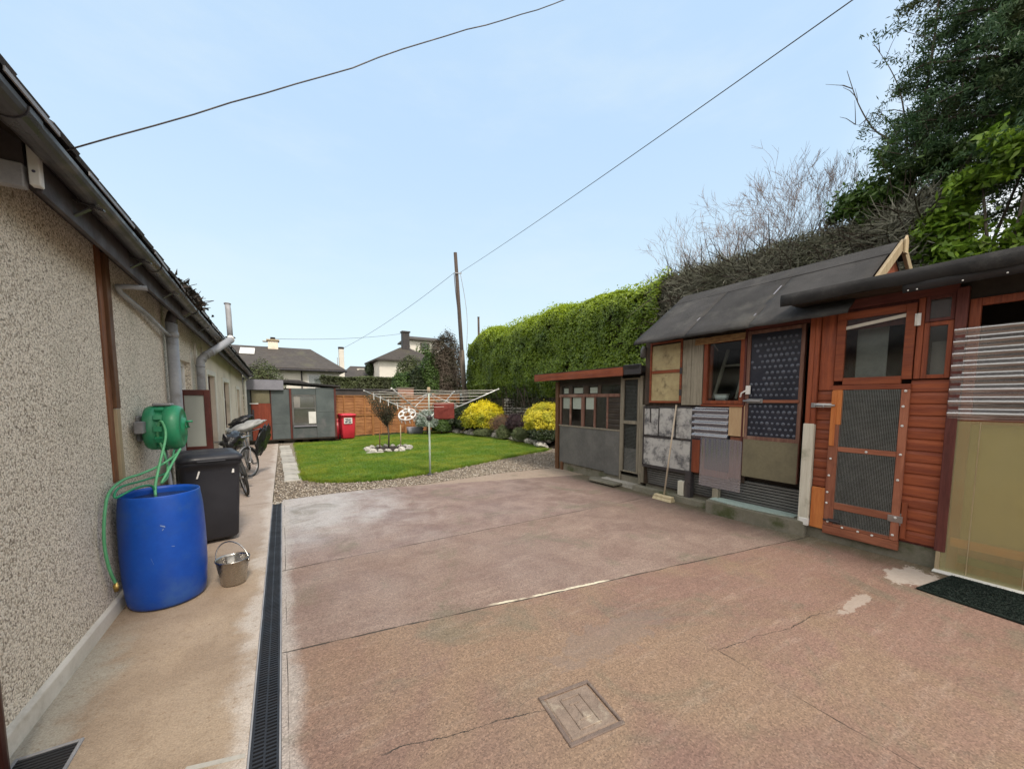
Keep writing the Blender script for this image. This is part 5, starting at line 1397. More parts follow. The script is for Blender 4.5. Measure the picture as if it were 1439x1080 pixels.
for k in range(4):
    a = AL + k * math.pi / 2
    e = Vector((dx + RR * math.cos(a), dy + RR * math.sin(a), 1.875 + (.02 if k == 3 else 0)))
    s = Vector((dx + .05 * math.cos(a), dy + .05 * math.sin(a), 1.285))
    am = obj('arm', MB().tube([s, s.lerp(e, .5) + Vector((0, 0, -.012)), e], .0115, 8), M['alu'], t)
    obj('tip_cap', MB().tube([e, e + (e - s).normalized() * .03], .015, 8), M['white_plastic'], am)
    q = s.lerp(e, .42)
    obj('strut', MB().tube([(dx + .03 * math.cos(a), dy + .03 * math.sin(a), 1.80), q], .008, 6), M['alu'], am)
    ends.append((s, e))
ln = MB()
for f in (.30, .42, .54, .66, .78, .89, .985):
    for k in range(4):
        p = ends[k][0].lerp(ends[k][1], f); q = ends[(k + 1) % 4][0].lerp(ends[(k + 1) % 4][1], f)
        m = (p + q) / 2 - Vector((0, 0, .025 * f))
        ln.tube([p, m, q], .0035, 5, False)
obj('line', ln, M['cord'], t)
# clothes pegs left on the near left arm's lines
s, e = ends[1]; s2, e2 = ends[2]
def peg_mesh():
    return MB().box(-.005, -.006, -.085, .005, -.001, .012).box(-.005, .002, -.085, .005, .007, .012).tube([(-.008, .0005, -.02), (.008, .0005, -.02)], .004, 6)
pm = None
labs = ['outermost clothes peg hanging on the left arm of the dryer', 'clothes peg hanging second from the tip of the left dryer arm', 'clothes peg midway along the left dryer arm', 'clothes peg above and left of the white sock airer', 'clothes peg right above the white sock airer', 'innermost clothes peg near the dryer hub']
for i, (f, g) in enumerate(((.93, .10), (.80, .12), (.70, .16), (.56, .25), (.48, .34), (.42, .60))):
    f2 = min((.30, .42, .54, .66, .78, .89, .985), key=lambda q: abs(q - f))
    p = s.lerp(e, f2).lerp(s2.lerp(e2, f2), g)
    o = obj('clothes_peg', peg_mesh(), M['white_plastic'])
    o.location = p - Vector((0, 0, .004)); o.rotation_euler = (0, R(random.uniform(-10, 10)), R(random.uniform(-30, 30))); o.scale = (1.6, 1.6, 1.5)
    tag(o, labs[i], 'clothes peg', 'clothes pegs on the rotary dryer')
# sock airer
ax_, ay_, az_ = 2.17, 7.72, 1.38
t = thing('sock_airer', 'white plastic ring airer with dangling pegs hung from the dryer', 'sock airer', (ax_, ay_, az_))
t.rotation_euler = (R(36), R(-16), R(-12)); t.scale = (.86, .86, .86)
rg = MB().torus((0, 0, 0), .20, .016, 'Z', 36, 8).torus((0, 0, .006), .095, .012, 'Z', 28, 8)
for k in range(6):
    a = k * math.pi / 3
    rg.bar((.095 * math.cos(a), .095 * math.sin(a), .004), (.20 * math.cos(a), .20 * math.sin(a), 0), .05, .012)
obj('ring', rg, M['white_plastic'], t, 0, 1, True)
obj('hook', MB().tube([(0.06, 0, .0), (.03, 0, .08), (.05, .02, .14), (.09, .03, .17)], .008, 8).tube([(-.09, 0, 0), (.03, 0, .08), (.08, -.06, 0)], .005, 6), M['white_plastic'], t, 0, 1, True)
for k in range(12):
    a = k * math.pi / 6
    x, yv = .20 * math.cos(a), .20 * math.sin(a)
    obj('peg', MB().box(x - .012, yv - .006, -.12, x + .012, yv + .006, -.02).box(x - .004, yv - .004, -.022, x + .004, yv + .004, .0), M['white_plastic'], t, 0, 1, True)
# peg bag
t = thing('peg_bag', 'dull red cloth peg bag hanging from the dryer lines', 'bag', (2.93, 7.62, 1.45))
bgm = MB(); vs = []
n, m = 14, 12
for side in (0, 1):
    for j in range(m + 1):
        for i in range(n + 1):
            u, w_ = i / n, j / m
            th = .045 * math.sin(math.pi * u) * (.35 + .65 * math.sin(math.pi * min(1, .25 + .75 * (1 - w_)))) + .008 * mnoise.noise(Vector((u * 4, w_ * 4, side * 5)))
            x = -.215 + .43 * u * 1.0; z = -.17 + .335 * w_ - .02 * math.sin(math.pi * u) * (1 - w_)
            vs.append((x, (-th if side == 0 else th), z))
k = (n + 1) * (m + 1)
fs = []
for side in (0, 1):
    for j in range(m):
        for i in range(n):
            a = side * k + j * (n + 1) + i
            q = (a, a + 1, a + n + 2, a + n + 1)
            fs.append(q if side == 0 else q[::-1])
bgm.add(vs, fs, True)
b_ = obj('bag', bgm, M['cloth_red'], t, 0, 1, True); so = b_.modifiers.new('thick', 'SOLIDIFY'); so.thickness = .006
obj('hanger', MB().tube([(-.20, 0, .165), (0, 0, .175), (.20, 0, .165)], .006, 8).tube([(0, 0, .175), (0, .0, .21), (.012, 0, .225), (.02, 0, .21)], .004, 6), M['pale_wood'], t, 0, 1, True)
t.rotation_euler = (0, 0, R(-24))

# little tree in its ring of stones
tx, ty = 2.95, 12.75
struct('soil_bed', MB().lathe([(0, .085), (.45, .075), (.60, .05), (.66, .02)], (tx, ty, 0), 28), M['soil'])
rocks = []
for i in range(5):
    rocks.append(MB().rock((0, 0, 0), .5, i * 3 + 1, .62))
RM = []
for i, mb in enumerate(rocks):
    o = obj('garden_stone', mb, M['stone_white']); RM.append(o)
def put_rock(k, loc, r, label, group, first=[0, 0, 0, 0, 0]):
    i = k % 5
    if not first[i]:
        o = RM[i]; first[i] = 1
    else:
        o = RM[i].copy(); COL.objects.link(o)
    o.location = loc; o.scale = (2 * r,) * 3; o.rotation_euler = (random.uniform(-.3, .3), random.uniform(-.3, .3), random.uniform(0, 6.3))
    return tag(o, label, 'stone', group)
for k in range(17):
    a = 2 * math.pi * k / 17 + random.uniform(-.06, .06)
    r = random.uniform(.085, .13)
    put_rock(k, (tx + .68 * math.cos(a), ty + .66 * math.sin(a), .045 + r * .2), r, 'rough pale stone in the ring around the little lawn tree', 'stones ringing the lawn tree')
o = obj('edging_piece', MB().prism([(2.12, 12.15), (2.62, 12.02), (2.66, 12.12), (2.2, 12.24)], 'Z', .02, .055), M['stone_white'], None, .008)
tag(o, 'pale flat stone sliver lying on the grass before the stone ring', 'stone')
t = thing('lawn_tree', 'small dark weeping tree with narrow twiggy crown in a stone ring', 'tree', (tx, ty, .06))
obj('trunk', MB().tube([(tx, ty, .05), (tx + .01, ty, .5), (tx - .02, ty, .85), (tx - .05, ty, 1.2)], [.03, .026, .024, .02], 8), M['bark'], t)
tb = MB(); rs = random.Random(21)
for i in range(70):
    a = rs.uniform(0, 6.28); rr = rs.uniform(.2, .62)
    tip = Vector((tx + rr * math.cos(a) - .12, ty + rr * math.sin(a), 1.2 + rs.uniform(.1, .62)))
    b0 = Vector((tx - .03, ty, rs.uniform(.78, 1.05)))
    tb.tube([b0, b0.lerp(tip, .5) + Vector((0, 0, -.05)), tip, tip + Vector((rs.uniform(-.1, .1), rs.uniform(-.1, .1), -rs.uniform(.05, .25)))], [.009, .006, .004, .002], 4)
obj('branches', tb, M['bark'], t)
n = 2900
u = RNG.random(n) ** .6; a = RNG.uniform(0, 2 * math.pi, n); r = (.10 + .56 * u) * np.sqrt(RNG.random(n))
P = np.stack([tx - .12 * u + r * np.cos(a), ty + r * np.sin(a), .82 + 1.02 * u + .06 * RNG.normal(0, 1, n)], 1)
leaf_mesh('crown', P, RNG.normal(0, 1, (n, 3)), .065, .022, M['lf_olive'], t, .4, .8)
for i, (px, py) in enumerate(((tx - .30, ty - .05), (tx + .42, ty + .1))):
    o = thing('garden_stake', ['brown stake left of the little tree trunk in the stone ring', 'paler stake right of the little tree trunk in the stone ring'][i], 'stake', (px, py, 0), 'stakes by the lawn tree')
    obj('post', MB().tube([(px, py, -.05), (px + .01, py, .62 + .2 * i)], .017, 8), M['brown_wood_v' if i == 0 else 'pale_wood'], o)
    obj('tie', MB().tube([(px, py, .50), (tx, ty, .52)], .006, 6), M['gutter'], o)

# rockery stones along the lawn
edge = [(7.0, 17.9), (7.25, 17.1), (7.42, 16.3), (7.62, 15.4), (7.75, 14.7), (7.84, 14.0), (7.90, 13.3), (7.92, 12.7), (7.88, 12.0), (7.80, 11.4), (7.68, 10.8), (7.58, 10.35)]
rk = random.Random(17)
i = 0
for j in range(len(edge) - 1):
    for q in range(3):
        u = q / 3 + rk.uniform(-.08, .08)
        x = edge[j][0] + (edge[j + 1][0] - edge[j][0]) * u; yv = edge[j][1] + (edge[j + 1][1] - edge[j][1]) * u
        r = rk.uniform(.13, .21)
        put_rock(i, (x + rk.uniform(-.05, .10), yv, .05 + r * .35), r, 'rough pale stone edging the rockery along the lawn', 'rockery stones'); i += 1
        if rk.random() < .55:
            r = rk.uniform(.12, .18)
            put_rock(i + 2, (x + .26, yv + rk.uniform(-.1, .1), .20 + r * .3), r, 'rough pale stone in the second tier of the rockery', 'rockery stones'); i += 1

def shrub(name, label, c, r, n, L, Wd, m, core=True, group=None, jit=.5, zmin=-.5, thick=.3, cat='shrub', stem=True):
    base = (c[0], c[1], max(0, c[2] - r[2] * .6))
    t = thing(name, label, cat, base, group)
    if core: obj('inner_growth', MB().dome(c, r[0] * .70, r[1] * .70, r[2] * .70, .16, 2.2, 22, 12, r[2] * .5), M['inner'], t)
    P, D = ell_pts(int(n * 1.5), c, r, zmin, thick)
    leaf_mesh('foliage', P, D + np.array([0, 0, .55]), L, Wd, m, t, jit)
    if stem: obj('stem', MB().tube([(c[0], c[1], base[2] - .35), (c[0], c[1], c[2] - r[2] * .2)], .035, 6), M['bark'], t)
    return t
M['lf_yellow1'] = leafmat('yellow shrub leaves', (.40, .40, .02), (.66, .56, .025), (.24, .29, .02), 2.5, .45, .3, top=((.92, .80, .035), .50, 1.0))
shrub('golden_shrub', 'clipped golden yellow dome shrub left of the grey rubble wall', (7.95, 15.5, .80), (1.02, .85, .76), 9000, .075, .045, M['lf_yellow1'], thick=.16, group='golden dome shrubs')
shrub('golden_shrub', 'brightest golden yellow dome shrub beside the lean-to corner post', (8.28, 11.0, .92), (.93, .85, .64), 9000, .065, .04, M['lf_yellow'], thick=.16, group='golden dome shrubs')
shrub('low_evergreen', 'dark evergreen skirt under the right golden shrub', (8.15, 10.7, .45), (.85, .6, .33), 2600, .08, .045, M['lf_dark'])
shrub('heather', 'pinkish brown heather clump between the golden shrubs', (7.98, 13.9, .62), (.62, .5, .42), 4200, .05, .012, M['lf_heather'])
shrub('purple_shrub', 'dark purple rounded shrub beside the heather', (8.2, 13.0, .72), (.54, .5, .38), 4200, .05, .025, M['lf_purple'])
shrub('ball_shrub', 'small round grey green clipped ball at the rockery edge', (7.72, 13.35, .28), (.33, .33, .33), 3600, .04, .02, M['lf_moss'])
shrub('alpine_mound', 'low grey green mound below the left golden shrub', (7.62, 14.9, .2), (.52, .45, .22), 2600, .05, .025, M['lf_moss'])
shrub('alpine_mound', 'spiky pale green tuft in front of the purple shrub', (7.85, 12.2, .30), (.42, .4, .30), 2400, .11, .012, M['lf_moss'])
shrub('dark_shrub', 'loose dark green shrub left of the golden shrub behind the dryer', (6.9, 17.6, .80), (.90, .7, .85), 5200, .09, .05, M['lf_dark'])
shrub('dark_shrub', 'dark low shrub filling the gap behind the red peg bag', (7.6, 16.8, .65), (.55, .6, .70), 3000, .08, .045, M['lf_dark'])
shrub('silver_shrub', 'silvery variegated shrub near the fence behind the dryer pole', (5.75, 17.15, .66), (.52, .45, .50), 2600, .10, .045, M['lf_silver'])
shrub('fern_clump', 'mid green leafy clump right of the silvery shrub', (6.45, 17.15, .36), (.45, .4, .38), 2200, .10, .04, M['lf_green'])
t = thing('trough', 'dark blue grey planting trough at the foot of the fence', 'trough', (5.35, 17.75, 0))
obj('box', loft(MB(), [(rrect(.66, .30, .03), .0, (5.35, 17.75)), (rrect(.74, .36, .03), .36, (5.35, 17.75)), (rrect(.66, .28, .03), .36, (5.35, 17.75)), (rrect(.64, .26, .03), .30, (5.35, 17.75))]), M['felt_pale'], t)
obj('compost', MB().box(5.02, 17.62, .26, 5.68, 17.88, .31), M['soil'], t)
obj('leaning_stick', MB().tube([(7.05, 16.2, .12), (7.45, 16.0, .62)], .016, 6), M['pale_wood']).name = 'leaning_stick'
tag(bpy.data.objects['leaning_stick'], 'pale stick leaning out of the rockery left of the golden shrub', 'stick')

# rubble wall stub behind the shrubs
t = thing('rubble_wall', 'grey rubble stone wall stub behind the golden shrub', 'wall', (8.9, 14.9, .5))
st = MB(); rs = random.Random(31)
core = MB().box(8.62, 14.75, .3, 9.5, 15.1, 1.70).box(8.95, 12.2, .3, 9.25, 14.75, 1.25)
obj('mortar', core, M['soil'], t)
z = .38; q = 0
while z < 1.74:
    x = 8.60
    while x < 9.5:
        r = rs.uniform(.06, .085); st.rock((x, 14.76 + rs.uniform(-.02, .02), z + rs.uniform(-.02, .02)), r, q, .85, 1); x += r * 1.75; q += 1
    if z < 1.3:
        yv = 12.2
        while yv < 14.7:
            r = rs.uniform(.06, .09); st.rock((8.94 + rs.uniform(-.02, .02), yv, z + rs.uniform(-.02, .02)), r, q, .85, 1); yv += r * 1.75; q += 1
    z += .125
so = obj('stonework', st, M['stone_white'], t)

# ------------------------------------------------------------------ the big hedge
def hedge_surface(n, Ya, Yb, xf, xb, zb, zt, rad=.75, end=True):
    y = RNG.uniform(Ya, Yb, n)
    lf = zt - zb - rad; lq = math.pi / 2 * rad; lt = (xb - xf - rad) * .55
    L = lf + lq + lt
    s = RNG.random(n) * L
    x = np.where(s < lf, xf, np.where(s < lf + lq, xf + rad - rad * np.cos((s - lf) / rad), xf + rad + (s - lf - lq) / .55))
    z = np.where(s < lf, zb + s, np.where(s < lf + lq, zt - rad + rad * np.sin((s - lf) / rad), zt))
    nx = np.where(s < lf, -1., np.where(s < lf + lq, -np.cos((s - lf) / rad), -.05))
    nz = np.where(s < lf, .15, np.where(s < lf + lq, np.sin((s - lf) / rad), 1.))
    return x, y, z, nx, nz
def bulge(x, y, z):
    return np.array([.20 * mnoise.noise(Vector((a * .5, b * .55, c * .6))) + .10 * mnoise.noise(Vector((a * 1.3, b * 1.4 + 9, c * 1.4))) + .05 * mnoise.noise(Vector((a * 3, b * 3.1, c * 3))) for a, b, c in zip(x, y, z)])
def topz(y):
    """slow rise and dips of the clipped top"""
    return (.07 * np.sin(y * 1.1 + 1) + .06 * np.sin(y * .53) + .05 * np.sin(y * 2.3)) - .55 * np.clip((y - 17.7) / 1.1, 0, 1) ** 2
HY0, HY1, HX = 6.7, 18.75, 8.55
t = thing('tall_hedge', 'tall clipped green hedge with bright new growth along the top', 'hedge', (9.5, 12.5, .4))
n = 135000
x, y, z, nx, nz = hedge_surface(n, HY0, HY1, HX, 10.6, 1.75, 5.12)
b = bulge(x, y, z); dep = RNG.random(n) ** 2 * .22
hz = (z - 1.75) / 3.4
x2 = x + nx * (b - dep); z2 = z + nz * (b - dep) + topz(y) * np.clip(hz, 0, 1)
x2 += np.where(z < 2.4, (2.4 - z) * .55, 0)
kp = np.array([mnoise.noise(Vector((a * 1.6, b_ * 1.6, c * 1.6))) + .6 * mnoise.noise(Vector((a * 4.5, b_ * 4.5 + 5, c * 4.5))) for a, b_, c in zip(x2, y, z2)]) + RNG.random(n) * .9 > .02
x2 = x2[kp]; y = y[kp]; z2 = z2[kp]; nx = nx[kp]; nz = nz[kp]
P = np.stack([x2, y, z2], 1); D = np.stack([nx, RNG.normal(0, .15, len(y)), nz], 1)
# far end cap
m = 9000
ye = np.full(m, HY1) ; xe = RNG.uniform(HX, 10.5, m); ze = RNG.uniform(1.7, 4.6, m)
be = bulge(xe, ye, ze)
P = np.concatenate([P, np.stack([xe, ye + be - .1 - RNG.random(m) * .2, ze], 1)]); D = np.concatenate([D, np.tile((0, 1., .1), (m, 1))])
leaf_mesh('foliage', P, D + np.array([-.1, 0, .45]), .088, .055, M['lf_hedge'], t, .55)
# stray shoots above the clipped top
m = 3600
xs = RNG.uniform(HX + .35, 10.2, m); yv = RNG.uniform(HY0, HY1 - .6, m)
P = np.stack([xs, yv, 5.08 + topz(yv) + np.abs(RNG.normal(0, .055, m))], 1)
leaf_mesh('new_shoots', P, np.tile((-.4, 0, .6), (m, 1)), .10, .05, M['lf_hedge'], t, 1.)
cv = MB(); ny, vs = 40, []
prof = [(9.15, .55), (9.0, 1.9), (8.83, 2.5), (8.83, 4.25), (9.2, 4.82), (10.3, 4.85), (10.4, .6)]
for i in range(ny + 1):
    yy = HY0 + .1 + (HY1 - HY0 - .45) * i / ny
    tz = float(topz(np.array([yy]))[0])
    for (a, c) in prof:
        vs.append((a + .10 * mnoise.noise(Vector((a, yy * .8, c))), yy, c + (tz if c > 3 else 0) + .05 * mnoise.noise(Vector((a, yy * 2, c + 4)))))
k = len(prof)
cv.add(vs, [(i * k + j, (i + 1) * k + j, (i + 1) * k + j + 1, i * k + j + 1) for i in range(ny) for j in range(k - 1)], True)
cv.f += [tuple(range(k)), tuple(ny * k + j for j in range(k))[::-1]]; cv.s += [False, False]
obj('inner_growth', cv, M['inner'], t)
sm = MB(); rs = random.Random(9)
for i in range(60):
    yy = rs.uniform(HY0 + .2, HY1 - .3); xx = rs.uniform(8.95, 9.2)
    sm.tube([(xx, yy, .3), (xx - .05, yy + rs.uniform(-.2, .2), 1.3), (xx - .2, yy + rs.uniform(-.4, .4), 2.2)], [.03, .025, .015], 5)
obj('stems', sm, M['bark'], t)
m = 9000
yv = RNG.uniform(HY0, HY1, m); zz = RNG.uniform(.5, 2.3, m)
P = np.stack([8.98 - .20 * np.clip((zz - .9) / 1.4, 0, 1) + RNG.normal(0, .1, m), yv, zz], 1)
leaf_mesh('sparse_lower_leaves', P, np.tile((-1., 0, .2), (m, 1)), .08, .045, M['lf_dark'], t, .8)

# its dead, twiggy end behind the sheds
def twigs(name, P, D, length, w, m, parent, curl=.35):
    n = len(P); P = P - np.array(ORG.get(parent.name, (0, 0, 0)))
    D = D / np.linalg.norm(D, axis=1, keepdims=True)
    side = np.cross(D, RNG.normal(0, 1, (n, 3))); side /= np.linalg.norm(side, axis=1, keepdims=True)
    L = length * RNG.uniform(.4, 1.2, (n, 1)); cu = RNG.normal(0, curl, (n, 1))
    up = np.cross(side, D)
    p0, p1, p2, p3 = P, P + D * L * .35 + up * L * cu * .10, P + D * L * .7 + up * L * cu * .38, P + D * L * .98 + up * L * cu * .75
    v = []
    for a, b_, wa, wb in ((p0, p1, 1., .8), (p1, p2, .8, .55), (p2, p3, .55, .25)):
        for s_ in (side, up):
            v.append(np.stack([a - s_ * w * wa, a + s_ * w * wa, b_ + s_ * w * wb, b_ - s_ * w * wb], 1))
    v = np.stack(v, 1).reshape(-1, 3)
    return np_mesh(name, v, 4, m, parent)
t = thing('bare_hedge_end', 'grey bare twiggy end of the hedge behind the felt roofed shed', 'hedge', (9.5, 4.2, .4))
n = 21000
x, y, z, nx, nz = hedge_surface(n, 1.9, 6.95, 8.75, 10.6, 2.0, 5.10, .7)
b = bulge(x, y, z); dep = RNG.random(n) ** 1.4 * .40
P = np.stack([x + nx * (b - dep - .1), y, z + nz * (b - dep - .12)], 1)
D = np.stack([nx * .3 + RNG.normal(0, .6, n), RNG.normal(.1, .9, n), nz * .25 + RNG.normal(.0, .42, n)], 1)
twigs('twigs', P, D, .40, .0105, M['twig'], t)
P2 = P[:2600] - np.stack([nx[:2600] * .1, 0 * y[:2600], nz[:2600] * .1], 1)
twigs('branches', P2, D[:2600], .85, .014, M['bark'], t, .5)
n = 26000
x, y, z, nx, nz = hedge_surface(n, 1.9, 7.0, 8.75, 10.6, 2.0, 5.10, .7)
keep = np.array([mnoise.noise(Vector((a * .9, b_ * .8, c * .9))) > -.22 for a, b_, c in zip(x, y, z)]) & (RNG.random(n) < .95)
dp = RNG.random(n) * .3
P = np.stack([x + nx * -dp, y, z + nz * -dp], 1)[keep]
leaf_mesh('scattered_leaves', P, np.stack([nx, 0 * nx, nz], 1)[keep], .06, .03, M['lf_dry'], t, .8)
obj('inner_growth', MB().prism([(9.3, .4), (9.15, 2.2), (9.12, 4.2), (9.5, 4.62), (10.3, 4.62), (10.4, .5)], 'Y', 1.9, 6.85), M['bark'], t)

# ------------------------------------------------------------------ trees
def grow(mb, p, d, L, r, depth, rs, spread=.5, up=.15, minr=.003, split=(2, 4)):
    n = 4; pts = [p]; q = p.copy(); dd = d.copy()
    for i in range(n):
        dd = (dd + Vector((rs.uniform(-1, 1), rs.uniform(-1, 1), rs.uniform(-.6, 1) )) * .13 + Vector((0, 0, up * .25))).normalized()
        q = q + dd * (L / n); pts.append(q.copy())
    rr = [r * (1 - .55 * i / n) for i in range(n + 1)]
    mb.tube(pts, rr, 6 if r > .03 else 4 if r > .008 else 3, False)
    if depth <= 0: return
    k = rs.randint(*split)
    for i in range(k):
        j = rs.choice((2, 3, 4)) if i else 4
        a = rs.uniform(0, 6.28); s = dd.cross(Vector((math.cos(a), math.sin(a), .3))).normalized()
        nd = (dd + s * spread * rs.uniform(.5, 1.2) + Vector((0, 0, up))).normalized()
        grow(mb, pts[j], nd, L * rs.uniform(.6, .85), max(minr, rr[j] * rs.uniform(.55, .75)), depth - 1, rs, spread, up, minr, split)
rs = random.Random(14)
t = thing('bare_tree', 'fine bare winter tree rising behind the twiggy hedge', 'tree', (10.6, 4.3, .5))
mb = MB()
obj('trunk', MB().tube([(10.6, 4.3, .5), (10.55, 4.35, 2.2), (10.5, 4.3, 3.6)], [.16, .13, .10], 9), M['bark'], t)
for i in range(17):
    a = i * 2.399
    d = Vector((.5 * math.cos(a), 1.25 * math.sin(a) + .35, .80)).normalized()
    grow(mb, Vector((10.5, 4.7 + rs.uniform(-.9, 1.1), 3.5 + rs.uniform(0, .7))), d, 1.16, .026, 6, rs, .72, .07, .0034, (2, 3))
obj('branches', mb, M['twig_pink'], t)

t = thing('dark_conifer', 'big dark conifer with drooping sprays above the nearest shed', 'tree', (10.6, .7, .5))
obj('trunk', MB().tube([(10.6, .7, .5), (10.55, .75, 4), (10.5, .75, 7), (10.4, .8, 10.8)], [.28, .22, .16, .05], 10), M['bark'], t)
lb = MB(); PP = []; DD = []
rs = random.Random(22)
for i in range(142):
    z0 = 4.95 + 5.4 * (i / 128) + rs.uniform(-.1, .1)
    a = i * 2.399 + rs.uniform(-.3, .3)
    if i >= 128:      # the weather side towards the garden is fuller
        z0 = rs.uniform(5.5, 7.7); a = R(rs.uniform(85, 190))
    L = (2.5 - .17 * (z0 - 4.6)) * rs.uniform(.74, 1.1)
    d = Vector((math.cos(a), math.sin(a), rs.uniform(.0, .45)))
    p0 = Vector((10.5, .75, z0)); pts = [p0]
    for k in range(1, 7):
        u = k / 6
        pts.append(p0 + d * L * u + Vector((0, 0, -.55 * u * u + .2 * u)) + Vector((rs.uniform(-.07, .07), rs.uniform(-.07, .07), rs.uniform(-.05, .05))))
    lb.tube(pts, [.045, .038, .03, .024, .017, .011, .005], 5)
    m = 1900
    u = RNG.random(m) ** .75 * .95 + .07; idx = np.clip((u * 6).astype(int), 0, 5)
    A = np.array([tuple(q) for q in pts]); f = (u * 6 - idx)[:, None]
    c = A[idx] * (1 - f) + A[np.clip(idx + 1, 0, 6)] * f
    # side sprays: clusters set off along the limb
    ns = 26
    su = RNG.random(ns); so_ = RNG.normal(0, 1, (ns, 3)) * np.array([.34, .34, .20])
    near = np.abs(u[:, None] - su[None]).argmin(1)
    tpos = RNG.random(m)[:, None]
    c = c + so_[near] * tpos + RNG.normal(0, .045, (m, 3)) - np.array([0, 0, .10]) * tpos ** 2
    PP.append(c); DD.append(np.cross(so_[near], RNG.normal(0, 1, (m, 3))))
obj('limbs', lb, M['bark'], t)
P = np.concatenate(PP); D = np.concatenate(DD); D /= np.linalg.norm(D, axis=1, keepdims=True) + 1e-9
leaf_mesh('foliage', P, D + np.array([0, 0, .5]), .085, .019, M['lf_conifer'], t, .5, .9)

def leafy_branches(name, label, cat, base, clumps, n, L, Wd, m, seed, jit=.7):
    """an open broad-leaved shrub: limbs to leaf clumps, gaps between them"""
    t = thing(name, label, cat, base)
    rs = random.Random(seed); lb = MB(); PP = []; DD = []
    b0 = Vector(base)
    for (c, r) in clumps:
        c = Vector(c)
        lb.tube([b0, b0.lerp(c, .5) + Vector((rs.uniform(-.2, .2), rs.uniform(-.2, .2), .15)), c], [.05, .03, .012], 6)
        for j in range(7):
            d = Vector((rs.uniform(-1, 1), rs.uniform(-1, 1), rs.uniform(-.5, 1))).normalized()
            tip = c + d * r * rs.uniform(.7, 1.15)
            lb.tube([c - d * r * .2, c.lerp(tip, .5), tip], [.012, .008, .003], 4)
            k = n // (len(clumps) * 7)
            u = RNG.random(k)[:, None] ** .6
            PP.append(np.array(c)[None] * (1 - u) + np.array(tip)[None] * u + RNG.normal(0, r * .17, (k, 3)))
            q = np.tile(np.array(d), (k, 1)) * .4 + np.array([-.25, 0, .7]); DD.append(q)
    obj('limbs', lb, M['bark'], t)
    leaf_mesh('foliage', np.concatenate(PP), np.concatenate(DD), L, Wd, m, t, jit, .3)
    return t
leafy_branches('laurel_shrub', 'bright green glossy laurel behind the nearest shed roof', 'shrub', (9.2, 1.1, .5),
    [((8.85, 1.75, 4.3), .35), ((8.5, .9, 5.0), .42), ((8.45, .35, 5.2), .48), ((8.6, 1.35, 4.85), .36), ((8.4, -.15, 5.3), .5), ((8.9, 1.45, 3.9), .55), ((8.8, .95, 4.0), .55), ((8.9, 1.8, 3.75), .42), ((8.9, 1.6, 4.35), .42), ((8.7, .55, 3.9), .5), ((8.8, .2, 4.3), .6), ((8.8, .55, 4.75), .5), ((8.7, .0, 4.9), .55), ((8.7, .15, 3.7), .5), ((8.9, 1.15, 3.5), .5), ((8.9, -.5, 4.3), .6)], 19000, .135, .058, M['lf_laurel'], 5)
M['lf_holly'] = leafmat('dark glossy leaves', (.05, .105, .022), (.11, .19, .034), (.025, .05, .013), 1.5, .35, .25)
leafy_branches('holly_tree', 'loose mid-dark broadleaf tree under the conifer, sky showing through', 'tree', (9.6, 2.0, .5),
    [((9.2, 2.75, 5.35), .50), ((9.2, 2.35, 5.6), .5), ((9.2, 3.05, 5.2), .30), ((9.3, 1.9, 5.45), .5), ((9.3, 1.4, 5.6), .5), ((9.2, 2.5, 5.0), .36), ((9.2, 1.0, 5.25), .42), ((9.2, .5, 5.6), .5), ((9.5, .9, 4.7), .5), ((9.5, 1.6, 4.9), .45), ((9.4, .2, 5.0), .5), ((9.4, -.3, 5.4), .55)], 14500, .11, .05, M['lf_holly'], 8)
t = thing('bare_sapling', 'thin bare curved branches standing clear of the conifer against the sky', 'tree', (9.7, 2.2, .5))
sb = MB(); rs = random.Random(30)
obj('trunk', MB().tube([(9.7, 2.2, .5), (9.6, 2.25, 3.5), (9.5, 2.3, 5.4)], [.07, .055, .04], 8), M['bark'], t)
for pts, r in (([(9.5, 2.3, 5.4), (9.5, 2.55, 6.2), (9.5, 2.85, 6.65), (9.5, 3.1, 7.25), (9.5, 3.3, 7.95)], .022), ([(9.5, 2.3, 5.4), (9.5, 2.45, 6.7), (9.5, 2.62, 7.4), (9.5, 2.95, 8.2)], .016),
               ([(9.5, 2.3, 5.6), (9.5, 2.2, 6.8), (9.5, 2.15, 7.6), (9.5, 2.12, 8.6), (9.5, 2.05, 9.6)], .026), ([(9.5, 2.5, 6.3), (9.5, 2.7, 6.75), (9.5, 3.0, 6.85)], .010), ([(9.5, 2.9, 6.7), (9.5, 3.15, 6.9)], .006)):
    sp = spline(pts, 5); k = len(sp)
    sb.tube(sp, [r * (1 - .85 * i / k) for i in range(k)], 6)
    for j in range(9 if r > .02 else 4):
        i = rs.randrange(k // 3, k - 1); p = sp[i]
        d = Vector((rs.uniform(-.2, .2), rs.uniform(-.45, .45), rs.uniform(.15, .5)))
        sb.tube([p, p + d * .4 + Vector((0, 0, .03)), p + d * rs.uniform(.6, 1.1)], [.007, .005, .0025], 4)
obj('branches', sb, M['bark'], t)
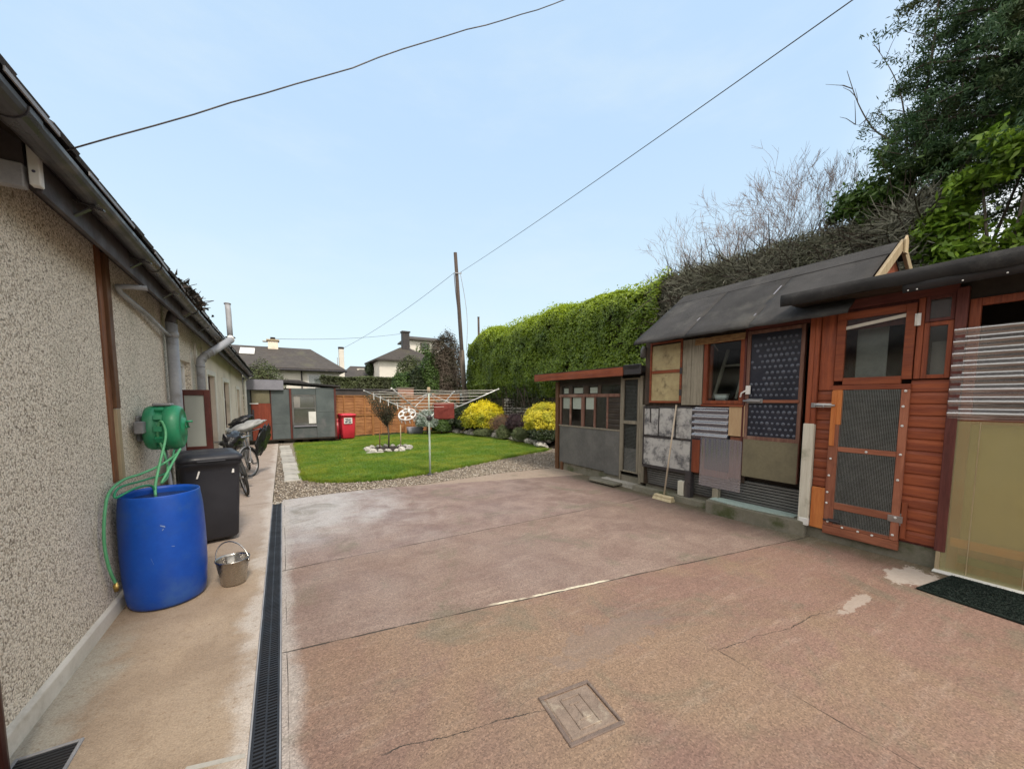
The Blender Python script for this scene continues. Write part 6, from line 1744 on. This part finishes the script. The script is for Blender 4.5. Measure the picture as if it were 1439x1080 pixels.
# ------------------------------------------------------------------ far end of the garden
# felt-clad shed closing the path
GY = 17.0
t = thing('felt_clad_shed', 'grey felt-clad shed with brick red door at the end of the path', 'shed', (.4, 17.8, 0))
obj('shell', MB().box(-1.2, GY + .03, .12, 1.86, 19.3, 2.10), M['shed_dark'], t)
cl = [(-1.2, -1.02, .15, 2.1), (-.375, .22, .74, 2.05), (-.375, .22, .15, .735), (.30, 1.13, 1.86, 2.10), (.30, 1.13, .15, .66), (1.14, 1.80, 1.17, 2.14), (1.14, 1.80, .15, 1.165)]
for (a, b, c, d) in cl:
    obj('felt_sheet', MB().box(a, GY, c, b, GY + .028, d), M['grey_felt_wall'], t, .006)
obj('batten', MB().box(.225, GY - .02, .12, .295, GY + .03, 2.1).box(1.80, GY - .02, .12, 1.87, GY + .03, 2.14).box(-.385, GY - .012, .15, -.37, GY + .0, 2.05), M['maroon_v'], t, .003)
d = obj('door', MB().box(-1.0, GY - .03, .14, -.40, GY + .01, 1.52), M['door_brick'], t, .004)
obj('upper_panel', MB().box(-.98, GY - .015, 1.53, -.42, GY + .01, 2.02), M['olive'], d)
obj('latch_bar', MB().box(-1.05, GY - .05, 1.50, -.78, GY - .03, 1.535), M['white_plastic'], d)
obj('slot', MB().box(-.99, GY - .034, .85, -.92, GY - .029, 1.30), M['gutter'], d)
wf = MB().box(.30, GY - .02, .66, .36, GY + .02, 1.855).box(1.08, GY - .02, .66, 1.135, GY + .02, 1.855).box(.36, GY - .018, .66, 1.08, GY + .02, .74).box(.36, GY - .018, 1.80, 1.08, GY + .02, 1.855).box(.36, GY - .018, 1.30, 1.08, GY + .02, 1.345)
w = obj('window', wf, M['greypaint'], t, .003)
obj('pane', MB().box(.36, GY + .0, .74, 1.08, GY + .004, 1.80), M['glass_dim'], w)
obj('blind', MB().box(.38, GY + .012, .75, 1.06, GY + .018, 1.79), M['olive'], w)
obj('blind', MB().box(.37, GY - .002, 1.36, .58, GY + .010, 1.78), M['curtain'], w)
sh = obj('white_sheet', MB().box(.86, GY - .026, .72, 1.12, GY - .021, 1.19), M['white_plastic'], w)
obj('sill', MB().box(.34, GY - .05, .60, 1.14, GY + .02, .655), M['felt_pale'], w)
obj('flashing', MB().box(-1.25, GY - .12, 2.03, .05, GY - .09, 2.40), M['felt_pale'], t, .004)
obj('roof', MB().prism([(-1.4, 2.40), (2.05, 2.17), (2.05, 2.24), (-1.4, 2.47)], 'Y', GY - .09, 19.5), M['felt_new'], t, .006)
obj('bearer', MB().box(-1.2, GY + .05, .0, -.2, 19.2, .115).box(.0, GY + .05, .0, .35, 19.2, .115).box(.62, GY + .08, 0, .86, 19.2, .115).box(1.2, GY + .1, 0, 1.8, 19.2, .115).box(-1.2, GY - .02, .10, 1.87, GY + .05, .145), M['dark_wood_h'], t)
obj('second_roof', MB().prism([(-1.2, 2.48), (.6, 2.48), (1.2, 2.30), (-1.2, 2.40)], 'Y', 18.2, 20.5), M['slate'], t)

# orange fence
FA, FB = Vector((1.92, 18.05, 0)), Vector((8.55, 19.95, 0))
fd = (FB - FA).normalized(); fa = math.atan2(fd.y, fd.x)
NP = 4; PW = (FB - FA).length / NP
def fence_panel(h, w, kind):
    mb = MB(); rs = random.Random(kind)
    nb = 13; bh = h / nb
    for i in range(nb):
        z0 = .05 + i * bh; dzz = [rs.uniform(-.008, .008) for _ in range(5)]
        for k in range(4):
            xa, xb = -w / 2 + w * k / 4, -w / 2 + w * (k + 1) / 4
            mb.add([(xa, -.012, z0 + dzz[k]), (xb, -.012, z0 + dzz[k + 1]), (xb, .004, z0 + bh * 1.12), (xa, .004, z0 + bh * 1.12), (xa, .002, z0 + dzz[k]), (xb, .002, z0 + dzz[k + 1])], [(0, 1, 2, 3), (0, 4, 5, 1)])
    return mb
labs = ['orange waney-lap fence panel behind the red wheelie bin', 'orange fence panel behind the little lawn tree', 'orange fence panel behind the white sock airer', 'orange fence panel beneath the purplish shrub, right end of the fence']
for i in range(NP):
    c = FA + fd * (PW * (i + .5)); h = (1.78, 1.78, 1.80, 1.86)[i]
    t = thing('lap_fence', labs[i], 'fence panel', tuple(c), 'orange fence panels', fa)
    obj('boards', fence_panel(h, PW - .10, i), M['fence'], t, 0, 1, True)
    for xx in (-.27 * PW, 0.02, .28 * PW):
        obj('batten', MB().box(xx - .022, -.042, .03, xx + .022, -.014, h + .06), M['fence_post'], t, .003, 1, True)
    obj('rail', MB().box(-PW / 2 + .05, -.046, h + .04, PW / 2 - .05, .02, h + .07), M['fence_post'], t, .003, 1, True)
    obj('rail', MB().box(-PW / 2 + .05, -.046, .93, PW / 2 - .05, -.0435, .975), M['fence_post'], t, 0, 1, True)
plabs = ['orange fence post nearest the red bin', 'orange fence post left of the lawn tree', 'orange fence post behind the dryer', 'orange fence post behind the dryer pole, left of the purplish shrub', 'orange fence post at the hedge end of the fence']
for i in range(NP + 1):
    c = FA + fd * (PW * i)
    o = thing('fence_post', plabs[i], 'post', tuple(c), 'orange fence posts', fa)
    obj('post', MB().box(-.045, -.05, -.1, .045, .045, 1.93), M['fence_post'], o, .005, 1, True)
    obj('post_cap', MB().prism([(-.06, 1.93), (.06, 1.93), (.02, 1.97), (-.02, 1.97)], 'Y', -.06, .055), M['fence_post'], o, 0, 1, True)
# dark boundary wall behind the fence, brick pier
t = thing('boundary_wall', 'dark low boundary wall showing above the fence beside the felt shed', 'wall', (3.6, 20.4, 0))
M['dark_render'] = surf('dark damp render', (.075, .065, .062), (.05, .045, .043), 1.5, (.8, .95), .3, 20, grime=(.11, .09, .08))
obj('wall', MB().box(1.9, 20.3, 0, 5.2, 20.55, 2.13), M['dark_render'], t)
obj('coping', MB().box(1.85, 20.25, 2.132, 5.22, 20.6, 2.20), M['slate'], t, .01)
def brickm():
    n = N('old pink brick')
    b = n.new('ShaderNodeTexBrick'); n.put(b.inputs['Vector'], n.co)
    mp = n.new('ShaderNodeMapping'); n.put(mp.inputs[0], n.co); mp.inputs['Rotation'].default_value = (R(90), 0, 0)
    n.put(b.inputs['Vector'], mp.outputs[0])
    b.inputs['Scale'].default_value = 4.5; n.put(b.inputs['Color1'], (.40, .20, .14)); n.put(b.inputs['Color2'], (.30, .13, .09)); n.put(b.inputs['Mortar'], (.30, .27, .23))
    return n.done(n.bsdf(b.outputs[0], .9))
t = thing('brick_pier', 'short pink brick wall piece above the fence left of the shrubs', 'wall', (5.6, 20.5, 0))
obj('pier', MB().box(5.25, 20.35, 0, 6.1, 20.65, 2.25), brickm(), t)
obj('coping', MB().box(5.22, 20.32, 2.25, 6.13, 20.68, 2.31), M['concrete_block'], t)

# shrubs beyond the fence
def block_hedge(name, label, x0, x1, y0, y1, z0, z1, n, m, L=.10, Wd=.06, cat='hedge'):
    t = thing(name, label, cat, ((x0 + x1) / 2, (y0 + y1) / 2, 0))
    obj('inner_growth', MB().box(x0 + .15, y0 + .15, 0, x1 - .15, y1 - .15, z1 - .15), M['inner'], t)
    k = n // 2
    P = np.concatenate([np.stack([RNG.uniform(x0, x1, k), y0 + RNG.random(k) * .15, RNG.uniform(z0, z1, k)], 1), np.stack([RNG.uniform(x0, x1, k), RNG.uniform(y0, y1, k), z1 - RNG.random(k) * .15], 1)])
    P[:, 2] += np.array([.14 * mnoise.noise(Vector((a * .8, b, 0))) for a, b in P[:, :2]])
    D = np.concatenate([np.tile((0, -1., .3), (k, 1)), np.tile((0, -.2, 1.), (k, 1))])
    leaf_mesh('foliage', P, D, L, Wd, m, t, .6)
    return t
M['lf_farhedge'] = leafmat('far hedge leaves', (.065, .09, .03), (.11, .13, .05), (.05, .055, .03), .9, .6, .25)
shrub('hedge_end_shrub', 'dark green shrub closing the gap behind the utility pole foot', (10.4, 20.9, 1.9), (1.5, 1.0, 1.9), 6000, .11, .06, M['lf_green'], zmin=-1)
block_hedge('low_hedge', 'low clipped hedge running across beyond the fence and felt shed', 1.9, 7.0, 24, 25, 1.4, 3.0, 9000, M['lf_farhedge'], .12, .08)
shrub('tall_shrub', 'tall purplish brown shrub at the foot of the utility pole', (8.35, 21.3, 3.0), (1.0, .95, 2.55), 15000, .11, .05, M['lf_brown'], zmin=-1, thick=.22)
shrub('green_shrub', 'bright green upright shrub left of the purplish one', (7.25, 21.2, 2.3), (.72, .7, 1.85), 8000, .11, .06, M['lf_green'], zmin=-1)
shrub('dark_tall_shrub', 'darkest green shrub between two brighter ones beyond the fence', (6.45, 21.0, 1.9), (.60, .6, 1.5), 6000, .10, .05, M['lf_dark'], zmin=-1)
shrub('green_shrub', 'green rounded shrub leftmost beyond the orange fence', (5.75, 21.2, 1.8), (.72, .65, 1.35), 6000, .11, .06, M['lf_green'], zmin=-1)
shrub('ivy_mound', 'grey green ivy mound in front of the cream house wall', (7.9, 27, 2.4), (1.2, 1.0, 2.3), 7000, .14, .08, M['lf_farhedge'], zmin=-1)
shrub('roof_shrub', 'olive shrub showing over the felt shed beside the bungalow eave', (-.75, 21.5, 1.9), (.95, .9, 1.55), 5000, .11, .05, M['lf_farhedge'], zmin=-1)

# houses beyond
def hip(mb, x0, x1, y0, y1, ze, zr, inset, oh=.0):
    ym = (y0 + y1) / 2
    vs = [(x0, y0, ze), (x1, y0, ze), (x1, y1, ze), (x0, y1, ze), (x0 + inset, ym, zr), (x1 - inset, ym, zr), (x0, y0, ze - .14), (x1, y0, ze - .14), (x1, y1, ze - .14), (x0, y1, ze - .14)]
    return mb.add(vs, [(0, 1, 5, 4), (1, 2, 5), (2, 3, 4, 5), (3, 0, 4), (6, 7, 1, 0), (7, 8, 2, 1), (8, 9, 3, 2), (9, 6, 0, 3), (9, 8, 7, 6)])
t = thing('hipped_bungalow', 'white bungalow with wide dark hipped roof, chimney and roof light', 'house', (-3, 30, 0))
obj('wall', MB().box(-9.5, 26.4, 0, 3.15, 32.8, 3.40), M['render_white'], t)
r = obj('roof', hip(MB(), -10, 3.5, 26, 33.2, 3.52, 5.08, 1.72), M['tile_far'], t)
c = obj('chimney', MB().box(-.66, 29.2, 4.5, -.10, 29.8, 5.42), M['render_cream'], r, .02)
obj('chimney_cap', MB().box(-.74, 29.12, 5.42, -.02, 29.88, 5.52).box(-.95, 29.3, 5.36, -.66, 29.6, 5.415), M['pale_wood'], c, .02)
obj('chimney_pot', MB().lathe([(0, 5.52), (.16, 5.52), (.13, 5.66), (.16, 5.68), (0, 5.68)], (-.38, 29.5, 0), 14), M['slate'], c)
obj('roof_light', MB().prism([(27.95, 4.40), (28.95, 4.825), (28.95, 4.87), (27.95, 4.445)], 'X', -2.1, -1.35), M['white_plastic'], r)
obj('gutter', MB().tube([(-10, 25.94, 3.40), (3.56, 25.94, 3.40)], .06, 8), M['gutter'], r)
w = obj('window', MB().box(1.35, 26.36, 2.35, 2.75, 26.42, 3.22), M['white_plastic'], t)
obj('pane', MB().box(1.43, 26.345, 2.43, 2.67, 26.358, 3.14), M['glass_dim'], w)
obj('downpipe', MB().tube([(1.05, 26.32, 0), (1.05, 26.32, 3.40)], .04, 8), M['gutter'], t)

t = thing('white_chimney_house', 'house hidden behind the hipped roof, only its tall white chimney showing', 'house', (4.5, 36, 0))
obj('wall', MB().box(2.6, 33.6, 0, 7.2, 38, 3.0), M['render_white'], t)
r = obj('roof', hip(MB(), 2.4, 7.4, 33.3, 38.3, 3.1, 4.15, 2.2), M['tile_far'], t)
c = obj('chimney', MB().box(3.98, 32.95, 0, 4.34, 33.4, 5.62), M['render_white'], t, .02)
obj('chimney_pot', MB().lathe([(0, 5.62), (.20, 5.62), (.23, 5.72), (.22, 5.80), (0, 5.80)], (4.16, 33.17, 0), 14), M['slate'], c)
obj('aerial', MB().tube([(3.86, 33.1, 3.9), (3.86, 33.1, 4.95)], .03, 6), M['pipe_grey'], c)

t = thing('dark_roofed_house', 'small house with low dark roof between the chimney and cream gable', 'house', (7.2, 42, 0))
obj('wall', MB().box(5.4, 40.3, 0, 9.2, 44, 3.8), M['dark_render'], t)
obj('roof', hip(MB(), 5.2, 9.6, 40, 44.3, 4.05, 5.05, .9), M['tile_far'], t)
w = obj('window', MB().box(6.6, 41.2, 4.2, 7.6, 41.5, 4.75), M['render_white'], t)
obj('pane', MB().box(6.8, 41.17, 4.3, 7.4, 41.19, 4.68), M['glass_dim'], w)

t = thing('cream_house', 'cream house with dark hipped roof and dark chimney behind the shrubs', 'house', (10, 37, 0))
obj('wall', MB().box(7.5, 35.2, 0, 12.6, 39.5, 5.30), M['render_white'], t)
hp = MB().add([(7.1, 34.8, 5.22), (13.0, 34.8, 5.22), (13.0, 40, 5.22), (7.1, 40, 5.22), (9.75, 36.6, 6.55), (10.6, 36.6, 6.55), (7.1, 34.8, 5.08), (13.0, 34.8, 5.08), (13.0, 40, 5.08), (7.1, 40, 5.08)], [(0, 1, 5, 4), (1, 2, 5), (2, 3, 4, 5), (3, 0, 4), (6, 7, 1, 0), (7, 8, 2, 1), (8, 9, 3, 2), (9, 6, 0, 3), (9, 8, 7, 6)])
r = obj('roof', hp, M['tile_far'], t)
c = obj('chimney', MB().box(9.95, 36.3, 6.2, 10.6, 36.9, 7.95), M['slate'], r, .02)
obj('chimney_cap', MB().box(9.88, 36.23, 7.952, 10.67, 36.97, 8.08), M['slate'], c)
w = obj('window', MB().box(10.9, 35.14, 4.0, 11.9, 35.21, 5.0), M['white_plastic'], t)
obj('pane', MB().box(10.97, 35.12, 4.07, 11.83, 35.138, 4.93), M['glass_dim'], w)
shrub('hillside_shrub', 'dark green shrub between the cream house roof and the white house behind', (13.2, 39.5, 4.4), (1.7, 1.1, 3.05), 4600, .22, .12, M['lf_green'], zmin=-1)
t = thing('upper_house', 'white house higher up behind the cream house, mostly hidden by shrubs', 'house', (13.5, 43, 0))
obj('wall', MB().box(12.1, 41.2, 0, 15.6, 45, 8.1), M['render_white'], t)
obj('roof', hip(MB(), 11.8, 16, 40.8, 45.4, 8.15, 8.75, .5), M['tile_far'], t)
w = obj('window', MB().box(13.2, 41.14, 7.0, 14.2, 41.21, 7.8), M['dark_red'], t)
obj('pane', MB().box(13.27, 41.12, 7.07, 14.13, 41.138, 7.73), M['glass_dim'], w)
shrub('clipped_tree', 'small round dark tree beside the far cream house', (7.35, 38, 4.5), (.55, .5, .60), 1600, .16, .09, M['lf_dark'], zmin=-1)

# ------------------------------------------------------------------ poles and wires
def pole(label, a, b, r, group):
    t = thing('utility_pole', label, 'pole', a, group)
    A, Bv = Vector(a), Vector(b)
    obj('post', MB().tube([A, A.lerp(Bv, .5), Bv], [r, r * .86, r * .72], 12), M['pole_wood'], t)
    return t, A, Bv
t, A, Bv = pole('tall leaning dark wooden utility pole rising at the end of the hedge', (8.78, 19.35, 0), (8.20, 19.35, 9.45), .125, 'utility poles')
w = A.lerp(Bv, .885)
obj('bracket', MB().bar(w + Vector((-.16, -.11, 0)), w + Vector((.22, -.11, .02)), .05, .05).tube([w + Vector((.2, -.11, 0)), w + Vector((.2, -.11, .10))], .03, 8), M['steel'], t)
cb = [A.lerp(Bv, u) + Vector((-.15 - .06 * math.sin(u * 9), -.13, 0)) for u in (.88, .8, .7, .6, .5, .42)]
obj('cable_drop', MB().tube(spline(cb, 4), .02, 5), M['gutter'], t)
cb = [A.lerp(Bv, u) + Vector((.16 + q, -.13, 0)) for u, q in ((.88, 0), (.78, .14), (.68, .22), (.58, .2), (.46, .06))]
obj('cable_drop', MB().tube(spline(cb, 4), .014, 5), M['pipe_grey'], t)
obj('guard', MB().tube([A.lerp(Bv, .12), A.lerp(Bv, .46)], .135, 12), M['bark'], t)
t, A2, B2 = pole('short distant utility pole top showing above the hedge', (14.9, 30, 0), (14.8, 30, 8.7), .12, 'utility poles')
obj('pole_cap', MB().tube([B2, B2 + Vector((0, 0, .05))], .10, 10), M['gutter'], t)
def wire(label, a, b, sag, r, k=24, wig=0.0):
    a, b = Vector(a), Vector(b); pts = []
    for i in range(k + 1):
        u = i / k
        p = a.lerp(b, u) - Vector((0, 0, 4 * sag * u * (1 - u)))
        p.z += wig * mnoise.noise(Vector((u * 22, r * 99, 0))) * math.sin(math.pi * u)
        pts.append(p)
    o = obj('overhead_wire', MB().tube(pts, r, 5), M['gutter'])
    return tag(o, label, 'wire', 'overhead wires')
wire('slightly kinked black wire running from the bungalow eave up across the sky', (-.875, 2.86, 2.935), (6.0, 3.06, 8.25), .10, .0040, 40, .035)
wire('long straight wire from the utility pole up over the yard', tuple(w + Vector((.2, -.11, .10))), (6.05, -3.0, 6.55), .12, .0085, 40)
wire('faint wire from the utility pole down to the far houses', tuple(w + Vector((-.16, -.11, .02))), (4.2, 33.2, 5.65), .25, .010)
wire('faint wire between the far chimneys low over the roofs', (10.2, 36.5, 7.9), (-.4, 29.5, 5.6), .22, .012)

# ------------------------------------------------------------------ camera, light, sky
cam = bpy.data.cameras.new('camera'); co = bpy.data.objects.new('camera', cam); COL.objects.link(co)
F = 530.0
cam.sensor_width = 36; cam.lens = F / 1439 * 36
cam.shift_y = (603 - 540) / 1439; cam.clip_start = .05; cam.clip_end = 2000
th = math.atan2(43, 530); az = math.atan2(322.5, 531.7)
co.location = (0, 0, 1.7); co.rotation_euler = (math.pi / 2 - th, 0, -az)
SC.camera = co

SUN_EL, SUN_AZ = 52, 176          # azimuth clockwise from +Y: behind the viewer, to the right
sun = bpy.data.lights.new('sun', 'SUN'); so = bpy.data.objects.new('sun', sun); COL.objects.link(so)
sun.energy = 2.1; sun.angle = R(11); sun.color = (1.0, .90, .78)
so.rotation_euler = (R(90 - SUN_EL), 0, R(180 - SUN_AZ))
wd = bpy.data.worlds.new('World'); SC.world = wd; wd.use_nodes = True
nt = wd.node_tree; nt.nodes.clear()
out = nt.nodes.new('ShaderNodeOutputWorld'); bgn = nt.nodes.new('ShaderNodeBackground')
sky = nt.nodes.new('ShaderNodeTexSky'); sky.sky_type = 'NISHITA'; sky.sun_disc = False
sky.sun_elevation = R(SUN_EL); sky.sun_rotation = R(SUN_AZ); sky.air_density = 1.0; sky.dust_density = 1.2; sky.ozone_density = 1.0
tc = nt.nodes.new('ShaderNodeTexCoord')
sep = nt.nodes.new('ShaderNodeSeparateXYZ'); nt.links.new(tc.outputs['Generated'], sep.inputs[0])
# high thin veil: pale blue ahead; unseen bright white behind the viewer is added fill
def wm(op, a, b=None, c=None):
    n = nt.nodes.new('ShaderNodeMath'); n.operation = op
    for i, v in enumerate((a, b, c)):
        if v is None: continue
        if hasattr(v, 'links'): nt.links.new(v, n.inputs[i])
        else: n.inputs[i].default_value = v
    return n.outputs[0]
def wmix(f, a, b):
    n = nt.nodes.new('ShaderNodeMix'); n.data_type = 'RGBA'
    for s, v in ((n.inputs[0], f), (n.inputs[6], a), (n.inputs[7], b)):
        if hasattr(v, 'links'): nt.links.new(v, s)
        else: s.default_value = v if not isinstance(v, tuple) else (*v, 1)
    return n.outputs[2]
def wstep(x, lo, hi):
    n = nt.nodes.new('ShaderNodeMapRange'); n.interpolation_type = 'SMOOTHSTEP'
    nt.links.new(x, n.inputs[0]); n.inputs[1].default_value = lo; n.inputs[2].default_value = hi
    return n.outputs[0]
nz_ = nt.nodes.new('ShaderNodeTexNoise'); nt.links.new(tc.outputs['Generated'], nz_.inputs['Vector'])
nz_.inputs['Scale'].default_value = 2.2; nz_.inputs['Detail'].default_value = 6; nz_.inputs['Roughness'].default_value = .55
veil = wmix(wstep(sep.outputs[2], .0, .62), (5.45, 6.7, 7.05), (3.95, 5.42, 7.15))
wisp = nt.nodes.new('ShaderNodeTexNoise'); wmap = nt.nodes.new('ShaderNodeMapping')
wmap.inputs['Scale'].default_value = (1, 1, 3.2); nt.links.new(tc.outputs['Generated'], wmap.inputs[0]); nt.links.new(wmap.outputs[0], wisp.inputs['Vector'])
wisp.inputs['Scale'].default_value = 1.7; wisp.inputs['Detail'].default_value = 7; wisp.inputs['Roughness'].default_value = .6
veil = wmix(wm('MULTIPLY', wstep(wisp.outputs['Fac'], .45, .75), .45), veil, (5.6, 6.5, 6.9))
clear_sky = wmix(.86, sky.outputs[0], veil)
ahead = wm('ADD', wm('MULTIPLY', sep.outputs[0], math.sin(az)), wm('MULTIPLY', sep.outputs[1], math.cos(az)))
right = wm('SUBTRACT', wm('MULTIPLY', sep.outputs[0], math.cos(az)), wm('MULTIPLY', sep.outputs[1], math.sin(az)))
cf = wm('ADD', wm('SUBTRACT', wm('MULTIPLY', right, .72), wm('MULTIPLY', ahead, .85)), wm('MULTIPLY', wm('SUBTRACT', nz_.outputs['Fac'], .5), .5))
cloud_fill = wm('MAXIMUM', wstep(cf, -.20, .42), wm('SUBTRACT', 1.0, wstep(ahead, .0, .5)))
total = wmix(cloud_fill, clear_sky, (10.2, 9.8, 9.2))
nt.links.new(total, bgn.inputs['Color']); bgn.inputs['Strength'].default_value = .1
nt.links.new(bgn.outputs[0], out.inputs['Surface'])
vs_ = SC.view_settings; vs_.view_transform = 'Standard'; vs_.look = 'None'; vs_.gamma = 1; vs_.exposure = .62
SC.render.engine = 'CYCLES'
SC.cycles.max_bounces = 8; SC.cycles.transparent_max_bounces = 24; SC.cycles.use_denoising = True
# group tags for the bins
for o in bpy.data.objects:
    if o.parent is None and o.name.startswith('wheelie_bin'): o['group'] = 'wheelie bins'
